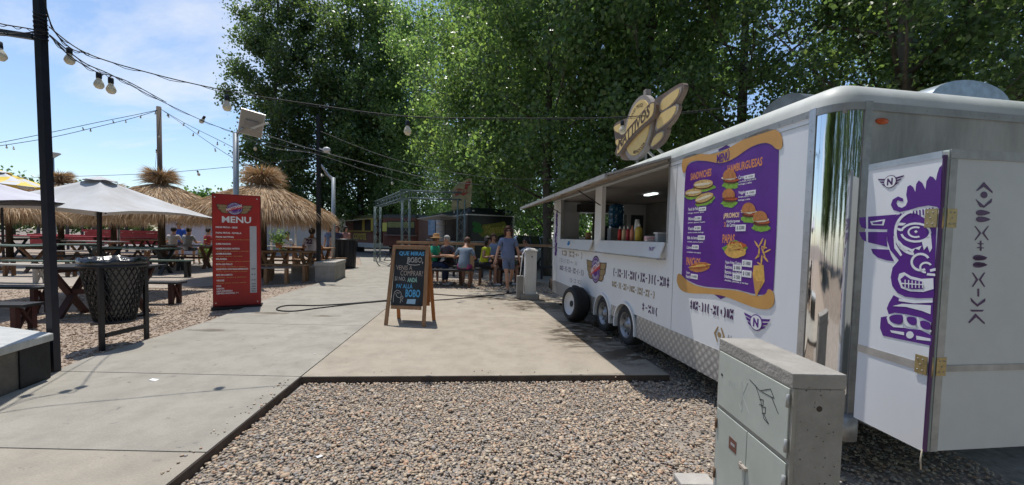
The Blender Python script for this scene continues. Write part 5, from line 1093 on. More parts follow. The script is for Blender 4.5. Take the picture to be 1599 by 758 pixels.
# ============================================================ RED MENU BOARD
ml, mr = G(333, 482), G(408, 478); d_ = (mr - ml); myaw = math.atan2(d_.y, d_.x); mw = d_.length
mn = thing('menu_board', 'tall red free-standing menu board with white lettering beside the walk', 'menu board', ((ml + mr) / 2), myaw)
MH = 2.2; redm = mat('menu_red', (.50, .025, .015), .4, c2=(.27, .012, .018), scale=1.3); b = MB(); b.box(-mw / 2, mw / 2, 0, .12, .03, MH); b.build('board', mat('menu_edge', (.22, .012, .015), .5), mn, bevel=.006)
b = MB(); b.box(-mw / 2 + .012, mw / 2 - .012, -.004, 0, .05, MH - .02); face = b.build('printed_face', redm, mn)
b = MB(); b.box(-mw / 2 - .02, mw / 2 + .02, -.08, .25, -.03, .028); b.build('base_plate', black, mn)
def mx_(x): return -mw / 2 + x * mw
def mz_(y): return MH * (1 - y)
badge(mn, lambda x, y: Vector((mx_(.46) + x * .125, -.006, mz_(.125) + y * .105)), Vector((0, -.0009, 0)))
text('MENU', face, (mx_(.2), -.006, mz_(.25)), (1, 0, 0), (0, 0, 1), mw * .6, .125, inkwhite, 'heading', .025)
rows = [(.298, 'PAPAS FRITAS - GRDE', .44, None), (.347, 'PAPAS FRITAS - NOVILLA', .52, None), (.383, 'PAPAS NATTIVAS', .36, ('cuatro quesos, panceta, verdeo y crema', .68)), (.444, 'SUPER PANCHO', .30, None), (.485, 'HAMBURGUESA NATIVO', .48, ('doble carne, cheddar y panceta', .66)), (.53, 'HAMBURGUESA', .31, ('carne, queso, tomate', .53)),
        (.576, 'MILANESA', .22, ('lechuga, tomate, queso y huevo', .68)), (.622, 'PATA DE POLLO', .33, ('lechuga, tomate y queso', .60)), (.665, 'SANDWICH CON SALSA BARBACOA', .66, ('carne, queso, tomate y verdeo', .63)), (.716, 'BIFE DE LOMITO', .33, ('jamon, queso y tomate', .60)), (.765, 'VEGGIE', .16, ('lechuga, queso, tomate, cebolla', .60)), (.812, 'AGUA', .1, None), (.836, 'GASEOSA', .16, None), (.858, 'AGUA SABORIZADA', .33, None), (.878, 'CERVEZA NACIONAL Y +', .45, None)]
lw = MB(); ly = MB()
for y, s, wd, sub in rows:
    text(s, None, (mx_(.075), -.006, mz_(y)), (1, 0, 0), (0, 0, 1), wd * mw, .034, None, bold=.035, mb=lw)
    if sub: text(sub[0], None, (mx_(.085), -.006, mz_(y + .02)), (1, 0, 0), (0, 0, 1), sub[1] * mw, .022, None, bold=.02, mb=ly)
lw.build('menu_line', inkwhite, face)['kind'] = 'stuff'; ly.build('menu_detail', mat('menu_gold', (.55, .35, .10), .5), face)['kind'] = 'stuff'
b = MB(); b.box(mx_(.77), mx_(.915), -.0055, -.004, mz_(.875), mz_(.275)); pc = b.build('price_strip', mat('strip_grey', (.50, .50, .52), .5, var=.1), mn)
for y, s in ((.665, '$800'), (.715, '$ 6'), (.765, '$1500'), (.80, '600'), (.822, '450'), (.845, '500'), (.866, '900')): text(s, pc, (mx_(.80), -.0062, mz_(y)), (1, 0, 0), (0, 0, 1), mw * .09, .026, inkblack, 'price', .02)
for x, y in ((.06, .03), (.93, .03), (.06, .955), (.93, .955)): b = MB(); b.cyl((mx_(x), -.009, mz_(y)), (mx_(x), -.004, mz_(y)), .013, n=8); b.build('screw', alu, mn)

# ============================================================ NEAR LEFT: bin, concrete seat, black post
def frustum_lattice(mb, n, z0, z1, r0, r1, rows, rad=.006, sx=1, sy=1):
    pt = lambda a, z: Vector((sx * (r0 + (r1 - r0) * (z - z0) / (z1 - z0)) * math.cos(a), sy * (r0 + (r1 - r0) * (z - z0) / (z1 - z0)) * math.sin(a), z))
    for i in range(n):
        for j in range(rows):
            za, zb = z0 + (z1 - z0) * j / rows, z0 + (z1 - z0) * (j + 1) / rows; s = .5 * (j % 2); a = 2 * math.pi * (i + s) / n; h = math.pi / n
            mb.bar(pt(a, za), pt(a + h, zb), rad, rad); mb.bar(pt(a, za), pt(a - h, zb), rad, rad)
q = G(160, 545); q2 = G(223, 527); bc_ = (q + q2) / 2
bn = thing('litter_bin', 'black expanded-metal litter bin with shiny black liner standing beside the walk', 'litter bin', (bc_.x - .12, bc_.y + .02, -.03), R(0))
b = MB(); frustum_lattice(b, 30, .32, 1.10, .20, .325, 12, .008); b.build('mesh_basket', black, bn)['kind'] = 'stuff'
b = MB(); b.lathe([(.001, .335), (.175, .335), (.2, .4), (.285, .9), (.31, 1.07), (.338, 1.135), (.345, 1.08), (.33, 1.04)], 26)
rr = random.Random(3); b.v = [(x * (1 + rr.uniform(-.03, .03)), y * (1 + rr.uniform(-.03, .03)), z + (rr.uniform(-.012, .03) if z > 1.06 else 0)) for x, y, z in b.v]
b.build('bin_liner', mat('liner', (.012, .013, .016), .18, var=.2, scale=8, bump=.8, bscale=9, spec=.8), bn)
b = MB(); b.lathe([(.322, 1.03), (.345, 1.03), (.345, 1.07), (.322, 1.07)], 26); b.build('top_rim', black, bn); b = MB(); b.lathe([(.001, .30), (.2, .30), (.21, .34), (.19, .34)], 22); b.build('bottom_plate', black, bn)
for s in (-1, 1):
    b = MB(); b.box(.115, .145, s * .30 - .028, s * .30 + .028, 0, 1.05); b.build('post', black, bn)
b = MB(); b.box(.11, .15, -.265, .265, .16, .21); b.build('cross_bar', black, bn)
b = MB(); b.bar((.13, -.28, .34), (-.1, -.2, .31), .03, .03); b.bar((.13, .28, .34), (-.1, .2, .31), .03, .03); b.build('bracket', black, bn)
# concrete seat at lower left
cs = thing('concrete_bench', 'low concrete seat with worn white top and black painted end at the left edge', 'bench', (-4.56, 3.89, 0), 0)
e0 = Vector((0, 0, 0)); dirn = (G(0, 617) - G(82, 585)).normalized() * 2.0; bk = Vector((-1.0, .28, 0))
blk = mat('block_paint', (.022, .023, .025), .75, var=.4, scale=6, bump=.3); worn = mat('worn_white', (.55, .55, .53), .7, c2=(.36, .37, .36), scale=3.5, stretch=(1, 3, 1), bump=.3); soil = mat('block_bare', (.16, .145, .125), .9, c2=(.09, .08, .07), scale=5, bump=.5)
s1 = dirn * .16; b = MB(); b.prism([e0, s1, s1 + bk, e0 + bk], (0, 0, .37)); b.build('end_block', blk, cs, bevel=.01)
b = MB(); b.prism([s1 + bk * .02, dirn + bk * .02, dirn + bk, s1 + bk], (0, 0, .37)); b.build('body_block', soil, cs, bevel=.005)
b = MB(); o_ = -dirn.normalized() * .02 - bk * .03; b.prism([e0 + o_ + Vector((0, 0, .371)), dirn - bk * .03 + Vector((0, 0, .371)), dirn + bk + Vector((0, 0, .371)), e0 + bk - dirn.normalized() * .02 + Vector((0, 0, .371))], (0, 0, .075)); b.build('top_slab', worn, cs, bevel=.012)
def postthing(name, label, px, py, D, w_, ztop, m, rnd=False, base=0, cat='post'):
    p = A(px, py, D); t = thing(name, label, cat, (p.x, D, base)); b = MB()
    if rnd: b.cyl((0, 0, 0), (0, 0, ztop - base), w_ / 2, n=12)
    else: b.box(-w_ / 2, w_ / 2, -w_ / 2, w_ / 2, 0, ztop - base)
    b.build('post', m, t); return t
p1 = G(86, 580); P1 = thing('light_post', 'near black square post carrying the string lights, cropped by the top', 'post', (p1.x, p1.y, -.03), 0)
b = MB(); b.bar((0, 0, 0), (-.05, 0, 4.7), .066, .066, upd=(0, 1, 0)); b.build('post', mat('post_navy', (.010, .012, .025), .45, var=.4, scale=10), P1)
b = MB(); b.bar((-.1, 0, 3.42), (-.95, .1, 3.56), .05, .05); b.build('side_arm', black, P1)
b = MB()
for k in range(7): b.tube([(-.036 + .048 * math.cos(a), .048 * math.sin(a), 3.4 + k * .04 + .01 * math.sin(a * 2 + k)) for a in [i * math.pi / 6 for i in range(13)]], .006, 5)
b.tube([(-.1 - .09 * (1 - math.cos(a)), -.06, 3.95 + .03 * math.sin(a)) for a in [i * math.pi / 6 for i in range(13)]], .005, 5); b.build('wire_wrap', black, P1)['kind'] = 'stuff'

# ============================================================ POSTS, LAMPS
P2x = A(498, 400, 12.6).x
t = thing('light_post', 'thin black post at the edge of the walk right of the thatched parasol', 'post', (P2x, 12.6, -.02)); b = MB(); b.box(-.052, .052, -.052, .052, 0, 5.2); b.build('post', black, t); b = MB(); b.bar((.05, -.05, 4.15), (.4, -.1, 4.0), .04, .04); b.ball((.3, -.1, 4.1), .09, 10, sc=(1.4, 1, 1)); b.build('spotlight', mat('spot_white', (.6, .6, .6), .4), t)
def solar(label, px, D, H_, yaw_, r=.065, sc=1):
    p = A(px, 370, D); t = thing('solar_street_lamp', label, 'street lamp', (p.x, D, -.03), yaw_, 'solar street lamps')
    pm = mat('lamp_post_grey', (.34, .38, .41), .45, .3, var=.12, scale=6)
    b = MB(); b.cyl((0, 0, 0), (0, 0, H_), r, n=14); b.cyl((0, 0, 0), (0, 0, .03), r * 2.2, n=14); b.build('post', pm, t)
    b = MB(); b.bar((0, 0, H_ - .05), (.35 * sc, -.1, H_ + .12), .06, .06); b.build('arm', pm, t)
    la_ = Vector((.36, -.35, .69)).normalized(); wa_ = Vector((.5, .34, -.09)); wa_ = (wa_ - la_ * wa_.dot(la_)).normalized(); na_ = la_.cross(wa_); na_ = na_ if na_.z > 0 else -na_
    Mx = Matrix.Translation((.62 * sc, -.05, H_ + .33 * sc)) @ Matrix(((la_.x, wa_.x, na_.x, 0), (la_.y, wa_.y, na_.y, 0), (la_.z, wa_.z, na_.z, 0), (0, 0, 0, 1)))
    b = MB(); b.box(-.45 * sc, .45 * sc, -.36 * sc, .36 * sc, -.015, .015, 0, Mx); o = b.build('solar_panel', mat('panel_back', (.34, .315, .275), .6, var=.1), t)
    b = MB(); b.box(-.43 * sc, .43 * sc, -.34 * sc, .34 * sc, .0155, .02, 0, Mx); b.build('solar_cell', mat('cell', (.01, .015, .05), .1), o)
    b = MB()
    for (x0, x1, y0, y1) in ((-.46, .46, -.37, -.34), (-.46, .46, .34, .37), (-.46, -.43, -.34, .34), (.43, .46, -.34, .34)): b.box(x0 * sc, x1 * sc, y0 * sc, y1 * sc, -.022, .02, 0, Mx)
    b.build('panel_frame', alu, o); b = MB(); b.box(-.16 * sc, .12 * sc, -.2 * sc, .2 * sc, -.06, -.016, 0, Mx); b.build('battery_box', mat('batt', (.28, .26, .24), .6), o)
    Mx = Matrix.Translation((1.02 * sc, -.2, H_ + .20 * sc)) @ Matrix.Rotation(R(-20), 4, 'Y') @ Matrix.Rotation(R(25), 4, 'X'); b = MB(); b.box(-.30 * sc, .30 * sc, -.12 * sc, .12 * sc, -.025, .03, 0, Mx); b.build('lamp_head', mat('lamp_head', (.52, .50, .44), .5), t, bevel=.01); return t
solar('pale grey solar street lamp with tilted panel rising behind the red menu board', 370, 11.6, 4.35, R(0), .075, .80)
l2 = solar('smaller solar street lamp standing right of the thin black post', 521, 16.8, 3.85, R(-35), .075, .7); l2.scale = (-1, 1, 1)
t = thing('street_lamp', 'distant slender street lamp above the far trees at left', 'street lamp', (A(87, 360, 46).x, 46, 0)); b = MB(); b.cyl((0, 0, 0), (0, 0, 9.4), .11, .08, n=8); b.build('post', mat('lamp_post_grey', (.3, .3, .3)), t); b = MB(); b.lathe([(.12, 9.4), (.65, 9.9), (.6, 10.0), (.001, 10.05)], 12); b.build('lamp_head', mat('lamp_head', (.5, .5, .5)), t)
t = postthing('wooden_pole', 'tall weathered wooden pole holding the far string lights', 252, 370, 15.5, .16, 6.2, postwood, True)
t = thing('steel_tube_post', 'thin pale steel tube under the white umbrella', 'post', (A(186, 370, 22).x, 22, 0)); b = MB(); b.cyl((0, 0, 0), (0, 0, 2.4), .06, n=10); b.build('post', alu, t)
for px, D in ((424, 19), (462, 20), (450, 22)): postthing('shelter_post', 'slim pale %s post in the shade behind the near thatched parasol' % {424: 'left', 462: 'right', 450: 'middle'}[px], px, 370, D, .1, 2.9, alu, True)
# concrete planter seats by the walk
def cblock(label, px0, px1, ytop, ybase, name='concrete_bench', dd=.9):
    a, c = G(px0, ybase), G(px1, ybase); w_ = (c - a).length; D = (a.y + c.y) / 2; z = CAMH - (ytop - 366) / FPX * D
    t = thing(name, label, 'bench', ((a.x + c.x) / 2, D, -.03), math.atan2(c.y - a.y, c.x - a.x)); b = MB(); b.box(-w_ / 2, w_ / 2, 0, dd, 0, z * .86); b.build('body_block', concrete, t, bevel=.01); b = MB(); b.box(-w_ / 2 - .02, w_ / 2 + .02, -.02, dd + .02, z * .86 + .001, z + .03); b.build('top_slab', concrete2, t, bevel=.01)
cblock('rough concrete bench behind the thin black post beside the walk', 492, 523, 412, 440, dd=1.5)
cblock('small concrete step block left of the thin black post', 455, 492, 418, 438, dd=.7)
cblock('small far concrete block beyond the ribbed black bin', 524, 541, 392, 405, dd=1.5)
p = XY(513, 16.2); t = thing('waste_drum', 'ribbed black plastic bin beside the pale lamp post', 'litter bin', (p[0] + .15, 17.4, -.03)); b = MB()
n = 40; prof = [(0, .46), (1.25, .5)]; vs = []
for z, r in prof:
    for i in range(n): a = 2 * math.pi * i / n; rr_ = r * (1 + (.025 if i % 2 else -.02)); vs.append((rr_ * math.cos(a), rr_ * math.sin(a), z))
b.add(vs, [(i, (i + 1) % n, n + (i + 1) % n, n + i) for i in range(n)] + [tuple(range(n, 2 * n))]); b.build('drum', black, t); b = MB(); b.lathe([(.50, 1.2), (.54, 1.2), (.54, 1.27), (.001, 1.29)], 24); b.build('lid', black, t)
# white bollard with meter box
q = G(828, 468); t = thing('white_pillar', 'white painted meter pillar on a concrete foot by the pad edge', 'pillar', (q.x, q.y, 0), R(4))
b = MB(); b.box(-.13, .15, .03, .3, .0, 1.15); b.build('pillar', mat('white_masonry', (.80, .79, .76), .7, c2=(.58, .57, .54), scale=3, stretch=(1, 1, .4)), t, bevel=.02); b = MB(); b.box(-.15, .17, .01, .32, 1.151, 1.19); b.lathe([(.13, 1.19), (.11, 1.225), (.001, 1.24)], 16, 0, Matrix.Translation((.01, .165, 0))); b.build('cap', mat('white_masonry', (.6, .6, .6)), t, bevel=.01)
b = MB(); b.box(-.22, .22, -.06, .4, 0, .12); b.build('foot', concrete, t, bevel=.01); b = MB(); b.box(-.32, -.16, .02, .2, .04, .56); b.build('meter_box', concrete, t, bevel=.006)
b = MB(); b.tube([(-.24, .1, .56), (-.22, .08, .85), (-.19, .08, 1.1), (-.14, .1, 1.17), (-.05, .1, 1.2)], .012, 6); b.build('cable', inkwhite, t); b = MB(); b.cyl((.03, .025, 1.03), (.03, .029, 1.03), .018, n=8); b.build('screw', inkblack, t)
# spare wheel with black cover leaning before the trailer
q = TM @ Vector((1.62, .16, 0)); sp_ = thing('spare_wheel', 'spare wheel in black cover with white rim leaning beside the trailer axle', 'wheel', q, TRZ)
ax_ = Vector((-.16, .98, .05)).normalized(); cc = Vector((0, .05, .315)); qq = Vector((0, 0, 1)).rotation_difference(ax_).to_matrix().to_4x4(); Mx = Matrix.Translation(cc) @ qq
b = MB(); b.lathe([(.001, -.14), (.27, -.14), (.305, -.1), (.31, 0), (.30, .1), (.27, .14), (.215, .14), (.205, .11)], 28, 0, Mx); b.build('tyre_cover', blacksoft, sp_)
b = MB(); b.lathe([(.205, .128), (.19, .10), (.1, .075), (.001, .075)], 24, 0, Mx); b.build('rim', mat('rim_white', (.55, .56, .58), .4), sp_); b = MB(); b.cyl(cc + ax_ * .07, cc + ax_ * .09, .055, n=12); b.build('hub', blacksoft, sp_)
b = MB(); b.box(.12, .3, -.06, .04, .0, .62); b.build('cover_flap', blacksoft, sp_, bevel=.03)
t = thing('rubber_chock', 'brown tyre-shaped chock beside the front end of the trailer', 'chock', G(862, 458)); b = MB(); b.tube([(.0, .25 * math.cos(a), .12 + .25 * math.sin(a)) for a in [i * .35 for i in range(10)]], .06, 8); b.build('chock', mat('brown_rubber', (.10, .07, .05), .8), t)

# cables on the ground
def gcable(label, px, m, r=.012, cat='cable'):
    t = MB(); pts = [G(x, y) + Vector((0, 0, r + .001)) for x, y in px]; P_ = []
    for i in range(len(pts) - 1):
        p0, p1_, p2_, p3 = pts[max(i - 1, 0)], pts[i], pts[i + 1], pts[min(i + 2, len(pts) - 1)]
        for k in range(6): s = k / 6; P_.append(.5 * ((2 * p1_) + (-p0 + p2_) * s + (2 * p0 - 5 * p1_ + 4 * p2_ - p3) * s * s + (-p0 + 3 * p1_ - 3 * p2_ + p3) * s ** 3))
    P_.append(pts[-1]); t.tube(P_, r, 6); return tag(t.build('power_cable', m), label, cat)
gcable('black cable looping over the grey walk towards the blackboard', [(604, 470), (560, 474), (500, 478), (452, 478), (434, 482), (436, 486), (460, 487), (500, 482), (560, 475), (606, 471)], blacksoft)
gcable('dark cable crossing the pad behind the blackboard to the meter pillar', [(606, 471), (676, 470), (740, 465), (790, 460), (812, 456)], blacksoft, .011)
gcable('brown hose lying along the back edge of the pad', [(676, 460), (720, 463), (770, 462), (806, 458)], mat('hose_brown', (.12, .09, .07), .7), .013)
for k, (x, y, s) in enumerate(((241, 594, .035), (499, 714, .02), (492, 553, .012))):
    q = G(x, y, -.0 if k != 1 else -.05); b = MB(); b.box(-s, s, -s * .6, s * .6, .002, .006); o = b.build('paper_scrap', inkwhite); o.location = q; o.rotation_euler = (.05, .1, k); tag(o, ['white paper scrap on the grey walk panel', 'shiny scrap lying in the river gravel', 'tiny white scrap on the near pad'][k], 'litter')

# ============================================================ THATCHED PARASOLS, UMBRELLAS
m_thatch = attr_mat('thatch_straw', 'col', .85, .15, tint=(1.1, .95, .7))
def strands(n, seed, gen):
    rs = np.random.RandomState(seed); A0, D1_, L_, W_ = gen(rs, n); nrm = np.cross(D1_, rs.normal(0, 1, (n, 3))); nrm /= np.linalg.norm(nrm, axis=1)[:, None]
    mid = A0 + D1_ * L_[:, None] * .55; end = A0 + D1_ * L_[:, None] + np.c_[np.zeros(n), np.zeros(n), -L_ * .22]
    w_ = (W_[:, None] * nrm); V = np.stack([A0 - w_, A0 + w_, mid + w_, mid - w_, end], 1); return V
def strandmesh(name, Vs, seed, base=((.66, .49, .31), (.56, .40, .25), (.74, .59, .41), (.46, .31, .19))):
    V = np.concatenate(Vs); k = len(V); rs = np.random.RandomState(seed); me = bpy.data.meshes.new(name); me.vertices.add(k * 5); me.vertices.foreach_set('co', V.reshape(-1))
    f4 = (np.array([0, 1, 2, 3])[None] + np.arange(k)[:, None] * 5); f3 = (np.array([3, 2, 4])[None] + np.arange(k)[:, None] * 5); idx = np.concatenate([f4.reshape(-1), f3.reshape(-1)]).astype(np.int32)
    me.loops.add(len(idx)); me.loops.foreach_set('vertex_index', idx); me.polygons.add(2 * k); me.polygons.foreach_set('loop_start', np.concatenate([np.arange(k) * 4, k * 4 + np.arange(k) * 3]).astype(np.int32)); me.update(calc_edges=True)
    c = np.array(base)[rs.randint(0, len(base), k)] * rs.uniform(.6, 1.25, (k, 1)); c = np.concatenate([c, np.ones((k, 1))], 1); at = me.color_attributes.new('col', 'FLOAT_COLOR', 'POINT'); at.data.foreach_set('color', np.repeat(c, 5, 0).reshape(-1)); me.materials.append(m_thatch); return me
def palapa(label, loc, Rr, ze, za, seed, nst=9000, trunk=.11, trunk_off=(0, 0)):
    t = thing('thatched_parasol', label, 'parasol', loc, 0, 'thatched parasols')
    def g1(rs, n):
        u = rs.uniform(0, 1, n) ** .7; a = rs.uniform(0, 6.283, n); r = Rr * (.08 + .92 * u); bul = np.sin(u * math.pi) * .03 * Rr; z = za - (za - ze) * (u ** 1.15) + bul
        d = np.c_[np.cos(a), np.sin(a), -(za - ze) / Rr * (1.15 * u ** .15) - .12 + rs.normal(0, .08, n)] + rs.normal(0, .07, (n, 3)); d /= np.linalg.norm(d, axis=1)[:, None]
        L_ = Rr * rs.uniform(.16, .34, n); return np.c_[r * np.cos(a), r * np.sin(a), z + rs.uniform(-.04, .05, n)], d, L_, rs.uniform(.004, .012, n)
    def g2(rs, n):  # hanging eave fringe
        a = rs.uniform(0, 6.283, n); r = Rr * rs.uniform(.9, 1.04, n); d = np.c_[np.cos(a) * .35, np.sin(a) * .35, -np.ones(n)] + rs.normal(0, .14, (n, 3)); d /= np.linalg.norm(d, axis=1)[:, None]
        return np.c_[r * np.cos(a), r * np.sin(a), ze + rs.uniform(-.05, .12, n)], d, rs.uniform(.15, .62, n), rs.uniform(.003, .010, n)
    def g3(rs, n):  # top tuft
        a = rs.uniform(0, 6.283, n); e = rs.uniform(-.35, 1.5, n); d = np.c_[np.cos(a), np.sin(a), e * .9 + .25]; d /= np.linalg.norm(d, axis=1)[:, None]
        return np.c_[.1 * np.cos(a), .1 * np.sin(a), za + .12 + rs.uniform(-.08, .16, n)], d, rs.uniform(.3, .8, n), rs.uniform(.004, .011, n)
    o = link('thatch', strandmesh('thatch', [strands(nst, seed, g1), strands(nst // 3, seed + 1, g2)], seed), t); o['kind'] = 'stuff'
    o = link('top_tuft', strandmesh('top_tuft', [strands(2200, seed + 2, g3)], seed + 9, ((.62, .46, .29), (.52, .36, .22), (.70, .54, .36))), t); o['kind'] = 'stuff'
    b = MB(); b.lathe([(Rr * (.02 + .95 * u), za - .06 - (za - ze) * (u ** 1.15) + math.sin(u * math.pi) * .03 * Rr) for u in [i / 8 for i in range(9)]], 28); b.lathe([(.24, za - .12), (.13, za + .02), (.17, za + .24)], 12); b.build('thatch_base', mat('thatch_under', (.24, .15, .08), .95, var=.4, scale=12, stretch=(1, 1, 1)), t)
    b = MB(); b.tube([(trunk_off[0], trunk_off[1], 0), (0, 0, za * .6), (0, 0, za)], [trunk * 1.15, trunk, trunk * .9], 12); b.build('trunk', mat('trunk_post', (.10, .065, .045), .9, var=.4, scale=6, bump=.5), t)
    b = MB()
    for k in range(8): a = k * math.pi / 4 + .2; b.bar((0, 0, za - .3), (Rr * .9 * math.cos(a), Rr * .9 * math.sin(a), ze + .06), .06, .06)
    b.build('rafter', mat('trunk_post', (.1, .06, .04)), t)['kind'] = 'stuff'; return t
x, y = XY(411, 13.0); palapa('thatched parasol with bushy straw tuft right behind the red menu board', (x, y, -.03), 1.86, 2.2, 3.0, 11, 22000)
x, y = XY(253, 15.2); palapa('thatched parasol around the wooden pole, right behind the white umbrella', (x, y, -.03), 2.0, 2.25, 3.2, 23, 19000)
x, y = XY(96, 20.5); palapa('far thatched parasol showing above the white umbrella beside the near post', (x, y, -.03), 2.8, 2.15, 3.75, 37, 7000)
x, y = XY(178, 21.5); palapa('far thatched parasol hidden behind the middle of the white umbrella', (x, y, -.03), 2.4, 2.1, 3.3, 41, 6000)
x, y = XY(15, 18.5); palapa('far thatched parasol under the yellow patterned umbrella at the left edge', (x, y, -.03), 2.4, 2.1, 3.2, 43, 6000)
def umbrella(label, loc, rz, half, z_e, z_a, m, pole=black, sides=4, sag=.12, valance=0, tiltpole=0, stain=False, per=6):
    t = thing('umbrella', label, 'umbrella', loc, rz, 'fabric umbrellas'); n = sides * per; rings = 7; b = MB(); vs = [(0, 0, z_a)]
    cor = [(math.cos(2 * math.pi * (k + .5) / sides), math.sin(2 * math.pi * (k + .5) / sides)) for k in range(sides + 1)]
    for j in range(1, rings + 1):
        u = j / rings
        for k in range(sides):
            for i in range(per):
                s = i / per; cx = cor[k][0] * (1 - s) + cor[k + 1][0] * s; cy = cor[k][1] * (1 - s) + cor[k + 1][1] * s; mid = math.sin(math.pi * s)
                inset = 1 - .05 * mid * u; rad = half * 1.414 * u * inset
                z = z_a - (z_a - z_e) * (u ** .93) - sag * mid * math.sin(math.pi * min(u, .95)) * .55 + (.10 * mid * u * u) + random.uniform(-.008, .008)
                vs.append((cx * rad, cy * rad, z))
    fs = [(0, 1 + i, 1 + (i + 1) % n) for i in range(n)] + [(1 + (j - 1) * n + i, 1 + j * n + i, 1 + j * n + (i + 1) % n, 1 + (j - 1) * n + (i + 1) % n) for j in range(1, rings) for i in range(n)]
    b.add(vs, fs, 0, True); b.build('canopy', m, t)
    b = MB(); b.add([(0, 0, z_a + .03)] + [(.3 * math.cos(a), .3 * math.sin(a), z_a - .085 + .02 * (i % 2)) for i, a in enumerate([k * math.pi / 6 for k in range(12)])], [(0, 1 + i, 1 + (i + 1) % 12) for i in range(12)], 0, True); b.build('vent_cap', m, t)
    b = MB(); b.bar((tiltpole, 0, 0), (0, 0, z_a), .06, .06); b.build('pole', pole, t)
    for k in range(sides): b = MB(); b.bar((0, 0, z_a - .08), (cor[k][0] * half * 1.38, cor[k][1] * half * 1.38, z_e - .02), .025, .03); b.build('rib', pole, t)
    return t
canv = mat('white_canvas', (.54, .55, .57), .85, c2=(.38, .375, .36), scale=1.3, bump=.15, bscale=5)
x, y = XY(158, 9.0); umbrella('wide white market umbrella left of the red menu board', (x, y, -.03), R(3), 1.52, 1.83, 2.66, canv, tiltpole=-.06)
x, y = XY(-62, 7.0); umbrella('near white umbrella cut by the left edge showing purple underside', (x, y, -.03), R(20), 1.25, 1.92, 2.45, mat('canvas_two', (.55, .56, .6), .8, c2=(.45, .43, .5), scale=1.3))
def checks():
    m = bpy.data.materials.new('yellow_check_canvas'); m.use_nodes = True; n = m.node_tree.nodes; l = m.node_tree.links; t = n.new('ShaderNodeTexCoord'); c = n.new('ShaderNodeTexChecker'); c.inputs['Scale'].default_value = 2.2; c.inputs['Color1'].default_value = (.72, .52, .03, 1); c.inputs['Color2'].default_value = (.55, .56, .58, 1); l.new(t.outputs['Object'], c.inputs[0]); l.new(c.outputs[0], n['Principled BSDF'].inputs['Base Color']); return m
x, y = XY(5, 15.5); umbrella('yellow and white patterned umbrella at the far left', (x, y, -.03), R(30), 1.4, 3.0, 3.65, checks())
x, y = XY(222, 26); umbrella('cream far umbrella glimpsed below the white one', (x, y, -.03), R(10), 1.4, 2.3, 2.95, mat('cream_canvas', (.5, .42, .28), .8))
for k, (px, D) in enumerate(((222, 25), (236, 27))): pass

# ============================================================ STRING LIGHTS
bulbm = mat('bulb_glass', (.72, .66, .50), .25, var=.08, trans=.15); cab_m = mat('cable_black', (.02, .02, .022), .6)
def catmull(pts, k=8):
    out = []
    for i in range(len(pts) - 1):
        p0, p1_, p2_, p3 = pts[max(i - 1, 0)], pts[i], pts[i + 1], pts[min(i + 2, len(pts) - 1)]
        for j in range(k): s = j / k; out.append(.5 * ((2 * p1_) + (-p0 + p2_) * s + (2 * p0 - 5 * p1_ + 4 * p2_ - p3) * s * s + (-p0 + 3 * p1_ - 3 * p2_ + p3) * s ** 3))
    return out + [pts[-1]]
def string(label, pts, bulbs, r=.008, bs=1.0, m=cab_m, twist=True, tilt=.12):
    r *= .72; bs *= .86
    """pts: (px,py,D) control points; bulbs: (px,py,D) of each bulb's globe"""
    P_ = catmull([A(*p) for p in pts]); org_ = P_[0].copy(); t = thing('string_lights', label, 'string lights', org_, 0, 'festoon light strings')
    b = MB(); b.tube([p - org_ for p in P_], r, 6)
    if twist: b.tube([p - org_ + Vector((0, 0, .014 * math.sin(i * 1.3) - .01)) for i, p in enumerate(P_)], r * .6, 5)
    b.build('cable', m, t)
    for (x, y, D) in bulbs:
        g = A(x, y, D); near = min(P_, key=lambda p: (Vector((p.x, p.y)) - Vector((g.x, g.y))).length); top = Vector((near.x, near.y, near.z)) - org_; g = g - org_
        s = .052 * bs; ax2 = (top - g).normalized(); ax2 = (ax2 + Vector((0, 0, 1.5))).normalized()
        qm = Matrix.Translation(g) @ Vector((0, 0, 1)).rotation_difference(ax2).to_matrix().to_4x4()
        b = MB(); b.lathe([(.001, -s), (s * .6, -s * .82), (s * .95, -s * .3), (s, .1 * s), (s * .85, .65 * s), (s * .55, 1.25 * s), (s * .42, 1.7 * s)], 14, 0, qm); o = b.build('bulb', bulbm, t)
        b = MB(); b.lathe([(s * .5, 1.55 * s), (s * .56, 1.7 * s), (s * .56, 2.9 * s), (s * .3, 3.1 * s), (.001, 3.1 * s)], 10, 0, qm); e = qm @ Vector((0, 0, 3.0 * s)); b.tube([e, top], .004 * bs, 5); b.build('socket', black, o)
    return t
string('near string with three pale bulbs crossing the picture in front of the tall trees', [(77, 42, 4.05), (135, 83, 4.15), (237, 115, 4.3), (355, 142, 4.5), (480, 162, 4.7), (637, 182, 4.9), (800, 185, 5.1), (972, 183, 5.3), (1120, 170, 5.6), (1180, 163, 6.0)],
       [(355, 168, 4.5), (637, 206, 4.9), (972, 205, 5.3), (640, 204, 4.9)][:3], bs=1.0)
string('bundled string falling from the near post to the thin black post', [(78, 55, 4.05), (130, 97, 4.6), (176, 118, 5.3), (240, 152, 6.5), (320, 190, 8.6), (370, 208, 10), (430, 226, 11.4), (498, 240, 12.5)], [(315, 190, 8.6), (109, 95, 4.35)], r=.009)
string('slack near string with two pale bulbs right of the near post', [(78, 56, 4.05), (110, 88, 4.25), (152, 113, 4.4), (173, 118, 4.5), (205, 130, 5.5), (260, 160, 7)], [(155, 133, 4.4), (174, 141, 4.5)])
string('cables running left from the near post with one bulb at the frame edge', [(-60, 20, 3.6), (0, 37, 3.8), (40, 44, 3.95), (72, 50, 4.05)], [(1, 88, 3.7)])
string('upper cable running left from the near post', [(-60, 30, 3.5), (0, 52, 3.8), (60, 50, 4.02)], [])
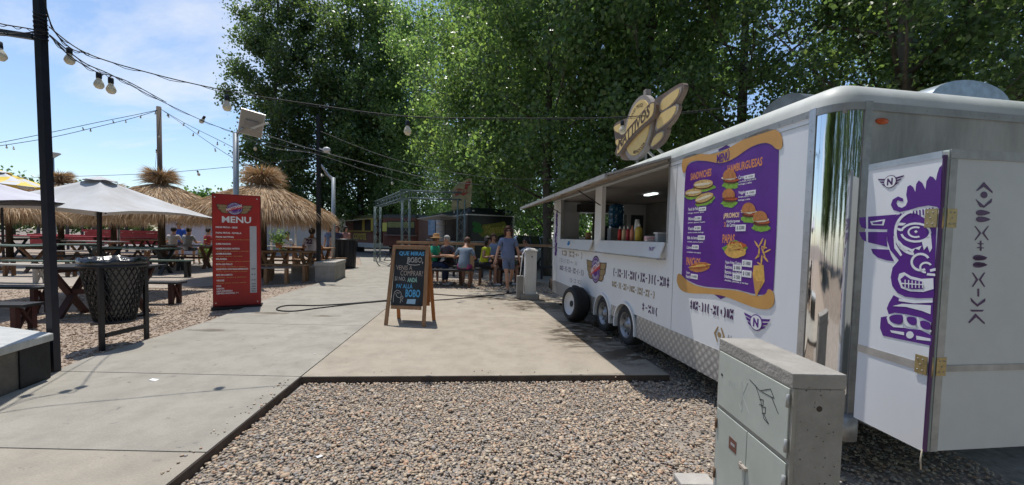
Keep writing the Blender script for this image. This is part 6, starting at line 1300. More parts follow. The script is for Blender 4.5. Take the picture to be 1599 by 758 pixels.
string('thin cable from the top of the near post joining the long string', [(62, -40, 4.0), (80, 38, 4.1), (110, 75, 4.3), (140, 84, 4.4)], [])
string('far string of small bulbs running left from the wooden pole', [(-40, 228, 12.5), (0, 223, 13), (80, 207, 13.8), (150, 192, 14.4), (210, 180, 15), (252, 171, 15.5)], [(11, 231, 13), (131, 203, 14.3), (178, 192, 14.7), (220, 184, 15.1), (243, 178, 15.4)], bs=.62, r=.013, twist=False)
string('lower far string of small bulbs running left from the wooden pole', [(-40, 232, 12.5), (0, 228, 13), (80, 215, 13.8), (150, 199, 14.4), (210, 184, 15), (252, 171, 15.5)], [(22, 233, 13), (142, 205, 14.4), (197, 191, 14.8)], bs=.62, r=.013, twist=False)
string('far string running right from the wooden pole, upper of two', [(252, 171, 15.5), (290, 193, 14.5), (340, 218, 13), (370, 233, 12.3), (430, 262, 12.4)], [(287, 196, 14.5), (310, 208, 13.8), (340, 226, 13), (264, 183, 15.2)], bs=.62, r=.012, twist=False)
string('far string running right from the wooden pole, lower of two', [(252, 171, 15.5), (290, 197, 14.5), (330, 225, 13), (370, 250, 12.3), (400, 262, 12.3)], [(302, 212, 14), (337, 236, 13), (262, 181, 15.2)], bs=.62, r=.012, twist=False)
string('level string with one bulb passing above the thatched parasols', [(-20, 280, 16), (110, 276, 15), (240, 271, 14), (370, 260, 12.5), (498, 246, 12.5)], [(311, 273, 13.2)], bs=1, r=.011, twist=False)
lite = mat('cable_pale', (.30, .30, .30), .5)
string('pale cable from the solar lamp past the thin black post to the black truck', [(370, 190, 10), (420, 212, 11.6), (498, 236, 12.5), (600, 262, 13.5), (700, 283, 15), (870, 300, 18)], [(613, 287, 13.5)], r=.010, m=lite)
string('pale cable sagging between the lamp and the leafy trees', [(372, 210, 11), (430, 232, 12), (498, 242, 12.5), (600, 275, 15), (720, 300, 17), (880, 293, 19)], [(399, 233, 11.8)], r=.009, m=lite, twist=False)
string('long pale cable across the shade of the trees above the black food truck', [(500, 205, 12.6), (620, 250, 14), (760, 277, 15), (900, 280, 14)], [], r=.008, m=lite, twist=False)
string('thin festoon wire hanging beside the wooden pole', [(252, 173, 15.4), (247, 215, 15.2), (243, 262, 15.0)], [(249, 214, 15.2), (245, 238, 15.1)], bs=.7, r=.008, twist=False)

# ============================================================ TRUSS GATE, FAR FOOD TRUCKS, RAILS
trm = mat('truss_alu', (.19, .245, .245), .4, .5, var=.15, scale=8)
tr = thing('truss_gate', 'grey aluminium lattice truss gate standing in front of the black food truck', 'truss', (0, 0, 0))
pA, pB, pC = Vector((A(590, 366, 21.8).x, 21.8, 0)), Vector((A(634, 367, 16.2).x, 16.2, 0)), Vector((A(720, 369, 16.4).x, 16.4, 0)); ZT2 = 3.12
def truss(a, b_, w_=.29, name='truss_post', updir=None, cell=.36):
    a, b_ = Vector(a), Vector(b_); d = (b_ - a).normalized(); u = Vector((0, 0, 1)) if abs(d.z) < .5 else (pC - pB).normalized(); s = d.cross(u).normalized(); u = s.cross(d); L_ = (b_ - a).length
    off = [(s * i + u * j) * (w_ / 2) for i, j in ((-1, -1), (1, -1), (1, 1), (-1, 1))]; b = MB()
    for o in off: b.cyl(a + o, b_ + o, .024, n=6)
    par = b.build(name, trm, tr); b = MB(); n = max(2, int(L_ / cell))
    for f in range(4):
        o1, o2 = off[f], off[(f + 1) % 4]
        for k in range(n): z0, z1 = a + d * L_ * k / n, a + d * L_ * (k + 1) / n; b.bar(z0 + (o1 if k % 2 else o2), z1 + (o2 if k % 2 else o1), .014, .014)
    b.build('lattice', trm, par)['kind'] = 'stuff'; par['kind'] = 'stuff'
for p in (pA, pB, pC): truss(p, p + Vector((0, 0, ZT2 - .15)))

up_ = Vector((0, 0, ZT2)); dAB = (pB - pA).normalized(); truss(pA + up_, pB - dAB * .2 + up_, name='truss_beam'); dBC = (pC - pB).normalized(); truss(pB + dBC * .2 + up_, pC + up_, name='truss_beam')
b = MB(); b.box(pB.x - .2, pB.x + .2, pB.y - .2, pB.y + .2, ZT2 - .16, ZT2 + .2); bx_ = MB()
for (i, j, k_) in [(a1, b1, c1) for a1 in (-1, 1) for b1 in (-1, 1) for c1 in (-1, 1)]: pass
for i in (-1, 1):
    for j in (-1, 1):
        bx_.bar((pB.x + i * .18, pB.y + j * .18, ZT2 - .15), (pB.x + i * .18, pB.y + j * .18, ZT2 + .2), .03, .03); bx_.bar((pB.x - .18, pB.y + i * .18, ZT2 + j * .17), (pB.x + .18, pB.y + i * .18, ZT2 + j * .17), .03, .03); bx_.bar((pB.x + i * .18, pB.y - .18, ZT2 + j * .17 + .004), (pB.x + i * .18, pB.y + .18, ZT2 + j * .17 + .004), .03, .03)
bx_.build('corner_block', trm, tr)['kind'] = 'stuff'

def boxtruck(name, label, p0, p1_, depth, H_, zb, body, roofm, hatch=None, hatchm=glassdark, r=.25, trim=alu, cat='food truck'):
    """long face from p0 (left) to p1_ (right); local x along the face, y away from the viewer"""
    p0, p1_ = Vector(p0), Vector(p1_); d = p1_ - p0; L_ = d.length; t = thing(name, label, cat, p0, math.atan2(d.y, d.x)); b = MB()
    def rr2(ins, z): 
        pts = []
        for cx, cy, a in ((L_ - r, depth - r, 0), (r, depth - r, 90), (r, r, 180), (L_ - r, r, 270)):
            for i in range(7): q = R(a + i * 15); pts.append((cx + (r - ins) * math.cos(q), cy + (r - ins) * math.sin(q), z))
        return pts
    prof = [(0, zb), (0, H_ - .3)]; R2 = [rr2(i, z) for i, z in prof]; n = len(R2[0]); b.add([p for q in R2 for p in q], [(i * n + j, i * n + (j + 1) % n, (i + 1) * n + (j + 1) % n, (i + 1) * n + j) for i in range(len(R2) - 1) for j in range(n)], 0, True); b.build('body', body, t)
    b = MB(); prof = [(-.01, H_ - .3), (0, H_ - .18), (.05, H_ - .08), (.12, H_ - .02), (.22, H_)]; R2 = [rr2(i, z) for i, z in prof]; b.add([p for q in R2 for p in q], [(i * n + j, i * n + (j + 1) % n, (i + 1) * n + (j + 1) % n, (i + 1) * n + j) for i in range(len(R2) - 1) for j in range(n)], 0, True); b.add(R2[-1], [tuple(range(n))]); b.build('roof', roofm, t)
    if trim:
        b = MB(); tp = [(x, y) for x, y, z in rr2(-.012, 0)]; b.add([(x, y, z) for x, y in tp for z in (H_ - .36, H_ - .31)], [(2 * i, 2 * ((i + 1) % n), 2 * ((i + 1) % n) + 1, 2 * i + 1) for i in range(n)], 0, True); b.build('trim', trim, t)
    return t, L_
blk2 = mat('truck_black', (.012, .016, .018), .3, var=.3, scale=4)
kx = Vector((A(729, 370, 17.6).x, 17.6, 0)); kl = Vector((A(661, 370, 24.0).x, 24.0, 0)); kr = Vector((A(806, 370, 18.6).x, 18.6, 0))
kt, KL = boxtruck('black_food_truck', 'black food truck with rounded roof and yellow and green painted sign', kx, kr, (kl - kx).length, 2.78, .5, blk2, blk2)
DK = (kl - kx).length
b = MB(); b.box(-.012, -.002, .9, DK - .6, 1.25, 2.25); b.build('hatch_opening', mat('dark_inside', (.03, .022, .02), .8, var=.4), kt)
b = MB(); b.bar((-.02, .9, 1.22), (-.3, .9, 1.22), .03, .03); b.box(-.32, -.012, .85, DK - .5, 1.2, 1.235); b.build('counter', alu_dull, kt)
b = MB(); b.prism([(-.012, .8, 2.3), (-.012, DK - .5, 2.3), (-.9, DK - .5, 2.42), (-.9, .8, 2.42)], (0, 0, .03)); b.build('awning', alu_dull, kt)
b = MB(); b.box(-.4, KL, -.02, -.012, 1.22, 1.26); b.build('rail_trim', alu_dull, kt)
sg = MB(); sg.prism([(.55, -.02, 1.62), (.75, -.02, 2.02), (1.35, -.02, 2.10), (1.8, -.02, 2.2), (1.95, -.02, 2.0), (1.85, -.02, 1.65), (1.3, -.02, 1.42), (.7, -.02, 1.48)], (0, .008, 0)); so2 = sg.build('painted_sign', mat('sign_olive', (.26, .23, .03), .5, c2=(.10, .13, .02), scale=5), kt)
text('Kurmi', so2, (.85, -.024, 1.62), (1, 0, .08), (0, 0, 1), .95, .34, mat('sign_yellow', (.70, .58, .08), .5), 'lettering', .05); text('Kurmi', so2, (.87, -.027, 1.64), (1, 0, .08), (0, 0, 1), .92, .31, inkblack, 'lettering', -.005)
for k, (x, z, s) in enumerate(((.5, 1.95, .16), (.42, 1.78, .14), (.62, 1.75, .12), (.35, 2.05, .1))):
    lf = MB(); lf.prism([(x + s * math.cos(a) * (1 + .25 * (i % 2)), -.03 - k * .003, z + s * math.sin(a)) for i, a in enumerate([j * .52 for j in range(12)])], (0, .002, 0)); lf.build('painted_leaf', mat('leaf_paint', (.03, .16, .03), .5), so2)
for x in (.3, 1.9): b = MB(); b.ball((x, -.01, 2.62), .05, 8, sc=(1.5, .5, .7)); b.build('roof_lamp', mat('lamp_head', (.5, .5, .5)), kt)
wheel(kt, (.15, 1.6, .4), .4, .25, (-1, 0, 0), blacksoft); wheel(kt, (.15, DK - 1.5, .4), .4, .25, (-1, 0, 0), blacksoft)
# white roll of cups and blue banner in the black truck hatch
q = A(697, 360, 20.0); t = thing('drink_dispenser', 'white ringed cylinder with blue banner in the hatch of the black food truck', 'dispenser', (q.x - .15, q.y - .6, 1.24)); b = MB()
b.lathe([(.24, 0), (.24, .2), (.22, .22), (.24, .24), (.24, .45), (.22, .47), (.24, .49), (.24, .72), (.22, .74), (.24, .76), (.24, 1.0), (.001, 1.05)], 18); b.build('cylinder', mat('disp_grey', (.38, .38, .38), .5), t); b = MB(); b.box(-.62, -.28, -.02, .0, .25, 1.0); b.build('banner', mat('banner_blue', (.02, .16, .42), .5, c2=(.4, .5, .6), scale=3), t)
# cream and red sign board above the black truck
q = A(719, 308, 16.9); t = thing('sign_board', 'cream board with red script rising above the black food truck', 'sign', (q.x, 17.9, 0), R(0))
b = MB(); w2 = .42; pts = [(-.52, 2.66), (-.5, 3.55), (-.30, 3.78), (.0, 3.92), (.18, 4.05), (.38, 4.08), (.40, 3.6), (.34, 2.75)]; b.prism([(x, 0, z) for x, z in pts], (0, .06, 0)); bo = b.build('board', mat('board_cream', (.42, .36, .20), .7, c2=(.22, .20, .11), scale=5), t)
b = MB(); b.prism([(x, -.006, z) for x, z in [(-.36, 3.25), (-.38, 3.5), (-.28, 3.62), (.05, 3.58), (.10, 3.88), (.30, 3.96), (.32, 3.8), (.2, 3.72), (.22, 3.42), (.0, 3.28), (-.1, 3.36)]], (0, .005, 0)); b.build('red_script', mat('brick_red', (.28, .05, .03), .6), bo)
text('Kurmi', bo, (-.34, -.012, 3.36), (1, 0, .15), (0, 0, 1), .6, .22, mat('board_cream', (.4, .3, .2)), 'lettering', .02)
for x in (-.4, .25): b = MB(); b.box(x - .03, x + .03, .061, .11, 2.5, 3.4); b.build('support', alu_dull, t)
# coyote truck and neighbour
brn = mat('rust_brown', (.16, .045, .025), .6, c2=(.09, .03, .02), scale=3); yel = mat('mustard_yellow', (.40, .30, .05), .6, var=.2)
c0 = Vector((A(538, 366, 34).x, 34, 0)); c1_ = Vector((A(586, 366, 31).x, 31, 0)); ct, CL = boxtruck('food_trailer', 'rust brown food trailer with yellow COYOTE lettering in the distance', c0, c1_, 2.2, 3.0, .75, brn, mat('olive_roof', (.10, .095, .04), .6), trim=yel)
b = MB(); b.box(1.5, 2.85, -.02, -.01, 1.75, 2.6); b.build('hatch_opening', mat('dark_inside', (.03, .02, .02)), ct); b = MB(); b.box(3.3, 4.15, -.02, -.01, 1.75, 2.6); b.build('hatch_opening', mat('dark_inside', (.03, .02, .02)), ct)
b = MB(); b.prism([(1.3, -.02, 2.65), (4.0, -.02, 2.65), (3.8, -1.1, 2.5), (.9, -1.1, 2.4)], (0, 0, .03)); b.build('awning', mat('cream_canvas', (.5, .42, .28)), ct); b = MB(); b.box(.6, 4.5, -.25, -.02, 1.66, 1.72); b.box(2.9, 3.25, -.03, -.011, 1.73, 2.6); b.box(4.2, 4.5, -.03, -.011, 1.73, 2.6); b.box(.4, 4.5, -.031, -.0115, 2.61, 2.72); b.build('yellow_frame', yel, ct)
text('COYOTE', ct, (1.5, -.02, .98), (1, 0, 0), (0, 0, 1), 2.0, .55, yel, 'lettering', .06)
b = MB(); b.prism([(.95 + .25 * math.cos(a) * (1 + .2 * (i % 3)), -.02, 1.3 + .42 * math.sin(a)) for i, a in enumerate([j * .4 for j in range(16)])], (0, .008, 0)); b.build('painted_figure', mat('figure_orange', (.40, .14, .05), .6), ct)
b = MB(); b.box(2.25, CL - .1, -.02, .1, .42, .76); b.build('skirt', mat('skirt_grey', (.34, .35, .36), .5), ct)
for x in (.45, 1.1, 1.85): wheel(ct, (x, .02, .33), .33, .2, (0, -1, 0), inkwhite)
for k in range(3): b = MB(); b.box(CL + .1, CL + .35, -.05, 0, .9 + k * .62, 1.4 + k * .62); b.build('picture_menu', mat('menu_pic%d' % k, (.4, .30 + .05 * k, .22), .6, c2=(.1, .06, .05), scale=8), ct)
c0 = Vector((A(596, 366, 30).x, 30, 0)); c1_ = Vector((A(652, 366, 29).x, 29, 0)); dt, DL = boxtruck('food_trailer', 'brown food trailer with dark open hatch seen through the truss gate', c0, c1_, 2.2, 3.0, .6, brn, mat('roof_dark', (.05, .05, .04), .6), trim=None)
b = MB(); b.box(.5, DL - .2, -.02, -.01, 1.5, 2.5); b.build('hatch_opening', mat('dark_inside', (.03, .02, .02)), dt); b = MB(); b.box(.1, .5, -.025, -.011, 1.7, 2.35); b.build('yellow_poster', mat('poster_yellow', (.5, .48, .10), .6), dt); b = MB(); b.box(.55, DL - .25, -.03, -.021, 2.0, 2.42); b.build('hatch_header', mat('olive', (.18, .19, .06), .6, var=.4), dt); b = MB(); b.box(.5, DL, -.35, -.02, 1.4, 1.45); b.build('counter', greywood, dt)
# timber bar rails
def rail(label, pxa, pxb, D0, D1_, z, panel=None):
    a, c = Vector((A(pxa, 370, D0).x, D0, 0)), Vector((A(pxb, 370, D1_).x, D1_, 0)); d = c - a; L_ = d.length; t = thing('timber_bar', label, 'bar counter', (a.x, a.y, -.06), math.atan2(d.y, d.x), 'timber bar counters')
    b = MB(); b.box(0, L_, -.14, -.004, z - .09, z); b.build('rail_board', palewood, t); b = MB(); b.box(0, L_, .0, .14, z - .05, z); b.build('rail_board', palewood, t)
    for k in range(int(L_ / 1.1) + 1): b = MB(); b.box(k * 1.1, k * 1.1 + .08, -.0, .08, 0, z - .091); b.build('post', blackwood, t)
    b = MB(); b.box(0, L_, .02, .06, .42, .5); b.build('foot_rail', blackwood, t)
    if panel: b = MB(); b.box(panel[0], panel[1], -.06, -.01, .12, z - .092); b.build('plywood_panel', mat('plywood', (.40, .24, .12), .7, var=.15, scale=3, stretch=(5, 5, 1)), t)
rail('timber bar counter with a plywood panel behind the seated eaters', 622, 762, 15.4, 14.9, 1.3, (2.62, 3.05)); rail('timber bar counter behind the man in white beside the trailer end', 800, 868, 14.8, 14.8, 1.3)
# bicycle behind the blackboard
x, y = XY(618, 18.5); t = thing('bicycle', 'dark bicycle half hidden behind the blackboard', 'bicycle', (x, y, -.06), R(10))
for xx in (-.5, .52):
    b = MB(); b.tube([(xx + .33 * math.cos(a), 0, .34 + .33 * math.sin(a)) for a in [i * math.pi / 12 for i in range(25)]], .02, 6); wo = b.build('wheel', tyre, t); b = MB(); [b.bar((xx, 0, .34), (xx + .32 * math.cos(a), 0, .34 + .32 * math.sin(a)), .004, .004) for a in [i * math.pi / 7 for i in range(14)]]; b.build('spoke', alu, wo)['kind'] = 'stuff'
b = MB(); [b.cyl(p, q_, .018, n=6) for p, q_ in (((-.5, 0, .34), (-.12, 0, .34)), ((-.12, 0, .34), (-.25, 0, .85)), ((-.5, 0, .34), (-.23, 0, .78)), ((-.12, 0, .34), (.36, 0, .85)), ((-.23, 0, .78), (.35, 0, .9)), ((.35, 0, .92), (.52, 0, .34)))]; b.build('frame', black, t); b = MB(); b.bar((.33, -.28, 1.02), (.33, .28, 1.02), .025, .025); b.bar((.35, 0, .9), (.33, 0, 1.02), .025, .025); b.build('handlebar', black, t); b = MB(); b.ball((-.26, 0, .9), .09, 8, sc=(1.4, .7, .4)); b.build('saddle', black, t)

# cars
def car(label, loc, rz, c, kind='hatch', sc=1.08, name='parked_car'):
    t = thing(name, label, 'car', loc, rz, 'cars parked behind the trees'); t.scale = (sc,) * 3; cm = mat('car_%.2f_%.2f_%.2f' % c, c, .25, .3, var=.05, coat=.6)
    L_ = 4.2; prof = [(-2.1, .35), (-2.12, .6), (-2.0, .82), (-1.2, .95), (-1.15, .97), (1.5, .98), (2.0, .9), (2.08, .6), (2.05, .35)]
    b = MB(); W2 = .85; secs = [(0, 1.0), (.75, 1.0), (.85, .965)]; b.prism([(x, -W2, z) for x, z in prof], (0, 2 * W2, 0)); b.build('body', cm, t, bevel=.06)
    gp = [(-1.15, .96), (-.45, 1.42), (1.1, 1.46), (1.75, 1.0)] if kind == 'hatch' else [(-1.05, .96), (-.4, 1.5), (.9, 1.5), (1.0, .96)]
    top = MB(); vs = []
    for s in (-1, 1): vs += [(x, s * (W2 - .04 if z < 1.1 else W2 - .2), z) for x, z in gp]
    top.add(vs, [(0, 1, 2, 3), (7, 6, 5, 4), (0, 4, 5, 1), (1, 5, 6, 2), (2, 6, 7, 3)]); top.build('window_glass', glassdark, t)
    rf = MB(); rf.prism([(gp[1][0] + .02, -W2 + .19, gp[1][1] + .001), (gp[2][0] - .02, -W2 + .19, gp[2][1] + .001), (gp[2][0] - .02, W2 - .19, gp[2][1] + .001), (gp[1][0] + .02, W2 - .19, gp[1][1] + .001)], (0, 0, .04)); rf.build('roof', cm, t)
    pl_ = MB()
    for s in (-1, 1):
        for (p_, q_) in ((gp[0], gp[1]), (gp[3], gp[2]), ((.35, .96), (.33, 1.44))):
            pl_.bar((p_[0], s * (W2 - .03), p_[1]), (q_[0], s * (W2 - .19), q_[1]), .06, .05)
    pl_.build('pillar', cm, t)['kind'] = 'stuff'
    for x in (-1.35, 1.35):
        for s in (-1, 1): wheel(t, (x, s * (W2 - .09), .31), .31, .2, (0, s, 0))
    for s in (-1, 1): b = MB(); b.box(-2.14, -2.05, s * .65 - .15, s * .65 + .15, .62, .75); b.build('headlight', inkwhite, t); b = MB(); b.box(2.04, 2.1, s * .68 - .12, s * .68 + .12, .65, .82); b.build('tail_light', redink, t)
    if kind == 'pickup': pass
    return t
x, y = XY(866, 20); car('silver-grey car parked just behind the front end of the trailer', (x + .9, y, -.06), R(0), (.30, .33, .36))
x, y = XY(800, 26); car('dark car parked beyond the black food truck', (x + .6, y, -.06), R(15), (.03, .035, .05), 'pickup')
x, y = XY(858, 28); car('dark red car in the row beyond the silver-grey one', (x - .6, y + 1, -.06), R(80), (.10, .02, .02))
x, y = XY(664, 33); car('pale blue-grey car glimpsed between the truss posts', (x, y, -.06), R(5), (.3, .36, .42))
x, y = XY(690, 40); car('white car far behind the black food truck', (x, y, -.06), R(5), (.55, .55, .56))

# far left: red rail stalls, white building
t = thing('red_stall', 'long red stall counter with dark posts in the far row of the picnic area', 'stall', (A(110, 358, 27).x, 27, -.03)); 
b = MB(); b.box(-2.6, 2.6, -.3, .3, .9, 1.02); b.build('counter_top', redwood, t); b = MB(); b.box(-2.5, 2.5, -.22, -.18, .3, .88); b.build('front_board', redwood, t)
for k in range(6): b = MB(); b.box(-2.5 + k, -2.4 + k, .2, .3, 0, 2.5); b.build('post', mat('post_navy', (.01, .012, .025)), t)
t = thing('red_stall', 'red stall counter with dark posts left of the thatched parasol pole', 'stall', (A(205, 358, 26).x, 26, -.03)); 
b = MB(); b.box(-2.9, 2.9, -.3, .3, 1.25, 1.4); b.build('counter_top', redwood, t); b = MB(); b.box(-2.8, 2.8, -.22, -.18, .5, 1.24); b.build('front_board', redwood, t)
for k in range(6): b = MB(); b.box(-2.8 + k * 1.1, -2.68 + k * 1.1, .2, .3, 0, 2.9); b.build('post', mat('post_navy', (.01, .012, .025)), t)
for px, D, L_, lb in ((40, 23, 3.0, 'red bench table at the left edge of the far row'), (120, 23.5, 3.2, 'red bench table in the middle of the far row'), (205, 23, 2.8, 'red bench table before the red stall'), (268, 22.5, 1.6, 'short red bench table by the blue shirt')): picnic_table(lb, XY(px, D) + (-.035,), R(2), redwood, darkwood, L_, .8, 1.0, group='red bench tables')
whb = mat('render_white', (.55, .55, .53), .8, var=.08)
t = thing('white_building', 'low white building with dark roof behind the picnic area', 'building', (-22, 42, 0))
b = MB(); b.box(-14, 10, 0, 6, 0, 3.0); b.build('wall', whb, t); b = MB(); b.box(-14.4, 10.4, -1.2, 6.4, 3.001, 3.2); b.build('roof', mat('roof_slate', (.08, .08, .09), .7), t)
for k in range(8): b = MB(); b.box(-13 + k * 2.8, -11.6 + k * 2.8, -.05, -.01, .9, 2.2); w_ = b.build('window', glassdark, t)
t = thing('notice_stand', 'white display panel behind the person in the blue shirt', 'panel', XY(283, 21.5) + (0,)); b = MB(); b.box(-1.0, 1.3, 0, .06, .1, 1.95); b.build('panel', mat('panel_lilac', (.50, .49, .56), .7, var=.1), t); b = MB(); [b.box(x, x + .08, .061, .13, 0, 2.0) for x in (-.95, 1.2)]; b.build('support', alu, t)
t = thing('screen_wall', 'pale blue screen wall under the near thatched parasol', 'panel', XY(440, 26) + (0,)); b = MB(); b.box(-5.0, 3.0, 0, .08, 0, 2.2); b.build('panel', mat('render_pale', (.33, .36, .38), .8, var=.15, scale=.6), t)

# ============================================================ TREES
m_bark = mat('bark', (.15, .13, .105), .9, c2=(.055, .047, .038), scale=7, bump=.8, bscale=14, stretch=(1, 1, .25))
m_leaf = attr_mat('leaf_green', 'col', .33, .54, spec=.65, tint=(1.9, 2.0, .95))
def leafmesh(name, C_, size, seed, pal_, hang=.3):
    rs = np.random.RandomState(seed); k = len(C_); n = rs.normal(0, 1, (k, 3)); n[:, 2] = np.abs(n[:, 2]) * .8 + .15; n /= np.linalg.norm(n, axis=1)[:, None]
    a = rs.normal(0, 1, (k, 3)); a[:, 2] -= hang; a -= n * (a * n).sum(1)[:, None]; a /= np.linalg.norm(a, axis=1)[:, None]; b = np.cross(n, a); s = (size * rs.uniform(.65, 1.35, k))[:, None]
    V = np.stack([C_ - a * s * .5, C_ + b * s * .42 - n * s * .08 - a * s * .05, C_ + a * s * .6 - n * s * .12, C_ - b * s * .42 - n * s * .08 - a * s * .05], 1)
    me = bpy.data.meshes.new(name); me.vertices.add(k * 4); me.vertices.foreach_set('co', V.reshape(-1)); q = np.arange(k)[:, None] * 4
    idx = (q + np.array([0, 1, 2, 0, 2, 3])[None]).reshape(-1).astype(np.int32); me.loops.add(len(idx)); me.loops.foreach_set('vertex_index', idx); me.polygons.add(2 * k); me.polygons.foreach_set('loop_start', (np.arange(2 * k) * 3).astype(np.int32)); me.polygons.foreach_set('use_smooth', np.zeros(2 * k, bool)); me.update(calc_edges=True)
    p = np.array(pal_); c = p[rs.choice(len(p), k, p=[.34, .3, .22, .14])] * rs.uniform(.75, 1.25, (k, 1)); c = np.concatenate([c, np.ones((k, 1))], 1)
    at = me.color_attributes.new('col', 'FLOAT_COLOR', 'POINT'); at.data.foreach_set('color', np.repeat(c, 4, 0).reshape(-1)); me.materials.append(m_leaf); return me
PALG = [(.115, .180, .085), (.145, .215, .095), (.090, .140, .078), (.205, .270, .110)]
def tree(label, x, y, H_, rad, base, nleaf, size, seed, tr_=.22, lean_=(0, 0), prof='poplar', forks=0, pal_=PALG, nl=34, group='poplar trees behind the food trucks', spread=.42, hide_trunk=False, alpha=2.5):
    rs = np.random.RandomState(seed); rn = random.Random(seed); t = thing('poplar_tree' if prof == 'poplar' else 'tree', label, 'tree', (x, y, -.1), 0, group)
    tip = Vector((lean_[0], lean_[1], H_)); b = MB(); pts = [Vector((lean_[0] * s, lean_[1] * s, H_ * s)) + Vector((rn.uniform(-.08, .08), rn.uniform(-.08, .08), 0)) * (s > 0) for s in (0, .1, .25, .45, .65, .85, 1)]
    b.tube(pts, [tr_ * 1.2, tr_ * 1.05, tr_ * .92, tr_ * .7, tr_ * .45, tr_ * .22, .02], 12); b.build('trunk', m_bark, t)
    br = MB(); C_ = []
    for i in range(nl):
        f = (i + rn.random()) / nl; z0 = base + (H_ * .96 - base) * f
        if prof == 'poplar': env = rad * (.55 + .9 * math.sin(min(1, f * 1.6 + .15) * math.pi * .5)) * (1 - f ** 2.2 * .8) * .72
        else: env = rad * math.sqrt(max(.05, 1 - (2 * f - .75) ** 2 * .75))
        a = i * 2.39996 + rn.uniform(-.4, .4); rise = rn.uniform(.5, 1.1) if prof == 'poplar' else rn.uniform(.1, .6)
        r = env * rn.uniform(.7, 1.12); s0 = (z0 - r * rise * .6) / H_; s0 = max(.06, min(.95, s0)); st = Vector((lean_[0] * s0, lean_[1] * s0, H_ * s0)); en = Vector((lean_[0] * s0 + r * math.cos(a), lean_[1] * s0 + r * math.sin(a), z0 + r * rise * .4)); md = st.lerp(en, .5) + Vector((0, 0, -r * .08))
        rb = max(.015, tr_ * .34 * (1 - f * .7)); br.tube([st, md, en], [rb, rb * .6, .008], 6)
        nc = max(3, int(5 * r))
        for k in range(nc):
            s = rn.uniform(.3, 1.08); p = st.lerp(en, s) + Vector((rn.gauss(0, .3), rn.gauss(0, .3), rn.gauss(0, .32)))
            if s > .45 and rn.random() < .45: br.tube([st.lerp(en, s * .85), p], [.018, .006], 4, cap=False)
            C_.append((p.x, p.y, p.z))
    br.build('branches', m_bark, t)
    C_ = np.array(C_); n = len(C_); per = rs.multinomial(nleaf, rs.dirichlet(np.ones(n) * alpha)); cc_ = np.repeat(C_, per, 0); L_ = cc_ + rs.normal(0, 1, cc_.shape) * np.array([spread, spread, spread * .95]) * rs.uniform(.6, 1.15, (len(cc_), 1))
    o = link('crown', leafmesh('crown', L_, size, seed, pal_), t); o['kind'] = 'stuff'; return t
TR = [  # label, x, y, H, rad, base, leaves, size, trunk radius, lean, seed
 ('tall poplar with thick pale trunk rising behind the rear of the white trailer', 9.75, 10.0, 15, 3.9, 3.6, 17000, .15, .24, (.2, .6), 1, .36),
 ('leaning tree at the right edge behind the galvanised vent', 12.4, 9.2, 13, 3.9, 3.3, 15000, .15, .2, (1.2, .4), 2, .36),
 ('slanting poplar right of the thick pale trunk', 11.2, 12.4, 14, 3.8, 3.4, 14000, .15, .17, (1.6, .8), 3, .36),
 ('poplar behind the near roof edge of the trailer, left of the thick trunk', 7.6, 13.2, 16, 3.6, 4.6, 17000, .15, .18, (-.2, .5), 4, .38),
 ('poplar behind the roof sign of the white trailer', 5.2, 15.5, 17, 4.2, 4.2, 34000, .15, .22, (-.3, -.4), 5, .42),
 ('dark-trunked poplar behind the man in the white shirt', 1.45, 16.4, 18, 4.4, 4.3, 46000, .14, .17, (-.2, -.6), 6, .44),
 ('poplar just behind the black food truck', -2.4, 25.5, 19, 4.8, 4.2, 40000, .16, .17, (0, -.4), 7, .48),
 ('poplar behind the truss gate, right of the rust brown trailer', -8.2, 33.5, 21, 4.8, 4.4, 40000, .16, .18, (.2, -.3), 8, .48),
 ('poplar behind the rust brown COYOTE trailer', -10.6, 35, 22, 4.8, 4.2, 38000, .17, .2, (0, 0), 9, .5),
 ('broad poplar behind the small solar lamp', -16.2, 33.5, 22, 4.6, 4.0, 36000, .17, .2, (.3, 0), 10, .5),
 ('leftmost poplar of the tall row, against the open sky', -19.2, 31.5, 24, 4.0, 2.8, 42000, .17, .2, (.9, 0), 11, .42),
 ('poplar of the second row filling the gap above the black food truck', 2.5, 28, 21, 5.0, 4.8, 32000, .18, .18, (0, 0), 12, .5),
 ('poplar of the second row above the roof sign', 9.0, 24, 20, 5.0, 4.6, 28000, .2, .28, (0, 0), 13, .5),
 ('poplar of the second row behind the slanting tree at right', 17.5, 19, 18, 5.2, 4.0, 14000, .2, .2, (0, 0), 14, .5),
 ('slim mid-row poplar between the truss gate and the dark trunk', -1.2, 20.5, 17, 3.4, 4.8, 26000, .15, .12, (-.4, .3), 15, .42),
 ('poplar of the near row standing right of the folded door, outside the picture', 13.5, 2.5, 15, 4.2, 3.2, 16000, .17, .2, (0, 0), 17, .45),
 ('poplar of the near row standing behind the viewer at right', 11.5, -5.5, 16, 4.6, 2.6, 16000, .19, .2, (0, 0), 18, .5),
 ('poplar behind the viewer beyond the walk', 3.5, -15, 16, 5.0, 2.4, 14000, .22, .2, (0, 0), 19, .55),
 ('poplar behind the viewer at the far side of the picnic area', -9.5, -17, 16, 5.0, 2.4, 14000, .22, .2, (0, 0), 20, .55),
 ('poplar behind the viewer at far left, mirrored in the chrome corner', -13.5, -6.5, 15, 4.6, 2.2, 14000, .22, .2, (0, 0), 21, .55),
 ('second poplar behind the viewer at far left, mirrored in the chrome corner', -19, -9.5, 16, 5.0, 2.2, 13000, .24, .2, (0, 0), 22, .55),
 ('far poplar closing the row behind the thatched parasol', -13.2, 34.5, 24, 4.8, 4.2, 22000, .24, .3, (0, 0), 16, .55),
]
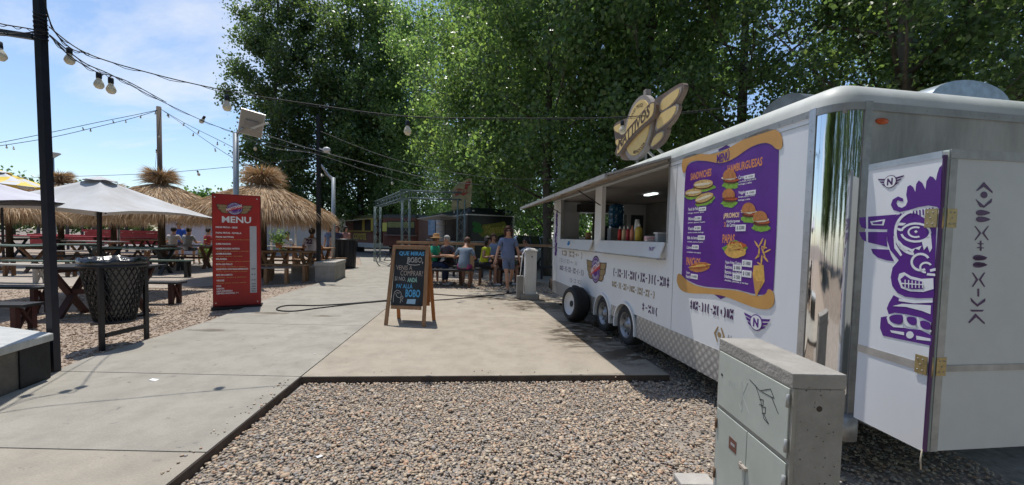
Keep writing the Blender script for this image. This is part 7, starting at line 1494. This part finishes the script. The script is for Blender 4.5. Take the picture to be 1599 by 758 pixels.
for (lb, x, y, H_, rad, base, nlf, sz, trk, ln_, sd_, spd) in TR:
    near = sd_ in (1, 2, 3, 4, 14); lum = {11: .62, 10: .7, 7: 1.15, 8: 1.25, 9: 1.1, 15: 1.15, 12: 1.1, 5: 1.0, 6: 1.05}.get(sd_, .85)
    mid_ = sd_ in (5, 6, 7, 8, 9, 10, 12, 15, 16); base = max(2.7, base - 1.5) if mid_ else base; nlf = int(nlf * (1.12 if mid_ else 1))
    if sd_ in (21, 22): nlf = 24000
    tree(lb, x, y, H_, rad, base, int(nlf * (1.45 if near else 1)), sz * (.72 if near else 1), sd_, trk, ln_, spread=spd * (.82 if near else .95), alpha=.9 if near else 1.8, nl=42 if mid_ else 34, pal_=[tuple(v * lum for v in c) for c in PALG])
rs = np.random.RandomState(77); q = np.c_[rs.uniform(-2.6, 1.2, 260), rs.uniform(7.5, 13.5, 260), np.full(260, .006)]; q = q[(q[:, 1] > 10.6) | (rs.uniform(0, 1, 260) < .18)]
me = leafmesh('fallen', q, .05, 5, [(.16, .12, .04), (.22, .17, .05), (.10, .09, .03), (.28, .22, .08)]); v_ = np.zeros(len(me.vertices) * 3); me.vertices.foreach_get('co', v_); v_ = v_.reshape(-1, 3); v_[:, 2] = .006 + np.abs(v_[:, 2] - .006) * .3; v_[v_[:, 1] > 11.1, 2] -= .045; me.vertices.foreach_set('co', v_.reshape(-1))
tag(link('fallen_leaves', me), 'dry fallen leaves scattered at the back of the concrete pad', kind='stuff')
base_t = [o for o in bpy.data.objects if o.get('label', '').startswith('poplar behind the viewer at the far side')][0]
for k, (x, y, rz_, sc_) in enumerate(((-25, -8, 1.0, 1.1), (-30, -16, 2.2, 1.2), (-23, -17, 3.0, 1.0), (-16, -20, 4.1, 1.15), (-3, -21, 5.0, 1.1), (10, -14, .6, 1.0), (-36, -8, 1.7, 1.2))):
    dup(base_t, (x, y, -.1), rz_, ['first', 'second', 'third', 'fourth', 'fifth', 'sixth', 'seventh'][k] + ' tree of the row behind the viewer, seen only mirrored in the chrome corner', scale=(sc_,) * 3)
# distant tree line at the left and behind
rn = random.Random(12)
far = [(px, D, h) for px, D, h in ((-10, 60, 10.5), (22, 66, 10.0), (60, 64, 9.0), (105, 62, 8.6), (140, 72, 9.6), (185, 66, 8.6), (215, 75, 8.5), (285, 66, 7.6), (300, 60, 7.5), (322, 62, 8.0), (350, 60, 7.0), (400, 62, 7.0), (470, 70, 8), (560, 66, 7.5), (620, 75, 8), (690, 66, 7.5), (760, 70, 8), (830, 62, 7), (900, 66, 7.5), (960, 60, 7))]
names_f = ['at the far left edge', 'second from the left edge', 'beside the near black post', 'left of the slender lamp', 'right of the slender lamp', 'above the umbrella vent', 'left of the straw tuft', 'right of the straw tuft', 'left of the menu board', 'right above the menu board', 'behind the solar lamp', 'behind the thatched parasol', 'behind the thin post', 'beyond the brown trailer', 'beyond the truss gate', 'beyond the truss', 'beyond the black truck', 'beyond the dark trunk', 'beyond the trailer end', 'beyond the trailer hatch']
for k, (px, D, h) in enumerate(far):
    q = A(px, 362, D); tree('small distant round tree ' + names_f[k], q.x, D, h * .95, 3.2, 1.6, 2600, .42, 60 + k, .2, prof='round', nl=12, spread=.75, group='distant round trees', pal_=[(.06, .12, .035), (.08, .15, .045), (.05, .09, .03), (.11, .18, .06)])
# shrubs and potted plants under the thatch
for px, D, lb in ((322, 17.4, 'green potted plant behind the left edge of the red menu board'), (436, 15.9, 'small green plant on the table under the thatched parasol')):
    x, y = XY(px, D); t = thing('potted_plant', lb, 'plant', (x, y, .85 if px == 436 else 0)); b = MB(); b.lathe([(.001, 0), (.1, 0), (.14, .2)], 12); b.build('pot', mat('terracotta', (.3, .12, .06), .8), t)
    rs = np.random.RandomState(px); C_ = rs.normal(0, 1, (350, 3)) * np.array([.16, .16, .18]) + np.array([0, 0, .5 if px != 436 else .38]); o = link('foliage', leafmesh('foliage', C_, .08, px, PALG), t); o['kind'] = 'stuff'
# small weed tufts at the edges

# ============================================================ one object per separable piece
def split_parts(names):
    for o in [o for o in bpy.data.objects if o.type == 'MESH' and o.name.split('.')[0] in names]:
        me = o.data; n = len(me.vertices); par = list(range(n))
        def find(i):
            while par[i] != i: par[i] = par[par[i]]; i = par[i]
            return i
        for e in me.edges:
            a, b = find(e.vertices[0]), find(e.vertices[1])
            if a != b: par[a] = b
        groups = {}
        for p in me.polygons: groups.setdefault(find(p.vertices[0]), []).append(p)
        if len(groups) < 2: continue
        base = o.name.split('.')[0]; first = True
        for ps in groups.values():
            idx = {}; vs = []; fs = []
            for p in ps:
                for v in p.vertices:
                    if v not in idx: idx[v] = len(vs); vs.append(me.vertices[v].co[:])
                fs.append([idx[v] for v in p.vertices])
            m2 = bpy.data.meshes.new(base); m2.from_pydata(vs, [], fs); [m2.materials.append(m) for m in me.materials]
            m2.polygons.foreach_set('material_index', [p.material_index for p in ps]); m2.polygons.foreach_set('use_smooth', [p.use_smooth for p in ps])
            if first: keep = m2; first = False
            else: c = link(base, m2, o.parent); c.matrix_basis = o.matrix_basis.copy()
        o.data = keep
split_parts({'artwork_gap', 'artwork_fill', 'mask_artwork', 'door_edge_strip', 'hinge', 'price_tag', 'gas_strut', 'awning_frame', 'awning', 'panel_point', 'glyph_column', 'door_edge', 'stripe', 'trim', 'post_pair', 'support', 'canister', 'serving_shelf', 'bracket', 'wheel_well', 'wing_feather', 'wing_rim', 'sign_bracket', 'yellow_frame', 'blue_sticker', 'eye_mark', 'bolt', 'panel_joint'})
for o in bpy.data.objects:
    if o.type == 'MESH' and o.name.split('.')[0] in ('glyph_row', 'graffiti', 'scratch_mark', 'artwork_teeth', 'side_motif'): o['kind'] = 'stuff'
